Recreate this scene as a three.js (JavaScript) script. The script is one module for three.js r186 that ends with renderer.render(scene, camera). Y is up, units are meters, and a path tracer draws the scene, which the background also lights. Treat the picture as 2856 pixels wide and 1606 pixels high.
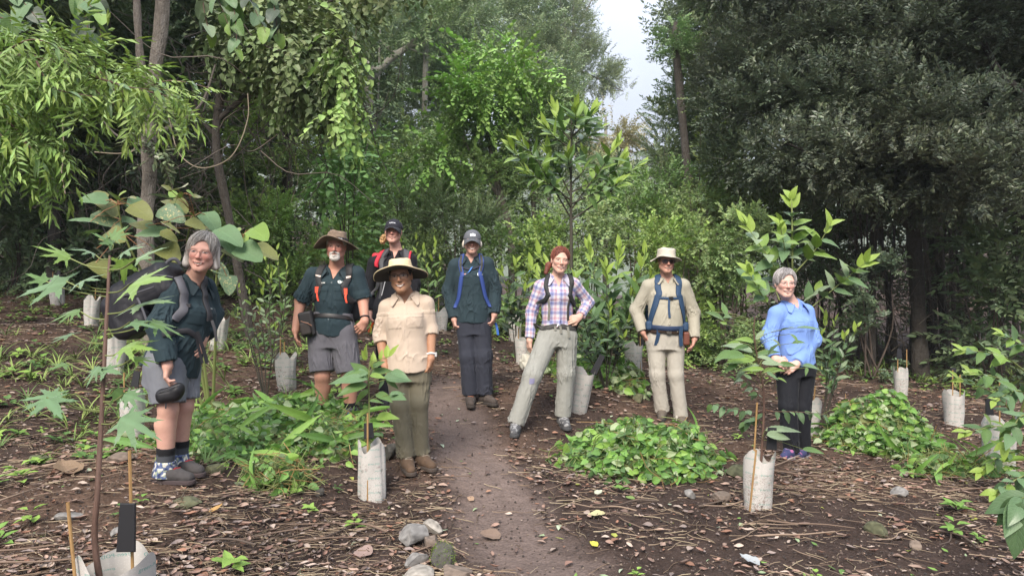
import * as THREE from 'three';
import { mergeGeometries, mergeVertices, toCreasedNormals } from 'three/addons/utils/BufferGeometryUtils.js';
import { ImprovedNoise } from 'three/addons/math/ImprovedNoise.js';

// ---------------------------------------------------------------- camera, sky, sun, exposure
const FOCAL = 2040, CX = 1428, CY = 803, EYE = 1.4;        // the lens, in pixels of the 2856 x 1606 photograph
const scene = new THREE.Scene();
const camera = new THREE.PerspectiveCamera(2 * Math.atan(CY / FOCAL) * 180 / Math.PI, 2856 / 1606, 0.1, 2000);
camera.position.set(0, EYE, 0);
camera.lookAt(0, EYE, -10);
const renderer = new THREE.WebGLRenderer({ antialias: true });
renderer.toneMapping = THREE.LinearToneMapping;
renderer.toneMappingExposure = 4.4;
renderer.shadowMap.enabled = true;

const noise3 = (() => { const n = new ImprovedNoise(); return (x, y, z) => n.noise(x, y, z); })();
const fbm = (x, y, z, o = 3) => { let s = 0, a = 1; for (let i = 0; i < o; i++) { s += a * noise3(x, y, z + i * 7.3); x *= 2.03; y *= 2.03; z *= 2.03; a *= 0.5; } return s; };
const clamp = (x, a = 0, b = 1) => x < a ? a : x > b ? b : x;
const smooth = (x, a, b) => { const t = clamp((x - a) / (b - a)); return t * t * (3 - 2 * t); };
const mix = (a, b, t) => a + (b - a) * t;

{ // an overcast sky, brighter overhead than at the horizon, with soft cloud
  const w = 512, h = 256, data = new Float32Array(w * h * 4);
  for (let j = 0; j < h; j++) for (let i = 0; i < w; i++) {
    const e = ((j + 0.5) / h - 0.5) * Math.PI, a = (i + 0.5) / w * Math.PI * 2, s = Math.max(0, Math.sin(e));
    const c = Math.cos(e), x = c * Math.cos(a), z = c * Math.sin(a);
    const k = (1 + 3.5 * s) / 4.5, f = 1 / (s + 0.25);
    const n = 1 + 0.16 * fbm(x * f * 2.2, z * f * 2.2, 3.1, 4);
    const l = 0.52 * k * n;
    data.set([l * 0.88, l * 0.955, l * 1.13, 1], (j * w + i) * 4);
  }
  const sky = new THREE.DataTexture(data, w, h, THREE.RGBAFormat, THREE.FloatType);
  sky.mapping = THREE.EquirectangularReflectionMapping; sky.magFilter = THREE.LinearFilter; sky.needsUpdate = true;
  scene.background = sky; scene.environment = sky;
}
const sun = new THREE.DirectionalLight(0xfff4e6, 1.5);      // the veiled sun, high and a little behind the camera
sun.position.set(-5, 17, 12); sun.target.position.set(0, 0, -7);
sun.castShadow = true; sun.shadow.radius = 55; sun.shadow.mapSize.set(2048, 2048);
Object.assign(sun.shadow.camera, { left: -25, right: 25, top: 25, bottom: -25, near: 1, far: 80 });
scene.add(sun, sun.target);

// ---------------------------------------------------------------- helpers
const V = (x, y, z) => new THREE.Vector3(x, y, z);
const P = (px, py, d) => V((px - CX) / FOCAL * d, EYE - (py - CY) / FOCAL * d, -d);   // a place seen at a pixel, d metres away
function RNG(seed) { let a = seed >>> 0; const f = () => { a = (a + 0x6D2B79F5) | 0; let t = Math.imul(a ^ (a >>> 15), 1 | a); t = (t + Math.imul(t ^ (t >>> 7), 61 | t)) ^ t; return ((t ^ (t >>> 14)) >>> 0) / 4294967296; }; f.r = (a, b) => a + (b - a) * f(); f.n = () => (f() + f() + f() - 1.5) * 1.155; return f; }
const taken = new Map();
const numbered = (n) => { const k = taken.get(n) || 0; taken.set(n, k + 1); return k ? n + '_' + String(k).padStart(3, '0') : n; };
function tag(o, label, category, group, kind) { Object.assign(o.userData, { label, category }); if (group) o.userData.group = group; if (kind) o.userData.kind = kind; return o; }
function thing(name, label, category, pos = V(0, 0, 0), group) { const o = new THREE.Group(); o.name = numbered(name); o.position.copy(pos); tag(o, label, category, group); scene.add(o); return o; }
function part(name, geo, mat, parent) { const m = new THREE.Mesh(geo, mat); m.name = parent === scene ? numbered(name) : name; m.castShadow = m.receiveShadow = true; parent.add(m); return m; }
const rgb = (r, g, b) => new THREE.Color().setRGB(r, g, b);
const std = (color, roughness = 0.8, more = {}) => new THREE.MeshStandardMaterial({ color, roughness, side: THREE.DoubleSide, ...more });
const localise = (geo, root) => geo.translate(-root.position.x, -root.position.y, -root.position.z);

function tubeGeo(pts, radii, sides = 7, closed = false) {   // a tapered tube through points
  const n = pts.length, pos = [], idx = [], uv = []; let nrm = null, len = 0;
  for (let i = 0; i < n; i++) {
    const t = pts[Math.min(i + 1, n - 1)].clone().sub(pts[Math.max(i - 1, 0)]).normalize();
    if (!nrm) nrm = Math.abs(t.y) < 0.9 ? V(0, 1, 0) : V(1, 0, 0);
    nrm = nrm.clone().addScaledVector(t, -nrm.dot(t)).normalize();
    const b = t.clone().cross(nrm), r = Array.isArray(radii) ? radii[i] : typeof radii === 'function' ? radii(i / (n - 1)) : radii;
    if (i) len += pts[i].distanceTo(pts[i - 1]);
    for (let j = 0; j <= sides; j++) {
      const a = j / sides * Math.PI * 2, rr = typeof r === 'object' ? r[j % sides] : r;
      const c = Math.cos(a) * rr, s = Math.sin(a) * rr;
      pos.push(pts[i].x + nrm.x * c + b.x * s, pts[i].y + nrm.y * c + b.y * s, pts[i].z + nrm.z * c + b.z * s);
      uv.push(j / sides, len);
    }
  }
  const w = sides + 1;
  for (let i = 0; i < n - 1; i++) for (let j = 0; j < sides; j++) { const a = i * w + j; idx.push(a, a + w, a + 1, a + 1, a + w, a + w + 1); }
  const g = new THREE.BufferGeometry();
  g.setAttribute('position', new THREE.Float32BufferAttribute(pos, 3)); g.setAttribute('uv', new THREE.Float32BufferAttribute(uv, 2)); g.setIndex(idx);
  g.computeVertexNormals(); return g;
}
const curve = (pts, n) => new THREE.CatmullRomCurve3(pts).getPoints(n);

function dataTex(w, h, f, srgb, repeat = true) {             // f(u, v) -> [r, g, b] or [r, g, b, a], 0..1
  const d = new Uint8Array(w * h * 4);
  for (let j = 0; j < h; j++) for (let i = 0; i < w; i++) { const c = f(i / w, j / h), k = (j * w + i) * 4; d[k] = clamp(c[0]) * 255; d[k + 1] = clamp(c[1]) * 255; d[k + 2] = clamp(c[2]) * 255; d[k + 3] = c.length > 3 ? clamp(c[3]) * 255 : 255; }
  const t = new THREE.DataTexture(d, w, h); t.magFilter = THREE.LinearFilter; t.minFilter = THREE.LinearMipmapLinearFilter;
  if (repeat) t.wrapS = t.wrapT = THREE.RepeatWrapping;
  if (srgb) t.colorSpace = THREE.SRGBColorSpace; t.needsUpdate = true; return t;
}
const hash2 = (x, y, s) => { let h = Math.imul(x, 374761393) + Math.imul(y, 668265263) + Math.imul(s, 974634541); h = Math.imul(h ^ (h >>> 13), 1274126177); return ((h ^ (h >>> 16)) >>> 0) / 4294967296; };
function tileNoise(u, v, per, seed) { const x = u * per, y = v * per, xi = Math.floor(x), yi = Math.floor(y), fx = x - xi, fy = y - yi, sx = fx * fx * (3 - 2 * fx), sy = fy * fy * (3 - 2 * fy), m = (k) => ((k % per) + per) % per; const a = hash2(m(xi), m(yi), seed), b = hash2(m(xi + 1), m(yi), seed), c = hash2(m(xi), m(yi + 1), seed), d = hash2(m(xi + 1), m(yi + 1), seed); return mix(mix(a, b, sx), mix(c, d, sx), sy); }

// ---------------------------------------------------------------- leaves
function leafGeo({ L = 1, W = 0.5, shape = 'ovate', fold = 0.25, droop = 0.3, seg = 8, wave = 0, serr = 0, tip = 1.3 }) {   // along +x, face +y
  const pos = [], uv = [], idx = [], n = seg, cross = [-1, -0.5, 0, 0.5, 1];
  const prof = (t) => shape === 'lance' ? Math.pow(Math.sin(Math.PI * Math.pow(t, 0.8)), 0.9) : shape === 'heart' ? Math.sqrt(Math.max(0, Math.sin(Math.PI * Math.pow(t * 0.97 + 0.03, 0.52)))) * (1 - 0.15 * t) : shape === 'round' ? Math.sqrt(Math.max(0, Math.sin(Math.PI * Math.pow(t, 0.75)))) : Math.pow(Math.max(0, Math.sin(Math.PI * Math.pow(t, 0.68))), tip * 0.7);
  for (let i = 0; i <= n; i++) {
    const t = i / n; let w = i === 0 || i === n ? 0.006 : prof(t) * W / 2; if (serr && i % 2 && i < n) w *= 1 - serr;
    const back = shape === 'heart' ? 0.16 * L * (1 - smooth(t, 0, 0.25)) : 0;
    const a = droop * t, x = L * (droop ? Math.sin(a) / droop : t), y = -L * (droop ? (1 - Math.cos(a)) / droop : 0);
    for (let k = 0; k < 5; k++) {
      const c = cross[k], z = c * w, ab = Math.abs(c);
      pos.push(x - back * ab, y + ab * w * fold + wave * L * Math.sin(t * 17 + c * 2) * ab, z); uv.push(t, 0.5 + c * 0.5);
    }
  }
  for (let i = 0; i < n; i++) for (let k = 0; k < 4; k++) { const a = i * 5 + k; idx.push(a, a + 1, a + 5, a + 1, a + 6, a + 5); }
  const g = new THREE.BufferGeometry();
  g.setAttribute('position', new THREE.Float32BufferAttribute(pos, 3)); g.setAttribute('uv', new THREE.Float32BufferAttribute(uv, 2)); g.setIndex(idx); g.computeVertexNormals();
  return g;
}
const veinTex = dataTex(128, 128, (u, v) => { const c = Math.abs(v - 0.5) * 2, mid = 1 - smooth(c, 0.02, 0.07), s = Math.abs(((u * 9 - c * 2.2) % 1 + 1) % 1 - 0.5) * 2, side = (1 - smooth(1 - s, 0.0, 0.14)) * 0.5, n = tileNoise(u, v, 16, 3) * 0.10 + tileNoise(u, v, 48, 4) * 0.08; const k = 0.80 + n + 0.16 * Math.max(mid, side); return [k * (1 + 0.03 * mid), k, k * (0.94 + 0.04 * mid)]; }, false);
const veinBump = dataTex(128, 128, (u, v) => { const c = Math.abs(v - 0.5) * 2, mid = 1 - smooth(c, 0.0, 0.1), s = Math.abs(((u * 9 - c * 2.2) % 1 + 1) % 1 - 0.5) * 2; const k = 0.6 - 0.5 * Math.max(mid, 0.7 * (1 - smooth(1 - s, 0, 0.3))); return [k, k, k]; }, false);
const leafMat = (r, g, b, o = {}) => new THREE.MeshPhysicalMaterial({ color: rgb(r, g, b), roughness: 0.72, transmission: 0.36, thickness: 0, clearcoat: 0.26, clearcoatRoughness: 0.36, side: THREE.DoubleSide, map: veinTex, bumpMap: veinBump, bumpScale: 0.0025, ...o });
function orient(dir, up) { const x = dir.clone().normalize(), y = up.clone().addScaledVector(x, -up.dot(x)); if (y.lengthSq() < 1e-6) y.set(0.3, 1, 0.2).addScaledVector(x, -(0.3 * x.x + x.y + 0.2 * x.z)); y.normalize(); const z = x.clone().cross(y); return new THREE.Matrix4().makeBasis(x, y, z); }
function placeLeaf(parent, geo, mat, at, dir, up, s = 1, name = 'leaf') {
  const m = new THREE.Mesh(geo, mat); m.name = name; m.castShadow = m.receiveShadow = true;
  const M = orient(dir, up); m.quaternion.setFromRotationMatrix(M); m.position.copy(at).sub(parent.position); m.scale.setScalar(s); parent.add(m); return m;
}
// a twig with small leaves, for crowns: every leaf is four faces folded on its midrib
function sprayGeo(seed, { n = 20, len = 0.35, L = 0.08, W = 0.03, hang = 0, spread = 1, up = 0.25, twig = true, bend = 0.2, jit = 0.25, top = 4, round = false }) {
  const R = RNG(seed), pos = [], idx = [], col = [], nor = [];
  const tri = (a, b, c, k) => { const i = pos.length / 3, u = b.clone().sub(a).cross(c.clone().sub(a)).normalize(); for (const p of [a, b, c]) { pos.push(p.x, p.y, p.z); col.push(k[0], k[1], k[2]); nor.push(u.x, u.y, u.z); } idx.push(i, i + 1, i + 2); };
  for (let i = 0; i < n; i++) {
    const t = (i + 0.6) / n, side = i % 2 ? 1 : -1, base = V(len * t, -bend * len * t * t, 0), near = i > n - top;
    const ang = (near ? R.r(-0.7, 0.7) : side * R.r(0.6, 1.3)) * spread, dir = V(Math.cos(ang), up + R.r(-jit, jit) - hang, Math.sin(ang)); dir.normalize();
    const nr = V(R.r(-0.4, 0.4), 1, R.r(-0.4, 0.4)); nr.addScaledVector(dir, -nr.dot(dir)).normalize(); const sd = dir.clone().cross(nr);
    const l = L * R.r(0.7, 1.15), w = W * R.r(0.8, 1.15) / 2, b0 = base, tipp = b0.clone().addScaledVector(dir, l).addScaledVector(nr, -l * 0.12), mid = b0.clone().addScaledVector(dir, l * 0.45);
    const e1 = mid.clone().addScaledVector(sd, w).addScaledVector(nr, w * 0.3), e2 = mid.clone().addScaledVector(sd, -w).addScaledVector(nr, w * 0.3);
    const v = R.r(0.72, 1.25), y = R.r(0.9, 1.12) * (near ? 1.12 : 1), k = [v * y, v * (near ? 1.08 : 1), v * R.r(0.8, 1.1)];
    if (round) { const m2 = b0.clone().addScaledVector(dir, l * 0.68).addScaledVector(nr, -l * 0.04), m1 = b0.clone().addScaledVector(dir, l * 0.22), c = (m, q, sg) => m.clone().addScaledVector(sd, sg * w * q).addScaledVector(nr, w * 0.25); for (const sg of [1, -1]) { const p1 = c(m1, 0.92, sg).addScaledVector(dir, -l * 0.06), p2 = c(m2, 0.72, sg); tri(b0, p1, m1, k); tri(p1, p2, m2, k); tri(p1, m2, m1, k); tri(p2, tipp, m2, k); } continue; }
    tri(b0, e1, mid, k); tri(e1, tipp, mid, k); tri(b0, mid, e2, k); tri(mid, tipp, e2, k);
  }
  if (twig) { const a = V(0, 0, 0), b = V(len * 0.95, -bend * len * 0.9, 0), w = 0.0035; tri(a.clone().add(V(0, 0, w)), b, a.clone().add(V(0, 0, -w)), [0.5, 0.4, 0.3]); tri(a.clone().add(V(0, w, 0)), b, a.clone().add(V(0, -w, 0)), [0.5, 0.4, 0.3]); }
  const g = new THREE.BufferGeometry(); g.setAttribute('position', new THREE.Float32BufferAttribute(pos, 3)); g.setAttribute('normal', new THREE.Float32BufferAttribute(nor, 3)); g.setAttribute('color', new THREE.Float32BufferAttribute(col, 3)); g.setIndex(idx); return g;
}
const foliageMat = (o = {}) => new THREE.MeshPhysicalMaterial({ color: 0xffffff, vertexColors: true, roughness: 0.75, transmission: 0.36, thickness: 0, clearcoat: 0.3, clearcoatRoughness: 0.38, side: THREE.DoubleSide, ...o });
const SPRAY = {
  lance: [1, 2, 3].map((s) => sprayGeo(s, { n: 18, len: 0.2, L: 0.072, W: 0.027, up: 0.3, spread: 1.35, jit: 0.6, top: 7 })),
  ovate: [4, 5, 6].map((s) => sprayGeo(s, { n: 17, len: 0.27, L: 0.072, W: 0.04, up: 0.1, bend: 0.35, spread: 1.3, jit: 0.55, top: 6 })),
  broad: [7, 8].map((s) => sprayGeo(s, { n: 11, len: 0.4, L: 0.13, W: 0.062, up: 0.0, bend: 0.4, hang: 0.2, round: true })),
  heart: [9, 10].map((s) => sprayGeo(s, { n: 9, len: 0.5, L: 0.115, W: 0.095, up: -0.1, bend: 0.9, hang: 0.6, jit: 0.4, round: true })),
  willow: [11, 12].map((s) => sprayGeo(s, { n: 16, len: 0.4, L: 0.12, W: 0.026, up: -0.1, bend: 0.5, hang: 0.45 })),
  tiny: [13, 14].map((s) => sprayGeo(s, { n: 30, len: 0.32, L: 0.04, W: 0.02, up: 0.2 })),
  far: [15, 16].map((s) => sprayGeo(s, { n: 34, len: 0.9, L: 0.16, W: 0.075, up: 0.2, spread: 1.3, jit: 0.7 })),
  farlance: [17, 18].map((s) => sprayGeo(s, { n: 40, len: 0.9, L: 0.17, W: 0.045, up: 0.0, spread: 1.3, jit: 0.8, hang: 0.2 })),
};
const FOL = { soft: foliageMat(), waxy: foliageMat({ transmission: 0.12, roughness: 0.6, clearcoat: 0.75, clearcoatRoughness: 0.34 }), dull: foliageMat({ transmission: 0.15, clearcoat: 0.1 }) };
// clumps: [centre, rx, ry, rz, weight]; sprays gather towards each clump's skin, thinned by noise so that gaps stay
function crownMesh(name, root, { clumps, kind, count, color, mat = FOL.soft, seed = 1, size = 1, up = 0.35, shell = 0.45, vary = 0.25, gap = 0.1, gapFreq = 1.2, hang = false }) {
  const R = RNG(seed * 7919 + 13), geos = SPRAY[kind], lists = geos.map(() => []), total = clumps.reduce((s, c) => s + (c[4] ?? c[1] * c[2]), 0);
  for (const [c, rx, ry, rz, wt] of clumps) {
    let n = Math.round(count * (wt ?? rx * ry) / total), guard = n * 6;
    while (n > 0 && guard-- > 0) {
      const u = V(R.n(), R.n(), R.n()).normalize(), r = Math.pow(R(), shell), p = V(c.x + u.x * rx * r, c.y + u.y * ry * r, c.z + u.z * rz * r);
      if (noise3(p.x * gapFreq + seed, p.y * gapFreq, p.z * gapFreq) < gap - 0.35 * R()) continue;
      const dir = u.clone().multiply(V(1 / rx, 1 / ry, 1 / rz)).normalize().multiplyScalar(0.9).add(V(R.n() * 0.6, (hang ? -0.5 : up) + R.n() * 0.4, R.n() * 0.6)).normalize();
      const M = orient(dir, V(R.n() * 0.5, 1, R.n() * 0.5)), s = size * R.r(0.7, 1.25); M.scale(V(s, s, s)); M.setPosition(p.x - root.position.x, p.y - root.position.y, p.z - root.position.z);
      const k = 1 + vary * (noise3(p.x * 0.9, p.y * 0.9, p.z * 0.9 + seed) * 1.3 + R.r(-0.5, 0.5)), yl = 1 + vary * 0.5 * noise3(p.x * 0.5 + 9, p.y * 0.5, p.z * 0.5 + seed);
      lists[Math.floor(R() * geos.length)].push([M, rgb(color[0] * k * yl * 2.2, color[1] * k * 2.15, color[2] * k * 2.1)]); n--;
    }
  }
  const out = [];
  geos.forEach((g, i) => { if (!lists[i].length) return; const m = new THREE.InstancedMesh(g, mat, lists[i].length); m.name = name; lists[i].forEach(([M, c], k) => { m.setMatrixAt(k, M); m.setColorAt(k, c); }); m.castShadow = m.receiveShadow = true; m.userData.kind = 'stuff'; root.add(m); out.push(m); });
  return out;
}
// ---------------------------------------------------------------- the ground
const FEET = [[491, 1324, 4.6], [930, 1188, 6.5], [1140, 1308, 5.4], [1325, 1117, 7.2], [1500, 1190, 6.75], [1850, 1166, 7.6], [2200, 1281, 6.1], [1030, 1382, 4.95], [2115, 1415, 4.85], [155, 848, 12.5], [250, 914, 9.4], [369, 1203, 6.4], [604, 973, 8.8], [1230, 920, 12], [1768, 1045, 9], [1620, 1142, 7.2], [2514, 1103, 9.5], [2664, 1186, 8], [2788, 1308, 6.3], [662, 815, 15.5], [100, 800, 15], [380, 806, 15.5], [900, 835, 14]].map(([a, b, d]) => { const p = P(a, b, d); return [p.x, d, p.y]; }).concat([[-1.54, 2.7, 0], [0, 1, 0], [2, 2.5, 0], [-3, 2, 0.02], [-6, 5, 0.4], [6, 5, -0.25]]);
const slope = (x, d) => 0.05 * clamp(d - 4, 0, 14) - 0.08 * clamp(x, -14, 14) * smooth(d, 2.5, 9);
const KER = (a, b, c, d) => Math.exp(-((a - c) * (a - c) + (b - d) * (b - d)) / 1.7);
const RES = (() => { const n = FEET.length, M = FEET.map((p, i) => [...FEET.map((q, j) => KER(p[0], p[1], q[0], q[1]) + (i === j ? 0.01 : 0)), p[2] - slope(p[0], p[1])]); for (let i = 0; i < n; i++) { let m = i; for (let r = i + 1; r < n; r++) if (Math.abs(M[r][i]) > Math.abs(M[m][i])) m = r; [M[i], M[m]] = [M[m], M[i]]; for (let r = 0; r < n; r++) if (r !== i) { const k = M[r][i] / M[i][i]; for (let c = i; c <= n; c++) M[r][c] -= k * M[i][c]; } } return M.map((r, i) => r[n] / r[i]); })();
function far(x, d) { const c = x - 0.13 * d, s = smooth(d, 13, 40); return s * (0.30 * Math.max(0, -c - 5 - 0.06 * d) + 0.20 * Math.max(0, c - 7 - 0.06 * d)) * (1 - 0.5 * smooth(Math.abs(c), 30, 120)); }
const PATH = [[-5, 1.6], [2.5, 0.45], [3.43, 0.2], [4.47, 0], [5.8, -0.31], [6.9, -0.53], [8.2, -0.85], [10, -1.6]];
function pathAt(d) { let i = 0; while (i < PATH.length - 2 && PATH[i + 1][0] < d) i++; const [a, b] = [PATH[i], PATH[i + 1]]; return mix(a[1], b[1], clamp((d - a[0]) / (b[0] - a[0]))); }
const onPath = (x, d) => (1 - smooth(Math.abs(x - pathAt(d) + 0.07 * noise3(d * 1.6, 0.5, 1)) + 0.10 * noise3(x * 4, d * 4, 2) + 0.06 * noise3(x * 11, d * 11, 3), 0.13, 0.46)) * (1 - smooth(d, 7.6, 9));
const lumps = (x, d) => 0.045 * noise3(x * 0.9, d * 0.9, 4.4) + 0.03 * noise3(x * 2.4, d * 2.4, 1.4);
function groundY(x, d) {
  let s = 0; if (d > -3 && d < 18 && Math.abs(x) < 14) for (let i = 0; i < FEET.length; i++) s += RES[i] * KER(x, d, FEET[i][0], FEET[i][1]);
  return slope(x, d) + s + far(x, d);
}
const G = (x, z) => groundY(x, -z) + lumps(x, -z) * (1 - 0.7 * onPath(x, -z)) - 0.03 * onPath(x, -z);
{
  const lines = (fine0, fine1, step, lo, hi) => { const a = []; for (let v = fine0; v <= fine1; v += step) a.push(v); let s = step, v = fine0; while (v > lo) { s *= 1.22; v -= s; a.unshift(Math.max(v, lo)); } s = step; v = fine1; while (v < hi) { s *= 1.22; v += s; a.push(Math.min(v, hi)); } return a; };
  const xs = lines(-4.2, 4.4, 0.021, -500, 500), ds = []; { let d = -300, s = 60; while (d < 3) { ds.push(d); s = Math.max(0.05, (3 - d) * 0.2); d += s; } d = 3; s = 0.018; while (d < 420) { ds.push(d); s *= d < 9 ? 1.0026 : d < 14 ? 1.012 : 1.14; d += s; } }
  const nx = xs.length, nd = ds.length, pos = new Float32Array(nx * nd * 3), uv = new Float32Array(nx * nd * 2), col = new Float32Array(nx * nd * 3);
  for (let j = 0; j < nd; j++) for (let i = 0; i < nx; i++) {
    const x = xs[i], d = ds[j], k = j * nx + i, near = d > 2 && d < 16 && Math.abs(x) < 9, pt = onPath(x, d);
    let y = G(x, -d);
    if (near) { const c = 1 - 0.75 * pt, q = noise3(x * 30, d * 30, 2.2); y += c * (0.014 * noise3(x * 8, d * 8, 0.7) + 0.012 * Math.abs(noise3(x * 17, d * 17, 5)) + 0.008 * q + 0.004 * noise3(x * 60, d * 60, 8)) + 0.003 * q; }
    pos.set([x, y, -d], k * 3); uv.set([x / 1.6, d / 1.6], k * 2);
    const damp = fbm(x * 0.8, d * 0.8, 7, 3) * 0.5 + 0.5, m = 0.78 + 0.5 * noise3(x * 5, d * 5, 3) * 0.5;
    const dry = smooth(fbm(x * 0.55 + 4, d * 0.55, 2, 2), -0.15, 0.45) * (1 - smooth(x, 0.1, 0.5) * (1 - smooth(d, 4.8, 5.6)));
    let c = [mix(0.064, 0.122, dry), mix(0.046, 0.082, dry), mix(0.039, 0.062, dry)];
    c = c.map((v) => v * (0.85 + 0.35 * damp) * m * 1.15);
    const pc = [0.2, 0.155, 0.138].map((v) => v * (0.84 + 0.24 * damp + 0.16 * noise3(x * 9, d * 9, 6)));
    c = c.map((v, q) => mix(v, pc[q], pt * (0.75 + 0.25 * damp)));
    col.set(c, k * 3);
  }
  const idx = []; for (let j = 0; j < nd - 1; j++) for (let i = 0; i < nx - 1; i++) { const a = j * nx + i; idx.push(a, a + 1, a + nx, a + 1, a + nx + 1, a + nx); }
  const g = new THREE.BufferGeometry(); g.setAttribute('position', new THREE.BufferAttribute(pos, 3)); g.setAttribute('uv', new THREE.BufferAttribute(uv, 2)); g.setAttribute('color', new THREE.BufferAttribute(col, 3)); g.setIndex(idx); g.computeVertexNormals();
  const grain = dataTex(512, 512, (u, v) => { const a = tileNoise(u, v, 180, 1), b = tileNoise(u, v, 64, 2), c = tileNoise(u, v, 20, 3), s = tileNoise(u, v, 250, 9) > 0.9 ? 0.25 : 0; const k = 0.58 + 0.3 * a + 0.2 * b * c + s * a; return [k, k * 0.98, k * 0.96]; }, false);
  const rough = dataTex(512, 512, (u, v) => { const k = 0.45 * tileNoise(u, v, 120, 1) + 0.35 * tileNoise(u, v, 50, 2) + 0.2 * tileNoise(u, v, 200, 5); return [k, k, k]; }, false);
  const m = part('ground', g, new THREE.MeshPhysicalMaterial({ color: 0xffffff, roughness: 0.95, specularIntensity: 0.2, vertexColors: true, map: grain, bumpMap: rough, bumpScale: 0.012 }), scene);
  m.userData.kind = 'structure'; m.userData.label = 'dark bare soil with a trodden path, sloping clearing floor'; m.userData.category = 'ground';
}
// ---------------------------------------------------------------- the forest round the clearing
const C = (px, py, d, rx, ry, rd, w) => [P(px, py, d), rx / FOCAL * d, ry / FOCAL * d, rd ?? rx / FOCAL * d * 0.8, w];
const barkTex = dataTex(256, 256, (u, v) => { const a = tileNoise(u, v, 24, 1), b = tileNoise(u, v, 90, 2), l = tileNoise(u, v, 7, 5); let k = 0.45 + 0.35 * a + 0.3 * b; const lich = smooth(l * 0.7 + b * 0.35, 0.62, 0.75); return [mix(k, 1.35 * k + 0.2, lich), mix(k * 0.97, 1.35 * k + 0.2, lich), mix(k * 0.92, 1.25 * k + 0.18, lich)]; }, false);
const barkBump = dataTex(256, 256, (u, v) => { const k = 0.5 * tileNoise(u, v * 0.5, 40, 1) + 0.5 * tileNoise(u, v, 80, 2); return [k, k, k]; }, false);
const bark = (r, g, b) => std(rgb(r, g, b), 0.9, { map: barkTex, bumpMap: barkBump, bumpScale: 0.012 });
const BARK = { brown: bark(0.115, 0.088, 0.072), grey: bark(0.19, 0.17, 0.15), dark: bark(0.075, 0.066, 0.058), pale: bark(0.34, 0.33, 0.30) };
function limb(root, name, pts, r0, r1, mat, seg = 18, sides = 8) { const c = curve(pts, seg), R = RNG(Math.round(pts[0].x * 911 + pts[0].y * 77)); const g = tubeGeo(c, (t) => mix(r0, r1, t) * (1 + 0.1 * Math.sin(t * 23 + r0 * 99)), sides); return part(name, localise(g, root), mat, root); }
// a tree: [trunk paths], crown
function tree(name, label, group, base, { trunks = [], mat = BARK.dark, crowns = [], category = 'tree' }) {
  const root = thing(name, label, category, base, group);
  trunks.forEach(([pts, r0, r1, nm], i) => limb(root, nm || (i ? 'limb' : 'trunk'), pts, r0, r1, mat));
  crowns.forEach((c) => crownMesh('crown', root, c));
  return root;
}
const onG = (px, d) => { const x = (px - CX) / FOCAL * d; return V(x, G(x, -d), -d); };
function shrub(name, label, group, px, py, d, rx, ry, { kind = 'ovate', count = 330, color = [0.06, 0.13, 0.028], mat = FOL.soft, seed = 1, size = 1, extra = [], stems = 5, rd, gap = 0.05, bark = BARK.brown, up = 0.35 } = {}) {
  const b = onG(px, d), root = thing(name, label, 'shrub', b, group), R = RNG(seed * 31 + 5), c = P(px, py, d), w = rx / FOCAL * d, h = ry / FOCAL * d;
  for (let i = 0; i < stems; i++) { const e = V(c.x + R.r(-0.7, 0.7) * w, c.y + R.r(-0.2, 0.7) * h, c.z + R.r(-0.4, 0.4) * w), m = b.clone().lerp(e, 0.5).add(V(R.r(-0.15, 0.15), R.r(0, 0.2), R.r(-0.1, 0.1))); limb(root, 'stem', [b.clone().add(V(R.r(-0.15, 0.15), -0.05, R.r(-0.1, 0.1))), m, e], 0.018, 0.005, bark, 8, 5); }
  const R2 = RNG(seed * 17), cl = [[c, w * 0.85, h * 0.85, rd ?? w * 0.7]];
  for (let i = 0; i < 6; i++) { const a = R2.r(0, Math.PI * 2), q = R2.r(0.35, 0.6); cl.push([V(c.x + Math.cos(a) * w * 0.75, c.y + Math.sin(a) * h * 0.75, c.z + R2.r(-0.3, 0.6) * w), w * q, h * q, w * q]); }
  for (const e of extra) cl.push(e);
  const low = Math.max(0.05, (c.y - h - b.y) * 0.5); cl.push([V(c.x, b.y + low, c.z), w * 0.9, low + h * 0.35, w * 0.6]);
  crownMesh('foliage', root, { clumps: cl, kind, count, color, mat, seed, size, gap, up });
  return root;
}

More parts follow.
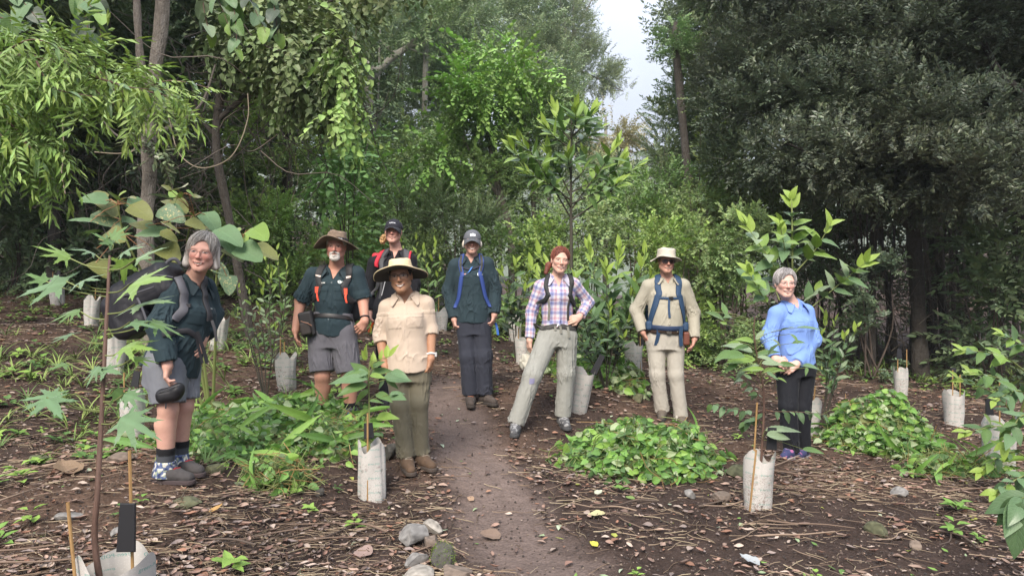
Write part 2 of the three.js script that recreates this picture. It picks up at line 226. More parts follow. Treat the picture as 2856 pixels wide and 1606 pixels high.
// -------- the dark grey-leaved tree that fills the right
{
  const base = onG(2570, 12.6);
  tree('grey_leaf_tree', 'big tree with dense small grey-green leaves filling the upper right', null, base, {
    mat: BARK.dark,
    trunks: [[[base, P(2560, 820, 12.6), P(2545, 600, 12.4), P(2520, 300, 12.2), P(2500, -100, 12), P(2480, -700, 12)], 0.14, 0.07, 'trunk'],
      [[P(2545, 600, 12.4), P(2600, 520, 12), P(2680, 400, 11.2), P(2760, 330, 10.6)], 0.06, 0.015], [[P(2550, 640, 12.4), P(2440, 560, 11.8), P(2300, 450, 11), P(2200, 400, 10.4)], 0.06, 0.012],
      [[P(2520, 300, 12.2), P(2400, 220, 11.6), P(2250, 170, 11)], 0.05, 0.012], [[P(2856, 260, 10.5), P(2790, 200, 10.6), P(2740, 110, 10.8), P(2700, -20, 11)], 0.05, 0.04], [[P(2300, 600, 12), P(2330, 500, 11.6), P(2360, 430, 11)], 0.03, 0.01]],
    crowns: [{ kind: 'lance', count: 15000, color: [0.048, 0.066, 0.044], mat: FOL.waxy, seed: 3, size: 1.1, gap: 0.02, gapFreq: 0.9, up: 0.45,
      clumps: [C(2250, 110, 11.3, 230, 120, 1.1), C(2480, 120, 11, 240, 120, 1.1), C(2700, 60, 11, 240, 110, 1.2), C(2400, 260, 10.8, 260, 110, 1), C(2150, 300, 11.6, 180, 110, 1), C(2620, 330, 10.3, 240, 120, 0.9), C(2300, 420, 10.7, 220, 90, 0.9), C(2520, 470, 10.2, 240, 90, 0.9), C(2740, 470, 10.2, 200, 120, 0.9), C(2120, 160, 12, 150, 140, 1), C(2040, 260, 12.6, 110, 160, 1), C(2100, 430, 12.2, 140, 90, 0.9), C(2320, 520, 11.5, 160, 50, 0.8), C(2620, 565, 11.3, 220, 55, 0.8), C(2300, -80, 11.5, 400, 120, 1.4), C(2650, -120, 11.5, 350, 140, 1.6), C(2400, -420, 12.5, 500, 240, 2.2)] }] });
}
{ // dark slender trunks behind it
  const R = RNG(77), spots = [[2395, 14.6, 0.07], [2432, 12.9, 0.11], [2470, 15.2, 0.06], [2508, 13.6, 0.09], [2545, 13.9, 0.1], [2610, 14.6, 0.085], [2642, 13.2, 0.13], [2668, 15.4, 0.07], [2705, 14, 0.06], [2752, 15.2, 0.09], [2800, 13.8, 0.08], [2350, 15.8, 0.07], [2300, 16.2, 0.06], [2835, 15, 0.1], [2410, 16.5, 0.05], [2455, 14.2, 0.045], [2490, 16, 0.05], [2578, 15.6, 0.05], [2625, 16, 0.045], [2690, 16.4, 0.05], [2730, 14.6, 0.05], [2780, 16, 0.06]];
  const ord = ['thickest', 'leaning', 'straight'];
  spots.forEach(([px, d, r], i) => { const b = onG(px, d), lean = R.r(-0.35, 0.35), h = R.r(7, 9.5), top = b.clone().add(V(lean * 2, h, R.r(-0.8, 0.4)));
    tree('slender_forest_tree', 'dark slender trunk in the shaded wood under the grey-leaved tree', 'dark trunks in the shaded wood', b, { mat: BARK.dark, trunks: [[[b.clone().add(V(0, -0.1, 0)), b.clone().lerp(top, 0.3).add(V(R.r(-0.12, 0.12), 0, 0)), b.clone().lerp(top, 0.6).add(V(R.r(-0.15, 0.15), 0, 0)), top], r * 0.62, r * 0.34]],
      crowns: [{ kind: 'far', count: 130, color: [0.07, 0.1, 0.05], mat: FOL.dull, seed: 50 + i, size: 0.9, clumps: [[top, 1.7, 1.5, 1.7], [top.clone().add(V(0.8, -1.2, 0.6)), 1.2, 0.8, 1.2]] }] }); });
}
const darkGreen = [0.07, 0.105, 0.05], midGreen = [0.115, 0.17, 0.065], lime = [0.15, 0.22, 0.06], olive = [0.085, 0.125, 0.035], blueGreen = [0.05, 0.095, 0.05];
let sd = 100;
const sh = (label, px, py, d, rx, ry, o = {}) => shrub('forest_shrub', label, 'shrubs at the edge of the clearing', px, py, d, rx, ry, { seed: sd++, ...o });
// dark understorey, right
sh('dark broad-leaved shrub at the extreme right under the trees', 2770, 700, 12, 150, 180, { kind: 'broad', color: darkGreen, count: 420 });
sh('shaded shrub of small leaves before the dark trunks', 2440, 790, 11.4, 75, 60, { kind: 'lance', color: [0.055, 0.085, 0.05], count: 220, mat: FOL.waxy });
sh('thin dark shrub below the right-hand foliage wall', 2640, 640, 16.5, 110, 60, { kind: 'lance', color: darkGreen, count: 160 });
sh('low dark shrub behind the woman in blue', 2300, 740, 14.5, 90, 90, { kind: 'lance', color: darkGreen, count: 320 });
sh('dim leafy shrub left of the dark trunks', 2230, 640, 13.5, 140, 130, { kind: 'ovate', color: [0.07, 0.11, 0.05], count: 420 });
sh('olive shrub under the left end of the grey tree', 2080, 540, 14, 130, 130, { kind: 'ovate', color: [0.075, 0.105, 0.02], count: 480 });
sh('yellow-green vine shrub at the grey tree edge', 1985, 400, 14.5, 80, 160, { kind: 'ovate', color: [0.09, 0.13, 0.02], count: 420 });
// bright shrubs right of centre
sh('bright green shrub behind the khaki hat', 1890, 690, 11.6, 110, 70, { color: lime, count: 420 });
sh('bright spreading shrub right of the khaki hat', 2030, 690, 11.4, 100, 110, { color: midGreen, count: 480 });
sh('pale leafy shrub below the sky gap', 1760, 580, 13.4, 110, 80, { color: [0.10, 0.17, 0.05], count: 460 });
sh('tangled green shrub under the olive vines', 1950, 590, 13, 100, 80, { color: midGreen, count: 420 });
sh('light shrub in the gap right of the tall sapling', 1850, 520, 15, 90, 70, { color: [0.09, 0.15, 0.05], count: 360 });
sh('green shrub behind the woman in plaid', 1640, 670, 12.4, 110, 80, { color: midGreen, count: 430 });
sh('low green shrub behind the plaid shoulder', 1520, 700, 12.6, 100, 60, { color: lime, count: 320 });
sh('dense shrub between the grey cap and the plaid shirt', 1420, 690, 12.8, 100, 75, { color: [0.07, 0.12, 0.035], count: 400 });
sh('dark round bush right of the sky gap', 1885, 370, 20, 70, 120, { kind: 'tiny', color: [0.075, 0.11, 0.055], count: 900, size: 1.9, gap: -0.1 });
sh('second dark round bush under the sky gap', 1870, 440, 18.5, 90, 90, { kind: 'tiny', color: [0.075, 0.11, 0.055], count: 600, size: 1.8, gap: -0.1 });
sh('tall dark bush against the grey tree', 1955, 260, 18, 85, 170, { kind: 'lance', color: [0.075, 0.11, 0.055], count: 800, size: 1.3 });
// bright shrubs left of centre
sh('bright shrub left of the brown felt hat', 690, 640, 15, 130, 90, { color: lime, count: 520, kind: 'ovate' });
sh('glossy shrub above the grey-haired woman', 590, 560, 15.5, 110, 80, { color: midGreen, count: 420, kind: 'broad', size: 0.75 });
sh('low lime shrub behind the bearded man', 800, 700, 14.8, 120, 60, { color: lime, count: 360 });
sh('dense green shrub above the felt hat', 830, 560, 16, 130, 110, { color: midGreen, count: 560 });
sh('broad green shrub above the black cap', 1000, 540, 16.5, 120, 110, { color: [0.10, 0.18, 0.045], count: 600 });
sh('leafy shrub right of the black cap', 1160, 600, 15, 120, 90, { color: midGreen, count: 520 });
sh('dark small-leaved shrub behind the grey cap', 1270, 640, 14.2, 110, 100, { color: [0.075, 0.115, 0.05], kind: 'tiny', count: 620, size: 1.3 });
sh('rounded olive shrub on the slope behind', 1060, 420, 18, 110, 100, { color: [0.10, 0.145, 0.05], count: 560, size: 1.2, kind: 'ovate' });
sh('mid green shrub below the pale limbs', 1180, 480, 17, 110, 110, { color: midGreen, count: 560, size: 1.2 });
sh('shrub of heart leaves under the vine curtain', 960, 470, 13, 70, 80, { color: [0.09, 0.17, 0.05], kind: 'heart', count: 170 });
sh('bright low shrub at the foot of the slope', 1010, 700, 14.6, 130, 60, { color: lime, count: 420 });
sh('low shrub under the small-leaved tree', 1180, 720, 14, 110, 50, { color: midGreen, count: 320 });
// dark understorey, left
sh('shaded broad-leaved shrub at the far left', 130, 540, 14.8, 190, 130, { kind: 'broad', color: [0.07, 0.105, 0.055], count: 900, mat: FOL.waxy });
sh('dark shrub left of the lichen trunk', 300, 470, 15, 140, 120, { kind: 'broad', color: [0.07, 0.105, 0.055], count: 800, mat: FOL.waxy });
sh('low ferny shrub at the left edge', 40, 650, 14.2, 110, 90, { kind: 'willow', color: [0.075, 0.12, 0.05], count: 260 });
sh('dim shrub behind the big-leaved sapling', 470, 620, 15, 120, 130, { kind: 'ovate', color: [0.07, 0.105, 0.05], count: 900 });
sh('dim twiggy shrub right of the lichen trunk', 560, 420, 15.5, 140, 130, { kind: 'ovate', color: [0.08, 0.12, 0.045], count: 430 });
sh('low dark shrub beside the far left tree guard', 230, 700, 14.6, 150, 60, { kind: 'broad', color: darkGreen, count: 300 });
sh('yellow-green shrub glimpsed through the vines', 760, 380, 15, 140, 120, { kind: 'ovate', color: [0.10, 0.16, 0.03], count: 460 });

// -------- the small-leaved tree wrapped in vines in the middle
{
  const b = onG(1430, 15.4);
  tree('vine_wrapped_tree', 'rounded bushy tree wrapped in vines behind the grey cap', null, b, { mat: BARK.grey,
    trunks: [[[b, P(1425, 650, 15.4), P(1400, 560, 15.4), P(1370, 420, 15.6), P(1350, 250, 15.8)], 0.1, 0.04], [[onG(1490, 15.7), P(1490, 640, 15.7), P(1485, 520, 15.7), P(1470, 350, 15.9)], 0.07, 0.03, 'trunk'], [[P(1400, 560, 15.4), P(1330, 460, 15.3), P(1290, 380, 15)], 0.04, 0.012], [[onG(1385, 15.2), P(1395, 640, 15.3), P(1380, 500, 15.3)], 0.05, 0.02]],
    crowns: [{ kind: 'ovate', count: 1900, color: [0.095, 0.155, 0.05], seed: 31, size: 1.15, gap: 0.0, clumps: [C(1340, 420, 15.6, 150, 130), C(1400, 280, 16, 150, 140), C(1350, 190, 16.3, 110, 80), C(1270, 330, 15.4, 100, 100), C(1460, 380, 15.8, 110, 130), C(1480, 270, 16, 100, 90), C(1300, 530, 15.2, 130, 90), C(1450, 530, 15.6, 110, 80)] },
      { kind: 'heart', count: 260, color: [0.11, 0.21, 0.04], seed: 32, size: 0.9, gap: 0.02, clumps: [C(1390, 170, 15.6, 90, 60), C(1290, 250, 14.9, 80, 90), C(1360, 260, 15, 70, 100), C(1210, 430, 14.6, 70, 60), C(1450, 210, 15.4, 90, 60)] }] });
}
// -------- taller trees farther back
const backTree = (label, px, py, d, rx, ry, o) => { const b = onG(o.foot ?? px, d), root = tree('forest_tree', label, 'trees on the slope behind', b, { mat: o.mat || BARK.dark, trunks: [[[b, b.clone().lerp(P(px, py, d), 0.5), P(px, py, d), P(px, py - ry * 0.8, d)], o.r || 0.14, 0.05], ...(o.limbs || [])], crowns: [{ kind: o.kind || 'far', count: o.count, color: o.color, seed: sd++, size: o.size || 1, gap: o.gap ?? 0.05, gapFreq: o.gapFreq || 0.5, vary: 0.3, clumps: o.clumps || [C(px, py, d, rx, ry), C(px - rx * 0.6, py + ry * 0.3, d - 0.5, rx * 0.6, ry * 0.6), C(px + rx * 0.6, py + ry * 0.2, d, rx * 0.6, ry * 0.6), C(px, py - ry * 0.6, d, rx * 0.6, ry * 0.5)] }] }); return root; };
{
  const p = (x, y) => P(x, y, 24);
  backTree('tree with pale crooked forking limbs on the slope', 1060, 60, 24, 170, 110, { foot: 1037, mat: BARK.pale, r: 0.01, count: 520, kind: 'farlance', color: [0.095, 0.14, 0.06], size: 0.9,
    clumps: [C(1180, 40, 24, 110, 50), C(1010, 110, 24.5, 60, 50), C(1090, 80, 25, 90, 40), C(1240, 90, 24, 60, 40), C(1130, -60, 24, 200, 80)],
    limbs: [[[onG(1037, 24), p(1036, 330), p(1028, 225), p(1062, 190), p(1100, 155), p(1135, 132), p(1180, 85), p(1215, 40)], 0.19, 0.06, 'trunk'], [[p(1048, 205), p(1020, 172), p(985, 150), p(950, 130)], 0.1, 0.05], [[p(1015, 168), p(1030, 120), p(1035, 60)], 0.06, 0.03], [[p(1105, 152), p(1075, 125), p(1040, 108)], 0.07, 0.03], [[p(1140, 130), p(1175, 122), p(1215, 105)], 0.06, 0.03], [[p(1135, 132), p(1180, 150), p(1240, 160)], 0.03, 0.015], [[p(1165, 100), p(1200, 95), p(1250, 60)], 0.05, 0.02]] });
}
backTree('straight pale-trunked tree on the slope', 1190, 40, 27, 150, 100, { foot: 1170, mat: BARK.pale, r: 0.15, count: 420, kind: 'farlance', color: [0.085, 0.125, 0.06] });
backTree('dark crowned tree behind the crooked limbs', 1120, 260, 30, 190, 140, { count: 900, color: [0.085, 0.125, 0.06], kind: 'farlance' });
backTree('dark tree at the left of the slope', 980, 300, 27, 110, 150, { count: 520, color: [0.085, 0.125, 0.06] });
backTree('broad dark tree in the middle distance', 1290, 190, 31, 160, 170, { count: 900, color: [0.085, 0.125, 0.06], kind: 'farlance' });
backTree('tall feathery tree at the top centre', 1340, 40, 34, 180, 90, { count: 900, color: [0.10, 0.14, 0.07], kind: 'farlance', mat: BARK.pale, gap: 0.1 });
backTree('tree behind the pale limbs at the top', 1180, 30, 36, 200, 110, { count: 900, color: [0.10, 0.14, 0.07], kind: 'farlance' });
{
  const p = (x, y) => P(x, y, 40);
  backTree('tall airy gum tree at the left of the sky gap', 1600, 80, 40, 150, 110, { foot: 1565, mat: BARK.pale, r: 0.15, count: 2600, kind: 'farlance', color: [0.12, 0.155, 0.085], size: 0.75, gap: 0.08, gapFreq: 0.5,
    clumps: [C(1540, 60, 40, 100, 90), C(1600, 80, 40, 80, 100), C(1665, 170, 40, 55, 60), C(1470, 60, 41, 100, 80), C(1690, 225, 40, 45, 25), C(1640, 210, 40.5, 90, 50), C(1540, 180, 41, 80, 60), C(1560, -50, 40, 110, 60), C(1745, 250, 39.5, 16, 14), C(1600, 262, 40, 50, 20)],
    limbs: [[[p(1560, 230), p(1580, 120), p(1565, 0), p(1570, -80)], 0.12, 0.06], [[p(1578, 140), p(1620, 60), p(1650, 0)], 0.07, 0.03], [[p(1575, 180), p(1660, 215), p(1740, 255)], 0.07, 0.03], [[p(1570, 110), p(1510, 60), p(1480, 10)], 0.06, 0.03], [[p(1580, 150), p(1650, 130), p(1700, 150)], 0.05, 0.02]] });
}
backTree('small tree at the foot of the gum tree', 1500, 200, 33, 110, 90, { count: 480, color: [0.10, 0.14, 0.07], kind: 'farlance' });
backTree('dim tree behind the vine-wrapped tree', 1530, 330, 26, 90, 110, { count: 480, color: [0.085, 0.125, 0.06] });
backTree('pale-leaved tree in the valley below the gap', 1690, 370, 34, 70, 60, { count: 380, color: [0.16, 0.15, 0.075], kind: 'farlance', mat: BARK.pale, gap: 0.25 });
backTree('light green tree in the valley mouth', 1690, 500, 26, 70, 50, { count: 200, color: [0.13, 0.16, 0.08], kind: 'far', size: 0.6 });
backTree('tall dark tree at the top right of the gap', 1985, 40, 19, 100, 140, { count: 620, color: [0.075, 0.105, 0.06], kind: 'farlance', size: 0.8 });
backTree('leafy branch tree reaching into the sky gap', 1885, 110, 17, 36, 60, { foot: 1960, count: 90, color: [0.085, 0.14, 0.055], kind: 'far', size: 0.4, gap: 0.15 });
backTree('wood tree behind the right-hand foliage', 2200, 250, 19, 260, 250, { count: 800, color: darkGreen });
backTree('second wood tree behind the right-hand foliage', 2600, 250, 18, 300, 250, { count: 900, color: darkGreen });
backTree('tree behind the vine curtain', 800, 150, 17, 200, 200, { count: 800, color: [0.08, 0.12, 0.05] });
backTree('dark tree at the upper left', 150, 150, 14, 260, 220, { count: 800, color: [0.07, 0.105, 0.05] });
backTree('dark tree behind the lichen trunk', 500, 200, 16, 230, 260, { count: 700, color: [0.07, 0.105, 0.05] });
backTree('high dark tree over the left edge', -250, 0, 12, 400, 350, { count: 700, color: [0.07, 0.105, 0.05] });
backTree('high tree over the right edge', 3250, 100, 13, 420, 420, { count: 800, color: [0.04, 0.06, 0.035] });
backTree('added canopy tree above the left of the clearing, its unseen crown giving shade', -150, -500, 13, 520, 130, { foot: -180, count: 1500, color: [0.055, 0.085, 0.04], gap: -0.05 });  // this and the next two: crowns out of view, added to shade the understorey
backTree('added canopy tree above the lichen trunk, its unseen crown giving shade', 420, -420, 15, 420, 120, { foot: 250, count: 1200, color: [0.055, 0.085, 0.04], gap: -0.05 });
backTree('added canopy tree above the dark trunks, its unseen crown giving shade', 2700, -520, 15, 560, 150, { foot: 2920, count: 1600, color: [0.055, 0.085, 0.04], gap: -0.05 });
for (const [side, lb] of [[-1, 'added tree just outside the left edge, its unseen canopy shading the understorey'], [1, 'added tree just outside the right edge, its unseen canopy shading the understorey']]) { const bx = side * 8.6, b = V(bx, G(bx, -5.5), -5.5), t = b.clone().add(V(side * -0.4, 7.5, -0.6)); tree('added_shade_tree', lb, null, b, { mat: BARK.grey, trunks: [[[b, b.clone().add(V(0, 3.5, 0)), t], 0.2, 0.12], [[t, t.clone().add(V(side * -2, 1.2, -2))], 0.09, 0.03], [[t, t.clone().add(V(side * 2, 1.4, -1))], 0.09, 0.03], [[t, t.clone().add(V(side * -1, 1.4, 2))], 0.09, 0.03]], crowns: [{ kind: 'far', count: 1500, color: [0.075, 0.11, 0.05], mat: FOL.soft, seed: 460 + side, size: 0.9, gap: -0.1, clumps: [[V(bx, 8.6, -6.5), 3.6, 1.3, 3.4], [V(bx - side * 2.2, 8.4, -8), 2.4, 1, 2.2], [V(bx + side * 2, 8.8, -8), 3, 1.2, 3], [V(bx, 9.6, -5), 3, 1, 2.4]] }] }); }  // a pair of trees added outside the view so their canopies shade the understorey
// -------- the wood behind, one mass
{
  const root = new THREE.Group(); root.name = 'distant_wood'; tag(root, 'dim mass of forest undergrowth behind the trees', 'wood', null, 'stuff'); scene.add(root);
  const cl = (px, py, d, rx, ry) => C(px, py, d, rx, ry, 2.2);
  crownMesh('undergrowth', root, { kind: 'far', count: 5200, color: [0.07, 0.105, 0.05], mat: FOL.dull, seed: 91, size: 1.0, gap: -0.15, shell: 0.8,
    clumps: [cl(-100, 500, 16, 350, 300), cl(300, 550, 17, 350, 230), cl(700, 500, 19, 350, 230), cl(1050, 480, 24, 300, 160), cl(1400, 560, 22, 300, 120), cl(1750, 600, 20, 250, 90), cl(2050, 600, 18, 220, 160), cl(2350, 680, 18.5, 250, 180), cl(2700, 680, 18.5, 350, 200), cl(3000, 500, 17, 300, 350), cl(2400, 350, 20, 500, 250), cl(200, 150, 20, 500, 300), cl(800, 200, 22, 350, 250)] });
}
// -------- the far hill and its woods
{
  const g = new THREE.PlaneGeometry(420, 200, 70, 40); g.rotateX(-Math.PI / 2); const p = g.attributes.position;
  for (let i = 0; i < p.count; i++) { const x = p.getX(i), z = p.getZ(i), t = (100 - z) / 200; p.setXYZ(i, x + 30, 70 * smooth(t, 0.05, 1) * (0.9 + 0.18 * noise3(x * 0.012, t * 2, 1)) - 4, -250 + z); }
  g.computeVertexNormals(); const m = part('hill', g, new THREE.MeshPhysicalMaterial({ color: rgb(0.12, 0.14, 0.10), roughness: 1, specularIntensity: 0.1 }), scene); m.userData.kind = 'structure'; m.userData.label = 'wooded hill closing the valley under the sky gap'; m.userData.category = 'hill';  // haze is put into the hill colour, paler than the near greens
  const root = new THREE.Group(); root.name = 'hillside_wood'; tag(root, 'woods covering the far hill in the sky gap, haze put into their colour', 'wood', null, 'stuff'); scene.add(root);
  const R = RNG(5), cl = []; for (let i = 0; i < 320; i++) { const x = R.r(-40, 130), t = R.r(0.3, 1), z = 100 - t * 200; cl.push([V(x, 70 * smooth(t, 0.05, 1) * (0.9 + 0.18 * noise3((x - 30) * 0.012, t * 2, 1)) - 2, -250 + z), R.r(3, 5), R.r(2.5, 4.5), R.r(3, 5), 1]); }
  crownMesh('tree_crowns', root, { clumps: cl, kind: 'far', count: 9000, color: [0.10, 0.12, 0.085], mat: FOL.dull, seed: 95, size: 2.2, gap: -0.6, vary: 0.4 });  // the pale crown colour carries painted haze
}

scene.fog = new THREE.FogExp2(0xd5dde6, 0.0007);
// ---------------------------------------------------------------- saplings, tree guards, overhanging branches
const Z = (ox, oy, s) => (x, y, d) => P(ox + x / s, oy + y / s, d);
const stemMat = { brown: std(rgb(0.115, 0.065, 0.048), 0.75, { map: barkTex }), green: std(rgb(0.16, 0.19, 0.06), 0.6), red: std(rgb(0.30, 0.15, 0.07), 0.6), dark: std(rgb(0.05, 0.045, 0.032), 0.8) };
const LM = {
  young: leafMat(0.30, 0.44, 0.055), lime: leafMat(0.20, 0.34, 0.045), mid: leafMat(0.105, 0.215, 0.042), deep: leafMat(0.058, 0.13, 0.036), gloss: leafMat(0.07, 0.15, 0.045, { clearcoat: 0.8, clearcoatRoughness: 0.3, transmission: 0.2 }),
  grey: leafMat(0.115, 0.215, 0.09, { transmission: 0.25 }), olive: leafMat(0.20, 0.22, 0.035, { transmission: 0.45 }), pale: leafMat(0.24, 0.33, 0.19, { transmission: 0.25 }), dark: leafMat(0.035, 0.07, 0.03, { clearcoat: 0.6 }),
};
// the big leaves are eaten and spotted
const spotTex = dataTex(256, 256, (u, v) => { const c = Math.abs(v - 0.5) * 2, mid = 1 - smooth(c, 0.01, 0.05), s = Math.abs(((u * 8 - c * 2.4) % 1 + 1) % 1 - 0.5) * 2, side = 0.6 * (1 - smooth(1 - s, 0, 0.1)); const k = 0.8 + 0.12 * tileNoise(u, v, 30, 2) + 0.2 * Math.max(mid, side); const sp = smooth(tileNoise(u, v, 26, 7) * 0.7 + tileNoise(u, v, 9, 8) * 0.5, 0.80, 0.90); return [mix(k, 3.2, sp), mix(k, 1.75, sp), mix(k * 0.95, 1.5, sp)].map((x) => x / 3.2); }, false);
const spotted = new THREE.MeshPhysicalMaterial({ color: rgb(0.125 * 3.2, 0.21 * 3.2, 0.11 * 3.2), map: spotTex, bumpMap: veinBump, bumpScale: 0.003, roughness: 0.72, transmission: 0.25, thickness: 0, clearcoat: 0.3, clearcoatRoughness: 0.4, side: THREE.DoubleSide });
const GEO = {
  lance: [0, 1, 2].map((i) => leafGeo({ L: 1, W: 0.34, shape: 'lance', droop: [0.25, 0.6, -0.15][i], fold: 0.35, seg: 7 })),
  ovate: [0, 1, 2].map((i) => leafGeo({ L: 1, W: 0.48, shape: 'ovate', droop: [0.3, 0.7, 0.05][i], fold: 0.25, seg: 8, wave: 0.008 })),
  wide: [0, 1, 2].map((i) => leafGeo({ L: 1, W: 0.66, shape: 'round', droop: [0.25, 0.5, 0.05][i], fold: 0.2, seg: 9, wave: 0.012 })),
  heart: [0, 1, 2].map((i) => leafGeo({ L: 1, W: 0.80, shape: 'heart', droop: [0.3, 0.6, 0.1][i], fold: 0.22, seg: 9, wave: 0.01 })),
  serrate: [0, 1].map((i) => leafGeo({ L: 1, W: 0.36, shape: 'ovate', droop: [0.3, 0.7][i], fold: 0.3, seg: 20, serr: 0.1 })),
};
function lobedGeo(seed, lobes = 7) {                          // a palmate leaf with pointed lobes
  const R = RNG(seed), sh = new THREE.Shape(), pts = [[0, 0]];
  for (let i = 0; i < lobes; i++) { const a = (i / (lobes - 1) - 0.5) * 3.9, len = (1 - 0.42 * Math.abs(i / (lobes - 1) - 0.5) * 2) * R.r(0.92, 1.05), h = 3.9 / (lobes - 1) / 2, o = (ang, r) => [Math.cos(ang) * r + 0.18, Math.sin(ang) * r];
    if (i === 0) pts.push(o(a - h * 0.5, 0.24));
    pts.push(o(a - h * 0.55, len * 0.5), o(a - h * 0.34, len * 0.60), o(a - h * 0.30, len * 0.8), o(a - h * 0.16, len * 0.74), o(a, len), o(a + h * 0.18, len * 0.76), o(a + h * 0.32, len * 0.82), o(a + h * 0.34, len * 0.60), o(a + h * 0.55, len * 0.5));
    if (i < lobes - 1) pts.push(o(a + h, 0.30)); else pts.push(o(a + h * 0.5, 0.24)); }
  sh.moveTo(...pts[0]); pts.slice(1).forEach((p) => sh.lineTo(...p));
  const g = new THREE.ShapeGeometry(sh), p = g.attributes.position, uv = g.attributes.uv;
  for (let i = 0; i < p.count; i++) { const x = p.getX(i), z = p.getY(i), r = Math.hypot(x - 0.18, z), a = Math.atan2(z, x - 0.18) / (3.9 / (lobes - 1)); p.setXYZ(i, x, -0.22 * r * r + 0.10 * Math.abs(((a % 1) + 1.5) % 1 - 0.5) * r + 0.03 * Math.sin(seed + r * 5), z); uv.setXY(i, clamp(r), 0.5 + z * 0.4); }
  g.computeVertexNormals(); return g;
}
GEO.slender = [0.35, 0.7].map((d) => leafGeo({ L: 1, W: 0.36, shape: 'ovate', droop: d, fold: 0.3, seg: 8, wave: 0.01 }));
GEO.slim = [0.5, 0.9].map((d) => leafGeo({ L: 1, W: 0.22, shape: 'lance', droop: d, fold: 0.4, seg: 7 }));
GEO.lobed = [lobedGeo(1), lobedGeo(2), lobedGeo(3, 5)];
const pick = (R, a) => a[Math.floor(R() * a.length)];
// one leaf from its stalk's end to its tip
function leafTo(root, R, geos, mat, a, b, roll = 0.35, s = 1) { const d = b.clone().sub(a), L = d.length() * s; return placeLeaf(root, pick(R, geos), mat, a, d, V(R.r(-roll, roll), 0.85, R.r(-roll, roll) + 0.75), L); }
function along(root, R, pts, { n = 16, from = 0.25, L = [0.12, 0.17], geos = GEO.lance, mats = [LM.mid, LM.deep], tip = LM.young, tips = 4, out = 1.05, up = 0.25, pairs = false, droop = 0, r0 = 0.008, r1 = 0.002, mat = stemMat.dark, roll = 0.4, name = 'branch', face = 0.7 }) {
  const c = new THREE.CatmullRomCurve3(pts); part(name, localise(tubeGeo(c.getPoints(14), (t) => mix(r0, r1, t), 5), root), mat, root);
  for (let i = 0; i < n; i++) {
    const t = mix(from, 1, pairs ? (Math.floor(i / 2) + 0.5) / Math.ceil(n / 2) : (i + 0.5) / n), p = c.getPoint(t), tg = c.getTangent(t), yaw = pairs ? (i % 2 ? 1 : -1) * Math.PI / 2 : i * 2.4, young = i >= n - tips;
    const side = tg.clone().cross(V(0, 1, 0)); if (side.lengthSq() < 0.02) side.set(1, 0, 0); side.normalize(); const up2 = side.clone().cross(tg).normalize();
    const a = young ? out * 0.5 : out * R.r(0.8, 1.15), ps = (i >> 1) % 2 ? 1.35 : 0.45, sg = i % 2 ? 1 : -1, rad = pairs ? side.clone().multiplyScalar(sg * Math.cos(ps)).addScaledVector(up2, sg * Math.sin(ps)) : side.clone().multiplyScalar(Math.cos(yaw)).addScaledVector(up2, Math.sin(yaw) * 0.7);
    const d = tg.clone().multiplyScalar(Math.cos(a)).addScaledVector(rad, Math.sin(a)).add(V(0, (young ? 0.3 : up * 0.4) - droop, 0)).normalize();
    placeLeaf(root, pick(R, geos), young ? tip : pick(R, mats), p, d, V(R.r(-roll, roll), 1, R.r(-roll, roll) + face), R.r(L[0], L[1]) * (young ? 0.75 : 1));
  }
}

// ---- tree guards: a printed sleeve with wavy top and holes, bamboo stakes, a black clip
function guardTex(seed, dirt) {
  const cv = document.createElement('canvas'); cv.width = 512; cv.height = 512; const x = cv.getContext('2d'), R = RNG(seed);
  x.fillStyle = '#b3afa9'; x.fillRect(0, 0, 512, 512);
  for (let i = 0; i < 5200; i++) { const k = R.r(150, 235); x.fillStyle = `rgba(${k},${k - 3},${k - 6},0.25)`; x.fillRect(R() * 512, R() * 512, R.r(1, 6), R.r(1, 4)); }
  x.fillStyle = 'rgba(40,120,108,0.7)';
  for (let row = 0; row < 9; row++) for (let c = 0; c < 4; c++) { x.save(); x.translate(c * 140 + (row % 2) * 60 - 20, 20 + row * 58); x.rotate(-0.06); x.scale(-1, 1); x.font = row % 2 ? '21px sans-serif' : '13px sans-serif'; x.fillText('green-POD', -110, 0); x.restore(); }
  for (let i = 0; i < 5200 * dirt; i++) { const t = Math.pow(R(), 2.4), q = R(), y = 512 - t * 330, b = q > 0.97 ? 16 : 4; x.fillStyle = `rgba(${R.r(62, 88)},${R.r(50, 66)},${R.r(44, 56)},${R.r(0.06, 0.3)})`; x.beginPath(); x.ellipse(R() * 512, y, R.r(0.6, b), R.r(0.6, b), R() * 3, 0, 7); x.fill(); }
  x.globalCompositeOperation = 'destination-out'; for (let row = 0; row < 5; row++) for (let c = 0; c < 6; c++) if (R() < 0.75) { x.beginPath(); x.ellipse(c * 86 + (row % 2) * 43 + 20, 120 + row * 78, 12.5, 11.5, 0, 0, 7); x.fill(); }
  const t = new THREE.CanvasTexture(cv); t.colorSpace = THREE.SRGBColorSpace; t.wrapS = THREE.RepeatWrapping; return t;
}
const GUARD = [0, 1, 2].map((i) => std(0xffffff, 0.85, { map: guardTex(60 + i, [0.45, 1, 1.7][i]), alphaTest: 0.5 }));
const black = std(rgb(0.012, 0.012, 0.014), 0.45), bamboo = std(rgb(0.36, 0.22, 0.09), 0.6, { map: barkTex });
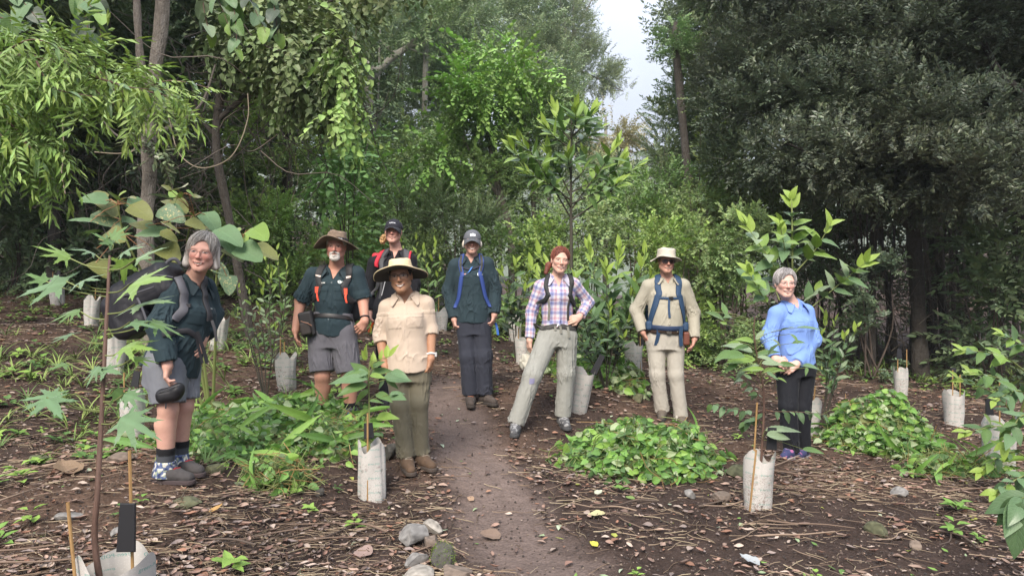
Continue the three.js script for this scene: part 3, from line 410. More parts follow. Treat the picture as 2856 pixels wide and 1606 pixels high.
function guard(label, at, { h = 0.42, r = 0.088, tilt = 0, tiltZ = 0, flare = 0.15, mat = 0, seed = 1, stakes = [[-0.05, 0.55]], clip = [0.05, 0.12], turn = 0, squash = 1 }) {
  const root = thing('tree_guard', label, 'tree guard', at, 'printed tree guards round the saplings'), R = RNG(seed), n = 64, rows = 14, pos = [], uv = [], idx = [];
  for (let j = 0; j <= rows; j++) for (let i = 0; i <= n; i++) {
    const a = i / n * Math.PI * 2, t = j / rows, top = h * (0.90 + 0.085 * Math.sin(a * 3 + seed) + 0.03 * Math.sin(a * 5 + seed * 2)), y = t * top - 0.03;
    const rr = r * (1 + flare * (t - 0.5)) * (1 + 0.07 * Math.sin(a * 2 + seed) + 0.05 * Math.sin(a * 3 + t * 4 + seed) - 0.07 * Math.exp(-Math.pow(Math.sin(a * 1.5 + seed * 1.7) * 5, 2)) + 0.03 * noise3(Math.cos(a) * 2, t * 3, seed)), d = 1 - 0.06 * Math.exp(-Math.pow((t - 0.15) * 5, 2)) * Math.cos(a + seed);
    pos.push(Math.cos(a + turn) * rr * d, y, Math.sin(a + turn) * rr * d * squash); uv.push(i / n * 1.35, Math.min(0.995, t * (top / h)));
  }
  for (let j = 0; j < rows; j++) for (let i = 0; i < n; i++) { const a = j * (n + 1) + i; idx.push(a, a + n + 1, a + 1, a + 1, a + n + 1, a + n + 2); }
  const g = new THREE.BufferGeometry(); g.setAttribute('position', new THREE.Float32BufferAttribute(pos, 3)); g.setAttribute('uv', new THREE.Float32BufferAttribute(uv, 2)); g.setIndex(idx); g.computeVertexNormals();
  part('sleeve', g, GUARD[mat], root);
  for (const [sx, sh2, sz = 0.03, lean = 0] of stakes) part('stake', tubeGeo([V(sx, -0.05, sz), V(sx + lean * 0.5, sh2 * 0.5, sz), V(sx + lean, sh2, sz)], 0.0065, 6), bamboo, root);
  if (clip) { const s = new THREE.Shape(); s.moveTo(-0.032, 0); s.lineTo(0.032, 0); s.lineTo(0.026, clip[1]); s.lineTo(-0.026, clip[1]); const b = new THREE.ExtrudeGeometry(s, { depth: 0.006, bevelEnabled: true, bevelSize: 0.003, bevelThickness: 0.003, bevelSegments: 1 }); b.rotateX(-0.08); b.rotateZ(clip[3] || 0); b.translate(clip[0], (clip[2] ?? h * 0.9), 0.02); part('clip', b, black, root); }
  root.rotation.z = tilt; root.rotation.x = tiltZ; return root;
}
const gp = (px, d) => onG(px, d);
const GB = P(300, 1606, 2.75);
const near = V(-1.47, G(-1.47, -2.72), -2.72);
guard('near tree guard cut by the bottom left corner of the picture', near, { h: 0.45, r: 0.115, seed: 3, flare: 0.25, stakes: [[-0.07, 0.62, 0.09, -0.06], [0.05, 0.78, -0.03, -0.02]], clip: [0.045, 0.17, 0.42], mat: 0, turn: 0.8 });
guard('clean pale tree guard round the sapling in front of the beige shirt', gp(1035, 4.95), { seed: 5, mat: 0, stakes: [[-0.01, 0.58, 0.075]], clip: [-0.01, 0.10, 0.40, 0.08], turn: 1.9, flare: -0.05 });
guard('muddy tree guard in the soil in front of the blue shirt', gp(2112, 4.85), { seed: 8, mat: 2, stakes: [[-0.07, 0.40, 0.065, 0.02], [-0.04, 0.7, 0]], clip: [0.065, 0.14, 0.40], tilt: -0.06, turn: 0.4 });
guard('tree guard at the left under the dark wood edge', gp(157, 12.3), { seed: 9, mat: 1, clip: [0.04, 0.12, 0.45], r: 0.105, h: 0.46 });
guard('tree guard on the left slope behind the lobed sapling', gp(252, 9.6), { seed: 10, mat: 0, clip: null, tilt: -0.06, stakes: [[0.05, 0.5]], h: 0.46 });
guard('white tree guard just left of the black backpack', gp(322, 7.7), { seed: 12, mat: 0, clip: [0.045, 0.14, 0.3], h: 0.46, r: 0.1, tilt: 0.05, stakes: [[0.06, 0.42, 0.06]], flare: 0.35 });
guard('tree guard standing beside the shorts of the stooping woman', gp(366, 6.3), { seed: 13, mat: 1, clip: [0.035, 0.13, 0.43, -0.15], r: 0.1, h: 0.44 });
guard('white leaning tree guard right of the stooping woman', gp(602, 8.7), { seed: 14, mat: 0, clip: [-0.07, 0.26, 0.02, 0.1], tilt: -0.1, flare: 0.3, r: 0.1, h: 0.44, stakes: [[-0.06, 0.42, 0.08, 0.02]] });
guard('small far tree guard on the slope above', gp(662, 15.5), { seed: 15, mat: 0, clip: null, h: 0.46 });
guard('tree guard left of the bearded man', gp(797, 7.7), { seed: 16, mat: 1, clip: null, stakes: [[0.01, 0.5, 0.09], [-0.06, 0.55, 0]], r: 0.1 });
guard('grey tree guard right of the beige shirt sleeve', gp(1232, 12), { seed: 17, mat: 2, clip: [0, 0.05, 0.42], r: 0.1 });
guard('tree guard behind the plaid elbow', gp(1436, 12.2), { seed: 18, mat: 2, clip: null, r: 0.11, h: 0.5 });
guard('tree guard just right of the plaid sleeve cuff', gp(1456, 10.2), { seed: 19, mat: 1, clip: null, stakes: [[-0.05, 0.5]] });
guard('leaning tree guard with a long black clip behind the grey trousers', gp(1612, 7.2), { seed: 20, mat: 0, tilt: -0.13, flare: 0.45, h: 0.47, r: 0.1, clip: [0.1, 0.2, 0.38, -0.35], stakes: [] });
guard('tree guard left of the khaki trousers', gp(1768, 9), { seed: 21, mat: 1, clip: [0.09, 0.08, 0.33], r: 0.1, stakes: [[0.07, 0.44, 0.06]] });
guard('tree guard behind the legs of the woman in blue', gp(2258, 7.4), { seed: 22, mat: 1, clip: null, tilt: -0.1, stakes: [[0, 0.5]] });
guard('dull tree guard under the dark trees', gp(2514, 9.5), { seed: 23, mat: 2, clip: [-0.03, 0.12, 0.5], stakes: [[0.05, 0.62, 0.05], [-0.04, 0.6, 0]] });
guard('bright tree guard behind the right-hand weed heap', gp(2662, 8), { seed: 24, mat: 0, clip: [-0.02, 0.12, 0.5, -0.05], stakes: [[0.05, 0.55], [-0.03, 0.6]], r: 0.1 });
guard('tree guard half hidden by leaves at the right edge', gp(2790, 6.2), { seed: 25, mat: 1, clip: [-0.1, 0.13, 0.47], stakes: [[-0.02, 0.75]], r: 0.115, h: 0.5 });
guard('tree guard glimpsed between the legs under the grey cap', gp(1322, 9.2), { seed: 26, mat: 1, clip: null });

// ---- the lobed sapling in the near guard
{
  const z = Z(0, 450, 1.2535), root = thing('lobed_leaf_sapling', 'tall thin sapling with deeply lobed leaves in the near tree guard', 'sapling', near.clone()), R = RNG(401);
  const dAt = (y) => mix(3.05, 2.72, clamp((y - 240) / 900)), sx = (y) => mix(382, 330, clamp((y - 330) / 1000)), st = (y) => z(sx(y), y, dAt(y));
  part('stem', localise(tubeGeo(curve([near.clone().add(V(0, 0, 0)), st(1340), st(1150), st(900), st(700), st(500), st(370), st(330)], 40), (t) => mix(0.0125, 0.005, t) * (1 + 0.06 * Math.sin(t * 150)), 8), root), stemMat.brown, root);
  const L = [[245, 340, 110, 275, 0], [330, 325, 240, 290, 0], [395, 290, 335, 250, 0], [425, 320, 500, 280, 0], [470, 345, 560, 295, 1], [430, 340, 432, 440, 0], [230, 420, 30, 455, -0.05], [280, 420, 340, 395, 0], [450, 430, 590, 385, 0.15], [470, 500, 610, 465, 0.1], [520, 560, 660, 600, 0.15], [455, 560, 560, 575, 0.2], [280, 525, 160, 548, 0], [250, 605, 160, 615, -0.2], [345, 715, 300, 770, 0.05], [355, 725, 425, 735, 0.05], [205, 830, 55, 815, 0.1], [160, 825, 215, 885, 0.15], [395, 800, 440, 840, 0.05], [430, 815, 535, 838, 0.1], [420, 895, 570, 965, 0.2], [235, 705, 185, 718, -0.2], [425, 655, 535, 635, 0], [460, 690, 550, 692, 0.1], [160, 420, 80, 380, -0.3], [330, 250, 300, 235, -0.2], [390, 275, 420, 240, -0.1]];
  for (const [bx, by, tx, ty, dz] of L) { const d = dAt(by) - (dz || R.r(-0.15, 0.15)), b = z(bx, by, d), y0 = by + 0.22 * Math.abs(bx - 360) + 10, a = st(Math.min(y0, 1000)); part('leaf_stalk', localise(tubeGeo(curve([a, a.clone().lerp(b, 0.55).add(V(0, -0.012, 0)), b], 8), 0.0028, 5), root), stemMat.green, root); const tp = z(tx, ty, d - R.r(-0.05, 0.12)), dir = tp.clone().sub(b); placeLeaf(root, pick(R, GEO.lobed), pick(R, [LM.mid, LM.grey, LM.mid, LM.grey, LM.lime]), b, dir, V(R.r(-0.3, 0.3), 1, R.r(0.25, 0.8)), Math.max(0.1, dir.length()) * 0.82); }
}
// ---- the big-leaved sapling behind the stooping woman
{
  const z = Z(180, 490, 2.348), b0 = onG(590, 6.6), root = thing('big_leaf_sapling', 'sapling with broad spotted leaves behind the stooping woman', 'sapling', b0), R = RNG(402);
  const S = [[[345, 190, 6.1], [385, 380, 6.2]], [[735, 120, 6.3], [690, 330, 6.3]], [[850, 260, 6.2], [800, 420, 6.3]], [[1170, 390, 6.0], [1010, 570, 6.2]]];
  for (const [t, m] of S) part('stem', localise(tubeGeo(curve([b0, b0.clone().lerp(z(...m), 0.6).add(V(0, 0.05, 0)), z(...m), z(...t)], 20), (q) => mix(0.016, 0.005, q), 6), root), stemMat.green, root);
  const O = LM.olive, Y = LM.lime, N = LM.young, S1 = spotted, Gr = LM.grey;
  const L = [[265, 160, 55, 125, Gr], [330, 150, 280, 88, Y], [350, 140, 400, 85, N], [355, 160, 445, 245, Gr], [260, 150, 175, 90, O], [395, 150, 470, 120, O], [195, 265, 395, 345, S1], [165, 300, -10, 285, Gr], [250, 180, 350, 240, O], [430, 170, 600, 295, Gr], [450, 200, 590, 300, O], [365, 290, 500, 300, Gr], [690, 95, 622, 50, O], [690, 155, 528, 95, S1], [715, 135, 680, 85, Y], [760, 140, 745, 95, Y], [800, 100, 870, 140, Y], [850, 140, 912, 115, O], [690, 165, 815, 235, O], [635, 230, 810, 300, S1], [690, 205, 800, 262, Gr], [540, 325, 670, 385, Gr], [480, 310, 585, 375, O], [640, 380, 410, 365, Gr], [640, 370, 755, 440, O], [810, 240, 875, 275, N], [810, 300, 940, 350, O], [920, 255, 1035, 375, Gr], [1010, 360, 1185, 425, Gr], [930, 340, 1070, 395, O], [1010, 390, 1140, 480, Gr], [1090, 370, 1150, 340, Y], [1240, 350, 1332, 415, Y], [1150, 385, 1195, 430, N], [1155, 470, 1312, 570, Gr], [1245, 465, 1425, 560, O], [1060, 490, 1190, 560, O], [960, 590, 1095, 640, S1], [980, 610, 1050, 700, S1], [640, 310, 775, 385, O], [200, 480, 320, 570, S1], [640, 465, 745, 535, O], [560, 460, 665, 530, Gr], [1000, 640, 1080, 740, O], [1060, 660, 1090, 770, S1], [280, 380, 395, 420, O], [200, 570, 290, 650, O], [740, 90, 790, 60, O], [1200, 360, 1260, 330, Y], [560, 560, 640, 600, Gr], [430, 350, 300, 400, Gr]];
  for (const [ax, ay, bx, by, m] of L) { const d = 6.15 + R.r(-0.3, 0.25), a = z(ax, ay, d), b = z(bx, by, d - R.r(-0.12, 0.2)); placeLeaf(root, pick(R, GEO.heart), m, a, b.clone().sub(a), V(R.r(-0.4, 0.4), 0.8, R.r(0.05, 0.8)), Math.max(0.09, b.distanceTo(a)) * 0.86); const st = S.map(([t, q]) => [z(...t), z(...q)]).flatMap(([t, q]) => [t, q, t.clone().lerp(q, 0.5)]).sort((p, q) => p.distanceTo(a) - q.distanceTo(a))[0]; part('leaf_stalk', localise(tubeGeo([st, st.clone().lerp(a, 0.5).add(V(0, 0.02, 0)), a], 0.003, 5), root), stemMat.red, root); }
}
// ---- the sapling in the clean guard
{
  const z = Z(780, 590, 1.931), b0 = gp(1030, 4.95), root = thing('small_sapling', 'small bright sapling rising from the clean pale tree guard', 'sapling', b0), R = RNG(403), d = 4.97;
  part('stem', localise(tubeGeo(curve([b0, z(482, 1160, d), z(480, 1000, d), z(478, 880, d), z(490, 760, d)], 20), (t) => mix(0.007, 0.0025, t), 6), root), stemMat.green, root);
  const L = [[470, 890, 330, 880], [470, 905, 252, 902], [470, 930, 303, 962], [478, 885, 378, 812], [485, 880, 565, 888], [490, 870, 618, 838], [560, 890, 716, 900], [570, 905, 650, 948], [590, 985, 680, 960], [585, 992, 674, 1000], [500, 850, 508, 745], [540, 800, 548, 738], [575, 790, 580, 712], [590, 780, 634, 712], [470, 790, 454, 718], [485, 960, 425, 990], [480, 1060, 408, 1102], [520, 1110, 618, 1088], [440, 1075, 492, 1112], [560, 905, 530, 955], [480, 1200, 350, 1215], [500, 840, 565, 790], [480, 1020, 565, 1022], [470, 870, 300, 850], [475, 870, 390, 880], [480, 960, 400, 1010], [520, 980, 600, 1010], [465, 800, 440, 745], [600, 860, 690, 880]];
  L.forEach(([ax, ay, bx, by], i) => { const q = d + R.r(-0.12, 0.1), a = z(ax, ay, q), b = z(bx, by, q - R.r(-0.05, 0.14)), y = Math.min(1120, ay + 30), s = z(480, y, d); if (Math.abs(ax - 480) > 18) part('leaf_stalk', localise(tubeGeo([s, a], 0.002, 4), root), stemMat.green, root); leafTo(root, R, i % 3 ? GEO.slender : GEO.ovate, by < 780 ? LM.young : pick(R, [LM.lime, LM.mid, LM.lime, LM.grey]), a, b); });
}
// ---- the tall glossy sapling in the middle
{
  const z = Z(1400, 250, 1.82), b0 = onG(1593, 8.6), root = thing('tall_glossy_sapling', 'tall young tree with long glossy leaves standing under the sky gap', 'sapling', b0), R = RNG(404), d = 8.6;
  part('trunk', localise(tubeGeo(curve([b0, z(352, 790, d), z(350, 520, d), z(351, 250, d), z(354, 130, d)], 24), (t) => mix(0.026, 0.006, t), 7), root), stemMat.dark, root);
  const o = { L: [0.19, 0.27], mats: [LM.mid, LM.lime, LM.gloss, LM.lime, LM.mid], tips: 6, n: 20, r0: 0.012, droop: 0.12 };
  const B = [[[350, 650], [250, 480], [170, 350], [85, 255]], [[350, 610], [430, 500], [520, 380], [585, 275]], [[352, 660], [530, 540], [640, 420], [715, 385]], [[350, 560], [220, 470], [110, 370], [30, 275]], [[350, 540], [300, 440], [260, 380], [230, 310]], [[351, 260], [300, 190], [262, 90]], [[351, 250], [375, 160], [372, 90]], [[351, 240], [430, 170], [475, 100]], [[351, 480], [420, 400], [415, 320]], [[351, 430], [340, 380], [335, 330]], [[352, 520], [460, 470], [560, 420], [620, 350]], [[352, 600], [300, 520], [200, 460], [110, 410]], [[352, 300], [280, 250], [215, 180]], [[352, 290], [430, 240], [490, 200]], [[352, 580], [440, 540], [540, 500], [600, 470]]];
  B.forEach((b, i) => along(root, R, b.map(([x, y], k) => z(x, y, d + (k / b.length) * ((i * 37 % 11) / 11 - 0.55) * 1.2)), { ...o, n: b.length > 3 ? 23 : 15 }));
}
// ---- glossy saplings behind the plaid shirt
const bushSapling = (name, label, b0, ends, seed, o, ctr = 0.45) => { const root = thing(name, label, 'sapling', b0), R = RNG(seed); for (const [x, y, d] of ends) { const e = P(x, y, d), m = b0.clone().lerp(e, ctr).add(V(R.r(-0.08, 0.08), 0.12, R.r(-0.08, 0.08))); along(root, R, [b0, m, e], { from: 0.35, ...o }); } return root; };
bushSapling('glossy_bush_sapling', 'spreading sapling of long glossy leaves between the plaid shirt and the khaki hat', onG(1700, 8.3), [[1500, 705, 8.3], [1560, 690, 8.6], [1640, 680, 8.4], [1730, 690, 8.2], [1800, 705, 7.9], [1835, 735, 7.6], [1690, 740, 7.9], [1600, 780, 8.1], [1770, 800, 8], [1640, 850, 7.8], [1560, 800, 8.6], [1700, 900, 7.8], [1480, 740, 8.7]], 405, { n: 20, L: [0.17, 0.26], mats: [LM.mid, LM.lime, LM.gloss, LM.grey, LM.deep], tips: 5, droop: 0.1 });
bushSapling('low_glossy_sapling', 'low glossy sapling beside the plaid elbow and trouser hip', onG(1690, 8.0), [[1620, 860, 7.6], [1580, 900, 7.6], [1700, 850, 7.6], [1760, 880, 7.7], [1600, 940, 7.5], [1680, 930, 7.4], [1740, 940, 7.7]], 406, { n: 15, L: [0.11, 0.16], mats: [LM.gloss, LM.deep, LM.dark, LM.grey], tips: 3, droop: 0.15 });
bushSapling('dark_glossy_sapling', 'sapling of dark long leaves between the grey cap and the plaid shirt', onG(1440, 10.4), [[1395, 740, 10], [1440, 725, 10], [1480, 750, 9.8], [1410, 790, 9.8], [1470, 800, 9.9], [1390, 820, 10.2]], 407, { n: 13, L: [0.16, 0.24], mats: [LM.deep, LM.mid, LM.dark], tips: 3, droop: 0.15 });
bushSapling('slim_sapling', 'slim sapling of pale narrow leaves left of the bearded man', onG(765, 8.2), [[740, 720, 8.2], [770, 690, 8.3], [800, 720, 8], [730, 790, 8.2], [790, 800, 8], [760, 750, 8.1]], 408, { n: 14, L: [0.09, 0.14], mats: [LM.mid, LM.pale, LM.lime], tips: 4 });
bushSapling('trailing_sapling', 'thin arching sapling right of the stooping woman', onG(740, 7.2), [[690, 800, 7.4], [655, 850, 7.5], [720, 850, 7.2], [770, 900, 7.1], [660, 780, 7.4]], 409, { n: 13, L: [0.06, 0.1], mats: [LM.mid, LM.lime, LM.pale], tips: 3 });
bushSapling('narrow_leaf_sapling', 'narrow-leaved sapling right of the blue shirt', onG(2290, 7.2), [[2330, 890, 7], [2395, 905, 6.9], [2360, 930, 7], [2300, 870, 7.1], [2290, 930, 7]], 410, { n: 13, L: [0.1, 0.16], geos: GEO.lance, mats: [LM.mid, LM.pale, LM.gloss], tips: 3 });
bushSapling('ginger_sapling', 'light green sapling behind the black cap', onG(1190, 9.6), [[1180, 690, 9.4], [1215, 665, 9.5], [1160, 660, 9.6], [1230, 720, 9.3], [1110, 625, 9.7]], 411, { n: 12, L: [0.1, 0.17], mats: [LM.lime, LM.mid], tips: 4 });
// ---- the broad-leaved sapling behind the woman in blue
{
  const z = Z(1980, 500, 1.5423), b0 = onG(2205, 7.0), root = thing('tiered_sapling', 'tiered sapling of large pale-green leaves behind the woman in blue', 'sapling', b0), R = RNG(412), d = 6.95;
  part('trunk', localise(tubeGeo(curve([b0, z(352, 600, d), z(356, 390, d), z(354, 120, d), z(350, 70, d)], 20), (t) => mix(0.016, 0.005, t), 7), root), stemMat.green, root);
  const o = { pairs: true, geos: [...GEO.ovate], mats: [LM.grey, LM.lime, LM.lime, LM.pale], tip: LM.young, mat: stemMat.green, L: [0.18, 0.25], up: 0.35, droop: 0.05, roll: 0.25, out: 1.25, r0: 0.008 };
  const B = [[[[356, 430], [356, 260], [350, 70]], 14, 0], [[[345, 480], [250, 330], [145, 180]], 12, 0.15], [[[350, 420], [322, 290], [298, 160]], 9, 0.25], [[[370, 400], [450, 310], [525, 185]], 10, 0.1], [[[380, 600], [560, 450], [685, 345]], 12, 0.3], [[[300, 620], [215, 480], [160, 390]], 12, 0.3], [[[300, 520], [280, 460], [275, 415]], 6, -0.1], [[[350, 560], [420, 520], [470, 480]], 6, -0.2]];
  B.forEach(([b, n, dz]) => along(root, R, b.map(([x, y], k) => z(x, y, d - dz * k / 2)), { ...o, n: n + 2, tips: n > 8 ? 4 : 2 }));
}
// ---- the drooping sapling in the muddy guard
{
  const z = Z(1980, 500, 1.5423), b0 = gp(2112, 4.85), root = thing('drooping_sapling', 'drooping sapling growing from the muddy tree guard before the blue shirt', 'sapling', b0), R = RNG(413), d = 4.88;
  part('stem', localise(tubeGeo(curve([b0, z(226, 1150, d), z(232, 900, d), z(210, 790, d), z(190, 650, d), z(196, 590, d)], 24), (t) => mix(0.010, 0.003, t), 6), root), stemMat.brown, root);
  const L = [[185, 745, 55, 680], [195, 772, 72, 778], [200, 755, 305, 732], [205, 765, 315, 775], [190, 700, 120, 672], [60, 605, -10, 560], [70, 585, 55, 520], [100, 600, 75, 570], [115, 610, 135, 580], [75, 625, 40, 610], [20, 570, 0, 520], [310, 650, 362, 625], [370, 640, 485, 635], [345, 665, 392, 690], [355, 705, 405, 690], [235, 820, 130, 812], [215, 800, 110, 830], [225, 790, 320, 790], [230, 830, 330, 800], [270, 690, 330, 720], [170, 720, 90, 720], [150, 760, 40, 740], [120, 790, 60, 830], [160, 810, 100, 860], [245, 830, 300, 860], [200, 690, 240, 640], [240, 1080, 395, 1070], [245, 1100, 360, 1108], [400, 1160, 495, 1172], [235, 1010, 175, 1040], [250, 760, 290, 700], [300, 800, 380, 790], [400, 800, 470, 800], [420, 810, 415, 840], [180, 860, 140, 830], [130, 700, 60, 715], [100, 740, 20, 760], [290, 855, 335, 862]];
  L.forEach(([ax, ay, bx, by]) => { const q = d + R.r(-0.22, 0.15), a = z(ax, ay, q), b = z(bx, by, q - R.r(-0.08, 0.12)), s = z(mix(225, 200, clamp((900 - ay) / 250)), Math.min(ay + 40, 1120), d); part('leaf_stalk', localise(tubeGeo([s, s.clone().lerp(a, 0.5).add(V(0, 0.015, 0)), a], 0.0018, 4), root), stemMat.green, root); leafTo(root, R, GEO.serrate, pick(R, [LM.mid, LM.lime, LM.pale, LM.mid, LM.grey]), a, b, 0.4); });
  const hang = { geos: GEO.ovate, mats: [LM.deep, LM.mid, LM.grey], L: [0.06, 0.09], droop: 0.7, tips: 0, r0: 0.003, r1: 0.0015, from: 0.2, n: 11, mat: stemMat.brown };
  along(root, R, [z(228, 1000, d), z(120, 990, d - 0.1), z(0, 965, d - 0.15)], hang); along(root, R, [z(230, 1000, d), z(360, 1000, d - 0.15), z(500, 1010, d - 0.2)], hang); along(root, R, [z(230, 960, d), z(190, 900, d + 0.1), z(130, 850, d + 0.15)], { ...hang, mats: [LM.mid, LM.pale] }); along(root, R, [z(228, 1040, d), z(190, 1030, d + 0.1), z(140, 1050, d + 0.15)], hang);
}
// ---- the sapling at the right edge and a low branch below it
{
  const b0 = gp(2800, 6.2), root = thing('right_edge_sapling', 'leafy sapling at the right edge by the half-hidden tree guard', 'sapling', b0), R = RNG(414);
  const o = { geos: GEO.ovate, mats: [LM.mid, LM.gloss, LM.lime, LM.grey], L: [0.1, 0.16], n: 13, from: 0.3, droop: 0.18, tips: 3, mat: stemMat.green };
  const E = [[[2860, 1230, 5.9], [2790, 1110, 5.7], [2650, 1045, 5.6]], [[2900, 1150, 5.8], [2800, 1060, 5.5], [2690, 1035, 5.3]], [[2890, 1060, 5.7], [2790, 990, 5.5], [2670, 975, 5.5]], [[2900, 1000, 5.7], [2850, 960, 5.6], [2790, 930, 5.6]], [[2900, 1250, 5.5], [2800, 1190, 5.3], [2680, 1210, 5.2]], [[2900, 1300, 5.3], [2820, 1260, 5.2], [2730, 1320, 5.2]], [[2900, 1120, 5.4], [2840, 1090, 5.3], [2770, 1120, 5.2]], [[2910, 1200, 5.2], [2850, 1160, 5], [2800, 1250, 5]], [[2900, 1320, 5], [2850, 1330, 4.9], [2770, 1380, 4.9]]];
  part('stem', localise(tubeGeo(curve([b0, P(2840, 1180, 6), P(2880, 1050, 5.8), P(2920, 900, 5.7)], 16), (t) => mix(0.014, 0.005, t), 6), root), stemMat.green, root);
  E.forEach((e) => along(root, R, e.map((p) => P(...p)), o));
}
{
  const b0 = onG(2950, 3.4), root = thing('corner_plant', 'dark drooping leaves in the lower right corner', 'plant', b0), R = RNG(415);
  along(root, R, [b0, P(2900, 1380, 3.3), P(2850, 1390, 3.25)], { geos: GEO.ovate, mats: [LM.deep, LM.gloss], n: 7, from: 0.6, L: [0.13, 0.2], droop: 0.9, tips: 0, mat: stemMat.green });
  leafTo(root, R, GEO.ovate, LM.grey, P(2850, 1390, 3.25), P(2805, 1500, 3.2)); leafTo(root, R, GEO.ovate, LM.deep, P(2850, 1400, 3.22), P(2830, 1560, 3.2));
}
// ---- overhanging: the narrow-leaved branch from the left
{
  const b0 = P(-420, 300, 4.2), root = thing('overhanging_branch', 'bright narrow-leaved branch reaching in from the upper left', 'branch', b0), R = RNG(416);
  const o = { geos: [GEO.slim[0], GEO.slim[1], GEO.slim[1]], mats: [LM.lime, LM.lime, LM.mid, LM.young, LM.grey], tip: LM.young, L: [0.075, 0.12], n: 24, from: 0.08, droop: 0.55, tips: 3, out: 0.9, mat: stemMat.brown, name: 'twig', r0: 0.006 };
  limb(root, 'bough', [P(-420, 300, 4.2), P(-100, 160, 4.1), P(150, 170, 4), P(330, 240, 3.95), P(450, 262, 3.9)], 0.02, 0.005, stemMat.brown, 20, 6); limb(root, 'bough', [P(-420, 320, 4.2), P(-200, 280, 4.1), P(-30, 300, 4), P(80, 400, 3.9)], 0.018, 0.004, stemMat.brown, 16, 6);
  const T = [[[0, 150], [90, 110], [200, 150]], [[60, 165], [180, 170], [280, 210]], [[150, 170], [260, 190], [345, 260]], [[280, 220], [370, 245], [470, 250]], [[380, 255], [470, 225], [585, 245]], [[440, 262], [480, 275], [505, 290]], [[300, 230], [340, 280], [385, 310]], [[100, 170], [140, 240], [260, 270]], [[0, 170], [60, 220], [150, 270]], [[-40, 90], [20, 90], [80, 130]], [[-60, 290], [10, 290], [60, 330]], [[-30, 300], [50, 340], [110, 400]], [[30, 350], [80, 390], [150, 420]], [[60, 390], [100, 430], [120, 475]], [[-80, 300], [-20, 350], [30, 420]], [[-60, 200], [-10, 210], [60, 260]], [[200, 185], [250, 240], [330, 300]]];
  T.forEach((t, i) => along(root, R, t.map(([x, y]) => P(x, y, 3.95 + ((i * 5) % 7 - 3) * 0.06)), { ...o, n: 17 }));
  crownMesh('leaf_mass', root, { kind: 'willow', count: 330, color: [0.115, 0.19, 0.04], seed: 417, size: 0.62, gap: -0.3, hang: true, clumps: [C(130, 160, 4, 130, 34, 0.25), C(290, 225, 4, 110, 34, 0.22), C(430, 255, 3.95, 100, 22, 0.2), C(60, 330, 4, 70, 50, 0.25), C(90, 420, 3.95, 50, 50, 0.2), C(0, 240, 4.05, 70, 60, 0.25)] });
}
// ---- hanging big-leaved vines at the top left
const vine = (label, at, drops, seed, mats, L) => { const root = thing('hanging_vine', label, 'vine', at), R = RNG(seed); for (const [pts, n] of drops) along(root, R, pts.map((p) => P(...p)), { geos: GEO.heart, mats, tip: LM.lime, tips: 1, n, from: 0.05, L, droop: 0.9, out: 1.2, mat: stemMat.brown, r0: 0.006, roll: 0.9, name: 'vine_stem' }); return root; };
vine('dark big-leaved vine hanging into the top left corner', P(120, -200, 5.4), [[[[-60, -120, 5.4], [40, -20, 5.4], [110, 60, 5.3]], 8], [[[100, -140, 5.4], [200, -30, 5.4], [290, 50, 5.3]], 9], [[[180, -100, 5.5], [230, 20, 5.4], [250, 120, 5.3]], 8], [[[-60, 30, 5.5], [40, 60, 5.4], [140, 80, 5.4]], 6], [[[240, -80, 5.5], [275, 40, 5.4], [280, 130, 5.4]], 5]], 420, [LM.deep, LM.mid, LM.dark, LM.grey], [0.13, 0.2]);
vine('big-leaved vine hanging at the top between the trunk and the vine curtain', P(660, -200, 6), [[[[520, -160, 6], [590, -40, 6], [640, 80, 5.9]], 9], [[[640, -160, 6], [690, -20, 6], [740, 90, 5.9]], 11], [[[600, -100, 6], [650, 20, 6], [660, 150, 5.9]], 10], [[[720, -120, 6], [760, 0, 6], [775, 110, 6]], 9], [[[560, -60, 6.2], [570, 40, 6.2], [590, 110, 6.2]], 5]], 421, [LM.deep, LM.mid, LM.grey, LM.pale, LM.dark], [0.12, 0.18]);
// ---- the lichen-grey trunk at the left and the tree above it
{
  const b = onG(415, 8.6), p = (x, y) => P(x, y, 8.6), top = p(470, -420);
  tree('lichen_trunk_tree', 'lichen-spotted tree trunk rising at the left behind the big-leaved sapling', null, b, { mat: BARK.grey, trunks: [[[b, p(408, 760), p(404, 620), p(416, 500), p(414, 400), p(428, 220), p(450, 60), p(455, -120), top], 0.095, 0.075], [[p(413, 390), p(400, 250), p(386, 120), p(380, 0), p(372, -150)], 0.05, 0.04], [[p(416, 380), p(500, 340), p(560, 290), p(600, 180)], 0.03, 0.012], [[p(412, 395), p(330, 380), p(280, 330)], 0.02, 0.006]],
    crowns: [{ kind: 'far', count: 620, color: [0.07, 0.105, 0.05], mat: FOL.dull, seed: 430, size: 0.9, gap: 0.0, clumps: [[top.clone().add(V(-1.5, 1.2, 0)), 3, 1.4, 2.6], [top.clone().add(V(1.2, 1.6, -1.5)), 2.4, 1.2, 2.4], [top.clone().add(V(-3.5, 0.8, 0.6)), 2.4, 1.1, 2.4]] }, { kind: 'broad', count: 46, color: [0.07, 0.1, 0.055], mat: FOL.waxy, seed: 431, size: 0.6, clumps: [C(415, 350, 8.45, 50, 60, 0.15), C(440, 420, 8.45, 50, 40, 0.15)] }] });
}
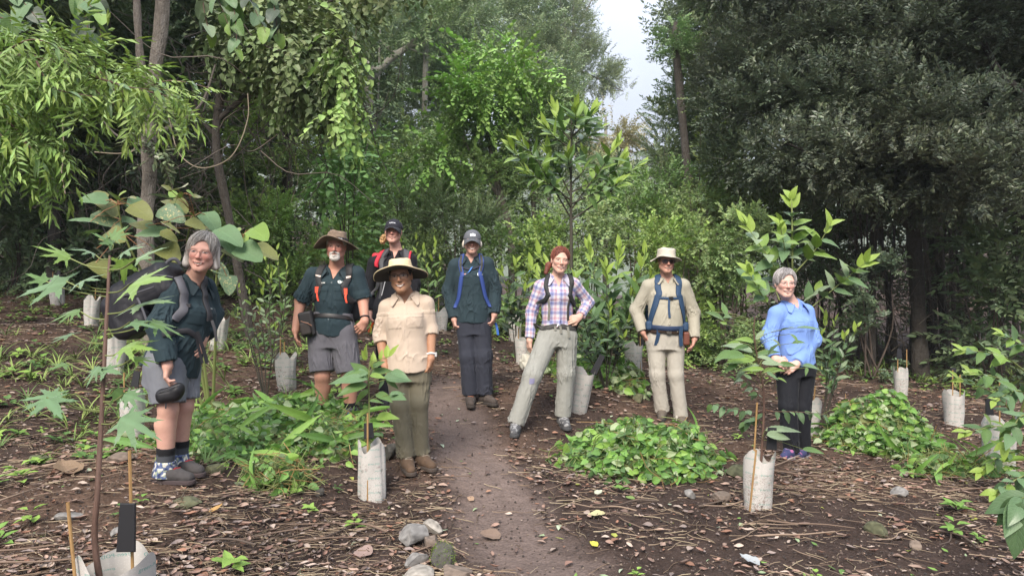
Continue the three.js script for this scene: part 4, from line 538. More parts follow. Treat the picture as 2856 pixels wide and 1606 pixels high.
// ---- the vine curtain left of centre
{
  const b = onG(700, 9.6), p = (x, y) => P(x, y, 9.4);
  tree('vine_curtain_tree', 'tree smothered by hanging heart-leaved vines left of centre', null, b, { mat: BARK.dark, trunks: [[[b, p(640, 620), p(600, 380), p(640, 160), p(700, -100)], 0.06, 0.05], [[p(610, 330), p(720, 240), p(860, 160), p(960, 110)], 0.04, 0.012], [[p(640, 160), p(780, 60), p(930, 0)], 0.04, 0.015], [[p(600, 380), p(560, 330), p(520, 180)], 0.03, 0.012]],
    crowns: [{ kind: 'heart', count: 900, color: [0.07, 0.105, 0.04], seed: 440, size: 0.72, gap: 0.03, hang: true, clumps: [C(900, 30, 8.8, 80, 60, 0.6), C(910, 150, 8.8, 50, 90, 0.5), C(925, 250, 8.7, 40, 70, 0.4), C(830, 150, 8.9, 90, 110, 0.7), C(780, 10, 9, 110, 60, 0.7), C(860, 270, 8.8, 60, 50, 0.5), C(700, 120, 9.4, 110, 90, 0.6, 0.25), C(1060, -60, 8.8, 130, 30, 0.6), C(1170, 20, 8.8, 20, 40, 0.3, 0.03)] },
      { kind: 'heart', count: 60, color: [0.115, 0.185, 0.05], seed: 441, size: 0.7, gap: -0.2, hang: true, clumps: [C(960, 180, 8.4, 16, 120, 0.25), C(970, 320, 8.4, 26, 50, 0.3)] }] });  // brighter leaves down the right edge: the light on them put into their colour
}
// ---- tangle of bare twigs and lianas in the shade on the left, and dead sticks at the right
{
  const mk = (label, boxes, n, seed, mat, name) => { const R = RNG(seed), root = new THREE.Group(); root.name = name; tag(root, label, 'twigs', null, 'stuff'); scene.add(root);
    const gs = [0, 1, 2].map((k) => tubeGeo(curve([V(0, 0, 0), V(0.3, 0.1 + 0.08 * k, 0.06), V(0.62, 0.05, -0.05 - 0.05 * k), V(1, 0.2 - 0.2 * k, 0.02)], 10), (t) => mix(0.006, 0.0025, t), 4)), ms = gs.map((g) => new THREE.InstancedMesh(g, mat, n));
    ms.forEach((m, k) => { m.name = 'twig'; m.castShadow = m.receiveShadow = true; m.userData.kind = 'stuff'; for (let i = 0; i < n; i++) { const [px, py, d, rx, ry, rd, vert] = boxes[Math.floor(R() * boxes.length)], p = P(px + R.n() * rx, py + R.n() * ry, d + R.n() * rd), M = orient(V(R.n(), R.n() * (vert || 1), R.n() * 0.6), V(R.n(), R.n(), R.n())), s = R.r(0.4, 1.7); M.scale(V(s, s, s)); M.setPosition(p); m.setMatrixAt(i, M); } root.add(m); }); };
  mk('tangle of thin bare lianas and twigs in the shade at the left', [[200, 480, 13, 220, 180, 1, 2], [560, 350, 11, 170, 200, 1, 1.5], [760, 280, 10, 160, 160, 0.8, 1.5], [450, 600, 12, 200, 120, 1, 1.5]], 95, 501, std(rgb(0.11, 0.09, 0.075), 0.85), 'liana_tangle');
  mk('dead sticks and canes in the dark wood at the right', [[2500, 900, 14, 200, 90, 1.2, 1], [2400, 700, 13.5, 180, 160, 1, 3], [2700, 850, 14, 150, 120, 1, 2]], 130, 502, std(rgb(0.13, 0.11, 0.085), 0.9), 'dead_sticks');
  const liana = (label, pts, r) => tag(part('hanging_liana', tubeGeo(curve(pts.map((p) => P(...p)), 40), r, 6), std(rgb(0.22, 0.18, 0.13), 0.85), scene), label, 'liana');
  liana('thin looping liana sagging left of centre', [[690, 260, 8.4], [690, 330, 8.4], [640, 440, 8.3], [560, 468, 8.3], [500, 430, 8.4], [470, 330, 8.6], [440, 240, 8.6]], 0.006);
  liana('short forked liana end hanging at the far left', [[172, 330, 7.5], [176, 440, 7.5], [170, 480, 7.5], [180, 540, 7.5]], 0.006);
  liana('hooked bare twig hanging at the left', [[262, 424, 8], [330, 428, 8], [370, 420, 8], [376, 395, 8]], 0.006);
}
// ---------------------------------------------------------------- litter, weed heaps, stones
const soilNormal = (x, z) => { const e = 0.04; return V(G(x - e, z) - G(x + e, z), 2 * e, G(x, z - e) - G(x, z + e)).normalize(); };
function scatter(name, label, category, geos, mat, n, seed, where, make) {
  const root = new THREE.Group(); root.name = name; tag(root, label, category, null, 'stuff'); scene.add(root);
  const R = RNG(seed), lists = geos.map(() => []); let guard2 = n * 12, k = 0;
  while (k < n && guard2-- > 0) {
    const d = 3.0 + Math.pow(R(), 1.35) * 12.5, x = R.r(-0.78, 0.78) * d + R.r(-0.3, 0.3), w = where(x, d, R); if (R() > w) continue;
    const o = make(x, d, R); lists[Math.floor(R() * geos.length)].push(o); k++;
  }
  geos.forEach((g, i) => { const m = new THREE.InstancedMesh(g, mat, lists[i].length); m.name = 'piece'; m.userData.kind = 'stuff'; m.castShadow = m.receiveShadow = true; lists[i].forEach(([M, c], q) => { m.setMatrixAt(q, M); m.setColorAt(q, c); }); root.add(m); });
}
const lay = (x, d, R, s, lift, tilt = 0.35) => { const nn = soilNormal(x, -d).add(V(R.n() * tilt, 0, R.n() * tilt)).normalize(), a = R() * 6.283, M = orient(V(Math.cos(a), 0, Math.sin(a)), nn); M.scale(V(s, s, s)); M.setPosition(x, G(x, -d) + lift, -d); return M; };
// a dead leaf: curled strip, few faces
function deadLeaf(seed, curl, W) { const R = RNG(seed), n = 6, pos = [], idx = []; for (let i = 0; i <= n; i++) { const t = i / n, w = Math.sin(Math.PI * Math.pow(clamp(t, 0.01, 0.99), 0.8)) * W / 2, y = curl * (t - 0.5) * (t - 0.5) * 1.2 + R.r(-0.03, 0.03); for (const c of [-1, -0.4, 0.4, 1]) pos.push(t - 0.5, y + Math.abs(c) * w * (0.5 + curl) + R.r(-0.025, 0.025), c * w); } for (let i = 0; i < n; i++) for (let k = 0; k < 3; k++) { const a = i * 4 + k; idx.push(a, a + 1, a + 4, a + 1, a + 5, a + 4); } const g = new THREE.BufferGeometry(); g.setAttribute('position', new THREE.Float32BufferAttribute(pos, 3)); g.setIndex(idx); g.computeVertexNormals(); return g; }
const deadMat = std(0xffffff, 0.8), straw = std(0xffffff, 0.75);
const bare = (x, d) => { const pt = onPath(x, d), soil = smooth(x, 0.05, 0.5) * (1 - smooth(x, 2.2, 3.2)) * (1 - smooth(d, 4.7, 5.6)); return { pt, soil }; };
const litterW = (x, d) => { const { pt, soil } = bare(x, d); return (1 - 0.93 * pt) * (1 - 0.72 * soil) * (0.35 + 0.9 * smooth(fbm(x * 1.1, d * 1.1, 3, 2), -0.35, 0.3)); };
const DEAD = [[0.24, 0.155, 0.12], [0.18, 0.105, 0.08], [0.27, 0.19, 0.15], [0.12, 0.08, 0.065], [0.34, 0.27, 0.225], [0.22, 0.115, 0.075], [0.19, 0.15, 0.135]];
const dead = (R) => { const c = pick(R, DEAD), k = R.r(0.8, 1.35); return rgb(c[0] * k, c[1] * k, c[2] * k); };
const deadGeos = [[1, 0.5, 0.5], [2, 0.9, 0.42], [3, 0.25, 0.55], [4, 1.2, 0.36], [5, 0.6, 0.3]].map((a) => deadLeaf(...a));
scatter('leaf_litter', 'brown dead leaves scattered thickly over the clearing soil', 'leaf litter', deadGeos, deadMat, 25000, 601, litterW, (x, d, R) => [lay(x, d, R, (0.015 + 0.05 * Math.pow(R(), 1.8)) * (1 + d * 0.03), 0.012), dead(R)]);
const strawGeos = [0, 1, 2].map((k) => { const c = curve([V(-0.5, 0, 0), V(-0.15, 0.02, 0.04 * k), V(0.2, 0.01, -0.03), V(0.5, 0.03, 0.05 * k)], 4); return tubeGeo(c, 0.014, 3); });
scatter('straw_litter', 'dry straw and thin stalks strewn over the soil', 'straw', strawGeos, straw, 12000, 602, (x, d) => litterW(x, d) * (0.25 + 1.1 * Math.exp(-Math.pow((x + 1.2) / 1.1, 2) - Math.pow((d - 4.4) / 0.9, 2)) + 0.9 * Math.exp(-Math.pow((x - 2.4) / 0.9, 2) - Math.pow((d - 5) / 0.8, 2)) + 0.3 * smooth(noise3(x * 1.7, d * 1.7, 9), -0.1, 0.4)), (x, d, R) => { const s = R.r(0.05, 0.2); return [lay(x, d, R, s, 0.016, 0.22), rgb(...pick(R, [[0.32, 0.24, 0.165], [0.22, 0.155, 0.105], [0.42, 0.34, 0.23], [0.15, 0.105, 0.075]]))]; });
const chip = new THREE.TetrahedronGeometry(0.5); chip.scale(1, 0.3, 0.5);
scatter('soil_crumbs', 'small crumbs of soil, bark and grit on the ground', 'crumbs', [chip, new THREE.OctahedronGeometry(0.4)], std(0xffffff, 0.95), 22000, 603, (x, d) => (d < 8.5 ? 0.25 + 0.6 * (1 - bare(x, d).pt) : 0.05), (x, d, R) => [lay(x, d, R, R.r(0.006, 0.03), 0.004, 0.8), rgb(...pick(R, [[0.05, 0.038, 0.032], [0.09, 0.065, 0.055], [0.17, 0.13, 0.10], [0.035, 0.028, 0.025]]))]);
const scrapGeo = [leafGeo({ L: 1, W: 0.6, seg: 3, droop: 0.6 }), leafGeo({ L: 1, W: 0.4, seg: 3, droop: -0.4 })];
scatter('green_scraps', 'fresh green leaf scraps dropped over the soil', 'leaf scraps', scrapGeo, std(0xffffff, 0.7), 900, 604, (x, d) => 0.25 + 0.6 * smooth(noise3(x * 1.3, d * 1.3, 5), 0, 0.4) + smooth(d, 7, 10) * 0.3, (x, d, R) => [lay(x, d, R, R.r(0.025, 0.065), 0.014, 0.5), rgb(...pick(R, [[0.14, 0.25, 0.05], [0.25, 0.32, 0.18], [0.09, 0.17, 0.04], [0.33, 0.38, 0.27], [0.28, 0.30, 0.06]]))]);
// low weeds and grass on the left slope and by the dark wood
const bladeGeo = [0, 1].map((k) => { const gs = []; const R = RNG(650 + k); for (let i = 0; i < 9; i++) { const a = R() * 6.28, g = leafGeo({ L: R.r(0.6, 1), W: 0.045, shape: 'lance', seg: 4, droop: R.r(0.5, 1.4) }); g.deleteAttribute('uv'); g.rotateZ(R.r(0.7, 1.35)); g.rotateY(a); gs.push(g); } return mergeGeometries(gs); });
scatter('grass', 'tufts of grass and sedge on the left slope and by the dark wood', 'grass', bladeGeo, std(0xffffff, 0.7), 650, 605, (x, d) => 0.9 * Math.exp(-Math.pow((x + 4.0) / 1.5, 2) - Math.pow((d - 8) / 1.9, 2)) + 0.9 * smooth(x, 4, 5.5) * smooth(d, 11.3, 12.6) * (1 - smooth(d, 15, 16)) + 0.25 * smooth(d, 10.5, 12.5) * (1 - smooth(d, 14, 15)), (x, d, R) => [lay(x, d, R, R.r(0.14, 0.32), 0, 0.15), rgb(...pick(R, [[0.14, 0.22, 0.05], [0.09, 0.16, 0.04], [0.2, 0.27, 0.07]]))]);
const herbGeo = [0, 1].map((k) => { const gs = []; const R = RNG(660 + k); for (let i = 0; i < 8; i++) { const g = leafGeo({ L: R.r(0.3, 0.5), W: 0.26, seg: 3, droop: 0.5 }); g.deleteAttribute('uv'); g.rotateZ(R.r(0.1, 0.6)); g.translate(0.05, R.r(0.05, 0.5), 0); g.rotateY(i * 2.4); gs.push(g); } return mergeGeometries(gs); });
scatter('low_weeds', 'small green weeds sprouting across the far soil and left slope', 'weeds', herbGeo, std(0xffffff, 0.7), 950, 606, (x, d) => 0.5 * Math.exp(-Math.pow((x + 3.6) / 1.8, 2) - Math.pow((d - 8.5) / 2.4, 2)) + 0.5 * smooth(d, 9.5, 12) * (1 - smooth(d, 14, 15.5)) + 0.012, (x, d, R) => [lay(x, d, R, R.r(0.08, 0.24), 0, 0.2), rgb(...pick(R, [[0.13, 0.24, 0.045], [0.08, 0.16, 0.04], [0.2, 0.32, 0.06]]))]);
// twigs
const twigGeo = [0, 1].map((k) => tubeGeo(curve([V(-0.5, 0, 0), V(-0.2, 0.03, 0.06), V(0.15, 0.01, -0.05 * k), V(0.5, 0.05, 0.03)], 7), (t) => mix(0.014, 0.006, t), 5));
scatter('fallen_twigs', 'bare brown twigs lying on the clearing floor', 'twigs', twigGeo, std(0xffffff, 0.85), 420, 607, litterW, (x, d, R) => [lay(x, d, R, R.r(0.15, 0.6), 0.02, 0.15), rgb(...pick(R, [[0.16, 0.11, 0.08], [0.25, 0.18, 0.13], [0.09, 0.065, 0.05]]))]);

// ---- heaps of pulled weeds: the leaves on top are single leaves, the rest a mass
const heapMat = [leafMat(0.20, 0.42, 0.07), leafMat(0.14, 0.31, 0.055), leafMat(0.30, 0.52, 0.09), leafMat(0.09, 0.2, 0.045), leafMat(0.44, 0.54, 0.31)];
const heapGeo = [leafGeo({ L: 1, W: 0.66, shape: 'ovate', seg: 6, droop: 0.5, fold: 0.3 }), leafGeo({ L: 1, W: 0.52, shape: 'ovate', seg: 6, droop: 0.9, fold: 0.2 }), leafGeo({ L: 1, W: 0.72, shape: 'heart', seg: 6, droop: 0.2, fold: 0.35 })];
function heap(label, c, rx, rz, h, { n = 210, m = 900, seed = 1, strap = 0, L = [0.045, 0.092], low = 0.35, roots = 0.2, turn = 0 }) {
  const root = thing('weed_heap', label, 'weed heap', V(c.x, G(c.x, c.z), c.z), 'heaps of pulled weeds'), R = RNG(seed);
  const shape = (u, v) => { const q = u * u + v * v; return q >= 1 ? 0 : h * Math.pow(1 - q, 0.8) * (0.85 + 0.9 * noise3(u * 2.2 + seed, v * 2.2, seed)); };
  const at = (u, v) => { const ux = u * rx, vz = v * rz, x = c.x + ux * Math.cos(turn) - vz * Math.sin(turn), z = c.z + ux * Math.sin(turn) + vz * Math.cos(turn); return V(x, G(x, z) + shape(u, v), z); };
  const pos = [], idx = [], N = 28; for (let j = 0; j <= N; j++) for (let i = 0; i <= N; i++) { const a = i / N * 6.283, r = j / N, p = at(r * Math.cos(a), r * Math.sin(a)); pos.push(p.x, p.y - 0.03 - (j === N ? 0.04 : 0) + 0.02 * noise3(p.x * 20, p.y * 20, p.z * 20), p.z); }
  for (let j = 0; j < N; j++) for (let i = 0; i < N; i++) { const a = j * (N + 1) + i; idx.push(a, a + 1, a + N + 1, a + 1, a + N + 2, a + N + 1); }
  const g = new THREE.BufferGeometry(); g.setAttribute('position', new THREE.Float32BufferAttribute(pos, 3)); g.setIndex(idx); g.computeVertexNormals(); part('matted_stems', localise(g, root), std(rgb(0.15, 0.17, 0.065), 0.95), root);
  const spot = () => { const a = R() * 6.283, r = R() < 0.12 ? R.r(0.9, 1.28) : Math.pow(R(), 0.55) * 1.02; return [r * Math.cos(a), r * Math.sin(a)]; };
  const pose = () => { const [u, v] = spot(), p = at(u, v), a = R() * 6.283, out = V(u / rx, 0.6, v / rz + 0.3).normalize().multiplyScalar(0.75), dir = V(Math.cos(a) + u, R.r(-0.7, 0.35), Math.sin(a) + v), s = R.r(L[0], L[1]); p.y += Math.pow(R(), 1.3) * 0.13 - 0.01; return [p, dir, out.add(V(R.n(), R.n() * 0.7, R.n())), s]; };
  for (let i = 0; i < n; i++) { const [p, dir, up, s] = pose(); p.y += 0.012; placeLeaf(root, pick(R, heapGeo), pick(R, heapMat), p, dir, up, s * 1.08); }
  heapGeo.forEach((hg, q) => heapMat.forEach((hm, w) => { const k = Math.round(m / 12 * (w === 4 ? 0.7 : 1)), im = new THREE.InstancedMesh(hg, hm, k); im.name = 'leaf_mass'; im.userData.kind = 'stuff'; for (let i = 0; i < k; i++) { const [p, dir, up, s] = pose(), M = orient(dir, up); M.scale(V(s, s, s)); M.setPosition(p.sub(root.position)); im.setMatrixAt(i, M); } root.add(im); }));
  const sg = [0, 1].map((k) => tubeGeo(curve([V(-0.5, 0, 0), V(-0.1, 0.08, 0.1), V(0.25, 0.02, -0.1 * k), V(0.5, 0.06, 0.1)], 7), 0.008, 4)); sg.forEach((q) => { const k = sg.indexOf(q) ? 150 : 50, im = new THREE.InstancedMesh(q, sg.indexOf(q) ? stemMat.green : bamboo, sg.indexOf(q) ? k : 50); im.name = 'stem_mass'; im.userData.kind = 'stuff'; for (let i = 0; i < k; i++) { const [p, dir, up] = pose(), M = orient(dir, up), s = R.r(0.15, 0.4); M.scale(V(s, s, s)); M.setPosition(p.sub(root.position)); im.setMatrixAt(i, M); } root.add(im); });
  const sl = [leafGeo({ L: 1, W: 0.11, shape: 'lance', seg: 8, droop: 1.2, fold: 0.4 }), leafGeo({ L: 1, W: 0.13, shape: 'lance', seg: 8, droop: 0.5, fold: 0.3 })];
  for (let i = 0; i < strap; i++) { const [p, dir, up] = pose(); dir.y = R.r(0.1, 0.7); placeLeaf(root, pick(R, sl), pick(R, [heapMat[0], heapMat[1], heapMat[2]]), p, dir, up, R.r(0.25, 0.5), 'strap_leaf'); }
  return root;
}
const hp = (px, py, d) => { const p = P(px, py, d); return V(p.x, 0, -d); };
heap('long low heap of pulled weeds and strap leaves left of the bearded man', hp(735, 1200, 6.1), 0.78, 0.95, 0.2, { n: 290, m: 1500, seed: 701, strap: 60 });
heap('small end of the weed heap by the sapling in front of the beige shirt', hp(905, 1180, 5.75), 0.34, 0.45, 0.13, { n: 90, m: 360, seed: 702, strap: 6 });
heap('rounded heap of pulled weeds in front of the khaki trousers', hp(1785, 1230, 5.9), 0.58, 0.46, 0.3, { n: 290, m: 1700, seed: 703, strap: 3 });
heap('tall heap of pulled weeds right of the woman in blue', hp(2465, 1230, 6.75), 0.5, 0.42, 0.38, { n: 290, m: 1500, seed: 704, strap: 7 });
heap('thin trail of pulled weeds right of the tall heap', hp(2660, 1290, 5.75), 0.42, 0.13, 0.06, { n: 50, m: 160, seed: 705, strap: 12, turn: -0.25 });
heap('loose green weeds at the tip of the long heap', hp(775, 1335, 4.85), 0.17, 0.15, 0.07, { n: 36, m: 90, seed: 706, strap: 2, L: [0.06, 0.1] });
heap('dark green weed patch under the glossy saplings', hp(1660, 1020, 8.4), 0.55, 0.4, 0.22, { n: 80, m: 420, seed: 707, L: [0.07, 0.12] });

// ---- stones
function stoneGeo(seed, sx, sy, sz) { const g0 = new THREE.IcosahedronGeometry(1, 4); g0.deleteAttribute('uv'); g0.deleteAttribute('normal'); const g = mergeVertices(g0, 1e-4), p = g.attributes.position, R = RNG(seed), pl = []; for (let i = 0; i < 9; i++) pl.push([V(R.n(), R.n(), R.n()).normalize(), R.r(0.45, 0.78)]); for (let i = 0; i < p.count; i++) { const v = V(p.getX(i), p.getY(i), p.getZ(i)); for (const [n, o] of pl) { const k = v.dot(n) - o; if (k > 0) v.addScaledVector(n, -k * 0.92); } v.multiplyScalar(1 + 0.05 * fbm(v.x * 3 + seed, v.y * 3, v.z * 3, 3) + 0.02 * noise3(v.x * 12, v.y * 12, v.z * 12)); p.setXYZ(i, v.x * sx, v.y * sy, v.z * sz); } const c = new Float32Array(p.count * 3); for (let i = 0; i < p.count; i++) { const k = 0.75 + 0.5 * fbm(p.getX(i) * 40, p.getY(i) * 40, p.getZ(i) * 40 + seed, 3); c.set([k, k * 0.99, k * 0.97], i * 3); } g.setAttribute('color', new THREE.BufferAttribute(c, 3)); return toCreasedNormals(g, 0.35); }
const stoneMat = { grey: std(rgb(0.26, 0.25, 0.24), 0.9, { vertexColors: true }), brown: std(rgb(0.20, 0.155, 0.125), 0.92, { vertexColors: true }), pale: std(rgb(0.36, 0.33, 0.29), 0.9, { vertexColors: true }), dark: std(rgb(0.085, 0.08, 0.07), 0.92, { vertexColors: true }), green: std(rgb(0.12, 0.125, 0.07), 0.95, { vertexColors: true }) };
function groundPix(px, py) { let d = 4; for (let i = 0; i < 40; i++) { const x = (px - CX) / FOCAL * d; d = (EYE - G(x, -d)) * FOCAL / (py - CY) * 0.5 + d * 0.5; } const x = (px - CX) / FOCAL * d; return V(x, G(x, -d), -d); }
let stoneN = 0;
function stone(label, px, py, wpx, hpx, mat, sink = 0.3) { const p = groundPix(px, py), d = -p.z, w = wpx / FOCAL * d / 2 * 0.9, h = hpx / FOCAL * d / 2 * 0.85, g = stoneGeo(800 + stoneN++, w * 1.1, h * 1.15, w * 0.9); p.y += h * (1 - sink); const m = part('stone', g, stoneMat[mat], scene); m.position.copy(p); m.rotation.y = stoneN * 1.3; tag(m, label, 'stone', 'stones lying on the soil'); return m; }
stone('angular grey stone at the back left of the stone heap', 1150, 1522, 110, 75, 'grey', 0.1);
stone('pale rounded stone at the back right of the stone heap', 1206, 1492, 66, 52, 'pale', 0.1);
stone('flat light grey stone at the left of the stone heap', 1158, 1580, 82, 56, 'grey', 0.15);
const mossy = stone('mossy stone at the right of the stone heap', 1237, 1578, 104, 76, 'dark', 0.15);
stone('brown stone at the front edge of the stone heap', 1270, 1612, 100, 44, 'brown', 0.1);
stone('pinkish flat stone cut by the bottom edge near the heap', 1165, 1618, 120, 40, 'pale', 0.1);
stone('brown stone behind the mossy one', 1200, 1530, 60, 50, 'brown', 0.1);
stone('reddish brown stone left of the muddy tree guard', 2005, 1398, 80, 44, 'brown');
stone('small grey stone left of the reddish brown one', 1925, 1392, 46, 34, 'grey');
stone('mossy pale stone behind the muddy tree guard', 2058, 1330, 72, 44, 'green');
stone('large grey-green stone on the right-hand soil', 2450, 1490, 84, 60, 'green', 0.7);
stone('small brown stone right of the large grey-green one', 2552, 1532, 44, 32, 'brown');
stone('dark mossy stone at the left behind the lobed stem', 105, 1290, 76, 40, 'green', 0.4);
stone('flat grey stone left of the near tree guard', 190, 1450, 90, 34, 'grey', 0.5);
stone('small grey stone right of the black clip', 322, 1495, 44, 36, 'grey');
stone('flat dark stone in the leaf litter below the stooping woman', 520, 1408, 110, 34, 'green', 0.8);
stone('stone half under the long weed heap', 590, 1318, 70, 40, 'green', 0.6);
stone('dark stone beside the boots under the beige shirt', 1090, 1280, 50, 60, 'dark', 0.3);
stone('pointed small stone in the left litter', 612, 1460, 26, 24, 'brown');
stone('small dark stone right of the loose weeds', 893, 1382, 34, 28, 'dark');
stone('grey stone in the soil at the right of the tall heap', 2510, 1385, 50, 40, 'grey', 0.4);
stone('buried brown stone by the weed heap on the path side', 1602, 1245, 40, 26, 'brown');
stone('mossy grey stone left of the khaki trousers', 1780, 1120, 50, 30, 'green');
stone('long dark rock behind the stooping woman shoes', 330, 1292, 90, 40, 'brown', 0.3);
stone('grey rock at the back of the left litter', 345, 1010, 60, 40, 'grey', 0.3);
stone('flat rock right of the beige sleeve', 1290, 960, 46, 26, 'grey', 0.4);
{ // moss on the mossy stone
  const R = RNG(888), g = leafGeo({ L: 1, W: 0.3, seg: 2, droop: 0.4 }), n = 700, im = new THREE.InstancedMesh(g, std(rgb(0.13, 0.20, 0.025), 0.9), n); im.name = 'moss'; im.userData.kind = 'stuff';
  const p = mossy.geometry.attributes.position, nr = mossy.geometry.attributes.normal; let k = 0; while (k < n) { const i = Math.floor(R() * p.count), v = V(p.getX(i), p.getY(i), p.getZ(i)), q = V(nr.getX(i), nr.getY(i), nr.getZ(i)); if (q.y < 0.0 && R() > 0.25) { continue; } const M = orient(q.clone().add(V(R.n(), R.n(), R.n()).multiplyScalar(0.6)), V(R.n(), R.n(), R.n())), s = R.r(0.006, 0.013); M.scale(V(s, s, s)); M.setPosition(v.add(V(R.n(), R.n(), R.n()).multiplyScalar(0.004))); im.setMatrixAt(k++, M); }
  mossy.add(im);
}
// ---- single fallen leaves one can pick out
const fl = (label, px, py, L, geo, color, tilt = 0.15) => { const p = groundPix(px, py), R = RNG(px * 3 + py), m = part('fallen_leaf', geo, std(rgb(...color), 0.75, { map: veinTex }), scene); const M = orient(V(R.n(), 0, R.n()), soilNormal(p.x, p.z).add(V(R.n() * tilt, 0, R.n() * tilt + 0.15))); m.quaternion.setFromRotationMatrix(M); m.position.copy(p).add(V(0, 0.018, 0)); m.scale.setScalar(L); tag(m, label, 'fallen leaf', 'single fallen leaves'); };
const dl = leafGeo({ L: 1, W: 0.7, shape: 'ovate', seg: 8, droop: -0.5, fold: 0.35, wave: 0.03 }), dh = leafGeo({ L: 1, W: 0.9, shape: 'heart', seg: 8, droop: -0.4, fold: 0.2, wave: 0.02 }), dn = leafGeo({ L: 1, W: 0.36, shape: 'ovate', seg: 8, droop: -0.9, fold: 0.5, wave: 0.02 });
fl('silvery grey leaf lying at the bottom right', 2120, 1585, 0.12, dl, [0.33, 0.35, 0.38]);
fl('pale yellow crumpled leaf on the path edge', 1650, 1440, 0.11, dh, [0.48, 0.44, 0.25]);
fl('round dusty pink dead leaf by the stone heap', 1008, 1560, 0.12, dh, [0.30, 0.21, 0.19]);
fl('big brown curled leaf behind the lobed stem', 205, 1330, 0.24, dl, [0.22, 0.15, 0.10], 0.4);
fl('green round leaf on the dark soil', 1768, 1397, 0.06, dh, [0.16, 0.24, 0.07]);
fl('pale rolled leaf right of the path', 1660, 1385, 0.07, dl, [0.42, 0.45, 0.36]);
fl('orange brown leaf beside the brown boots', 1168, 1310, 0.045, dl, [0.42, 0.22, 0.08]);
fl('long brown rolled leaf on the dark soil', 1805, 1328, 0.14, dn, [0.28, 0.15, 0.09]);
fl('yellow leaf by the bottom of the path', 1668, 1532, 0.06, dl, [0.45, 0.42, 0.06]);
fl('golden brown leaf in the left litter', 580, 1437, 0.09, dn, [0.40, 0.24, 0.09]);
fl('brown leaf standing on the trodden path', 1322, 1402, 0.06, dl, [0.30, 0.20, 0.14], 0.6);
fl('tan leaf on the path under the boots', 1354, 1378, 0.05, dl, [0.34, 0.19, 0.13]);
fl('brown crumpled leaf cluster right of the stone heap', 1390, 1500, 0.12, dh, [0.19, 0.13, 0.10], 0.6);
fl('small brown leaf in the middle of the path', 1450, 1330, 0.05, dn, [0.28, 0.19, 0.15], 0.4);
fl('dark curled leaf across the lower path', 1590, 1490, 0.07, dn, [0.13, 0.09, 0.08], 0.4);
fl('grey leaf at the right behind the corner plant', 2770, 1450, 0.12, dn, [0.36, 0.35, 0.31]);
// ---------------------------------------------------------------- figures: distance fields, meshed
const smin = (a, b, k) => { const h = k - Math.abs(a - b); return h > 0 ? Math.min(a, b) - h * h / (4 * k) : Math.min(a, b); };
const smax = (a, b, k) => -smin(-a, -b, k);
function cone(a, b, ra, rb) { const ax = a.x, ay = a.y, az = a.z, dx = b.x - ax, dy = b.y - ay, dz = b.z - az, q = 1 / Math.max(1e-9, dx * dx + dy * dy + dz * dz); return (x, y, z) => { const px = x - ax, py = y - ay, pz = z - az; let t = (px * dx + py * dy + pz * dz) * q; t = t < 0 ? 0 : t > 1 ? 1 : t; const ex = px - dx * t, ey = py - dy * t, ez = pz - dz * t; return Math.sqrt(ex * ex + ey * ey + ez * ez) - (ra + (rb - ra) * t); }; }
function ell(c, rx, ry, rz) { const cx = c.x, cy = c.y, cz = c.z, ix = 1 / rx, iy = 1 / ry, iz = 1 / rz; return (x, y, z) => { const a = (x - cx) * ix, b = (y - cy) * iy, e = (z - cz) * iz, k0 = Math.sqrt(a * a + b * b + e * e), k1 = Math.sqrt(a * a * ix * ix + b * b * iy * iy + e * e * iz * iz); return k1 < 1e-9 ? -Math.min(rx, ry, rz) : k0 * (k0 - 1) / k1; }; }
function rbox(c, hx, hy, hz, r, F) { const [X, Y, Zz] = F || [V(1, 0, 0), V(0, 1, 0), V(0, 0, 1)]; return (x, y, z) => { const px = x - c.x, py = y - c.y, pz = z - c.z, u = Math.abs(px * X.x + py * X.y + pz * X.z) - hx + r, v = Math.abs(px * Y.x + py * Y.y + pz * Y.z) - hy + r, w = Math.abs(px * Zz.x + py * Zz.y + pz * Zz.z) - hz + r; const a = Math.max(u, 0), b = Math.max(v, 0), e = Math.max(w, 0); return Math.sqrt(a * a + b * b + e * e) + Math.min(0, Math.max(u, v, w)) - r; }; }
const union = (k, ...fs) => (x, y, z) => { let d = fs[0](x, y, z); for (let i = 1; i < fs.length; i++) d = smin(d, fs[i](x, y, z), k); return d; };
const grad = (f, x, y, z, e = 0.002) => V(f(x + e, y, z) - f(x - e, y, z), f(x, y + e, z) - f(x, y - e, z), f(x, y, z + e) - f(x, y, z - e)).normalize();
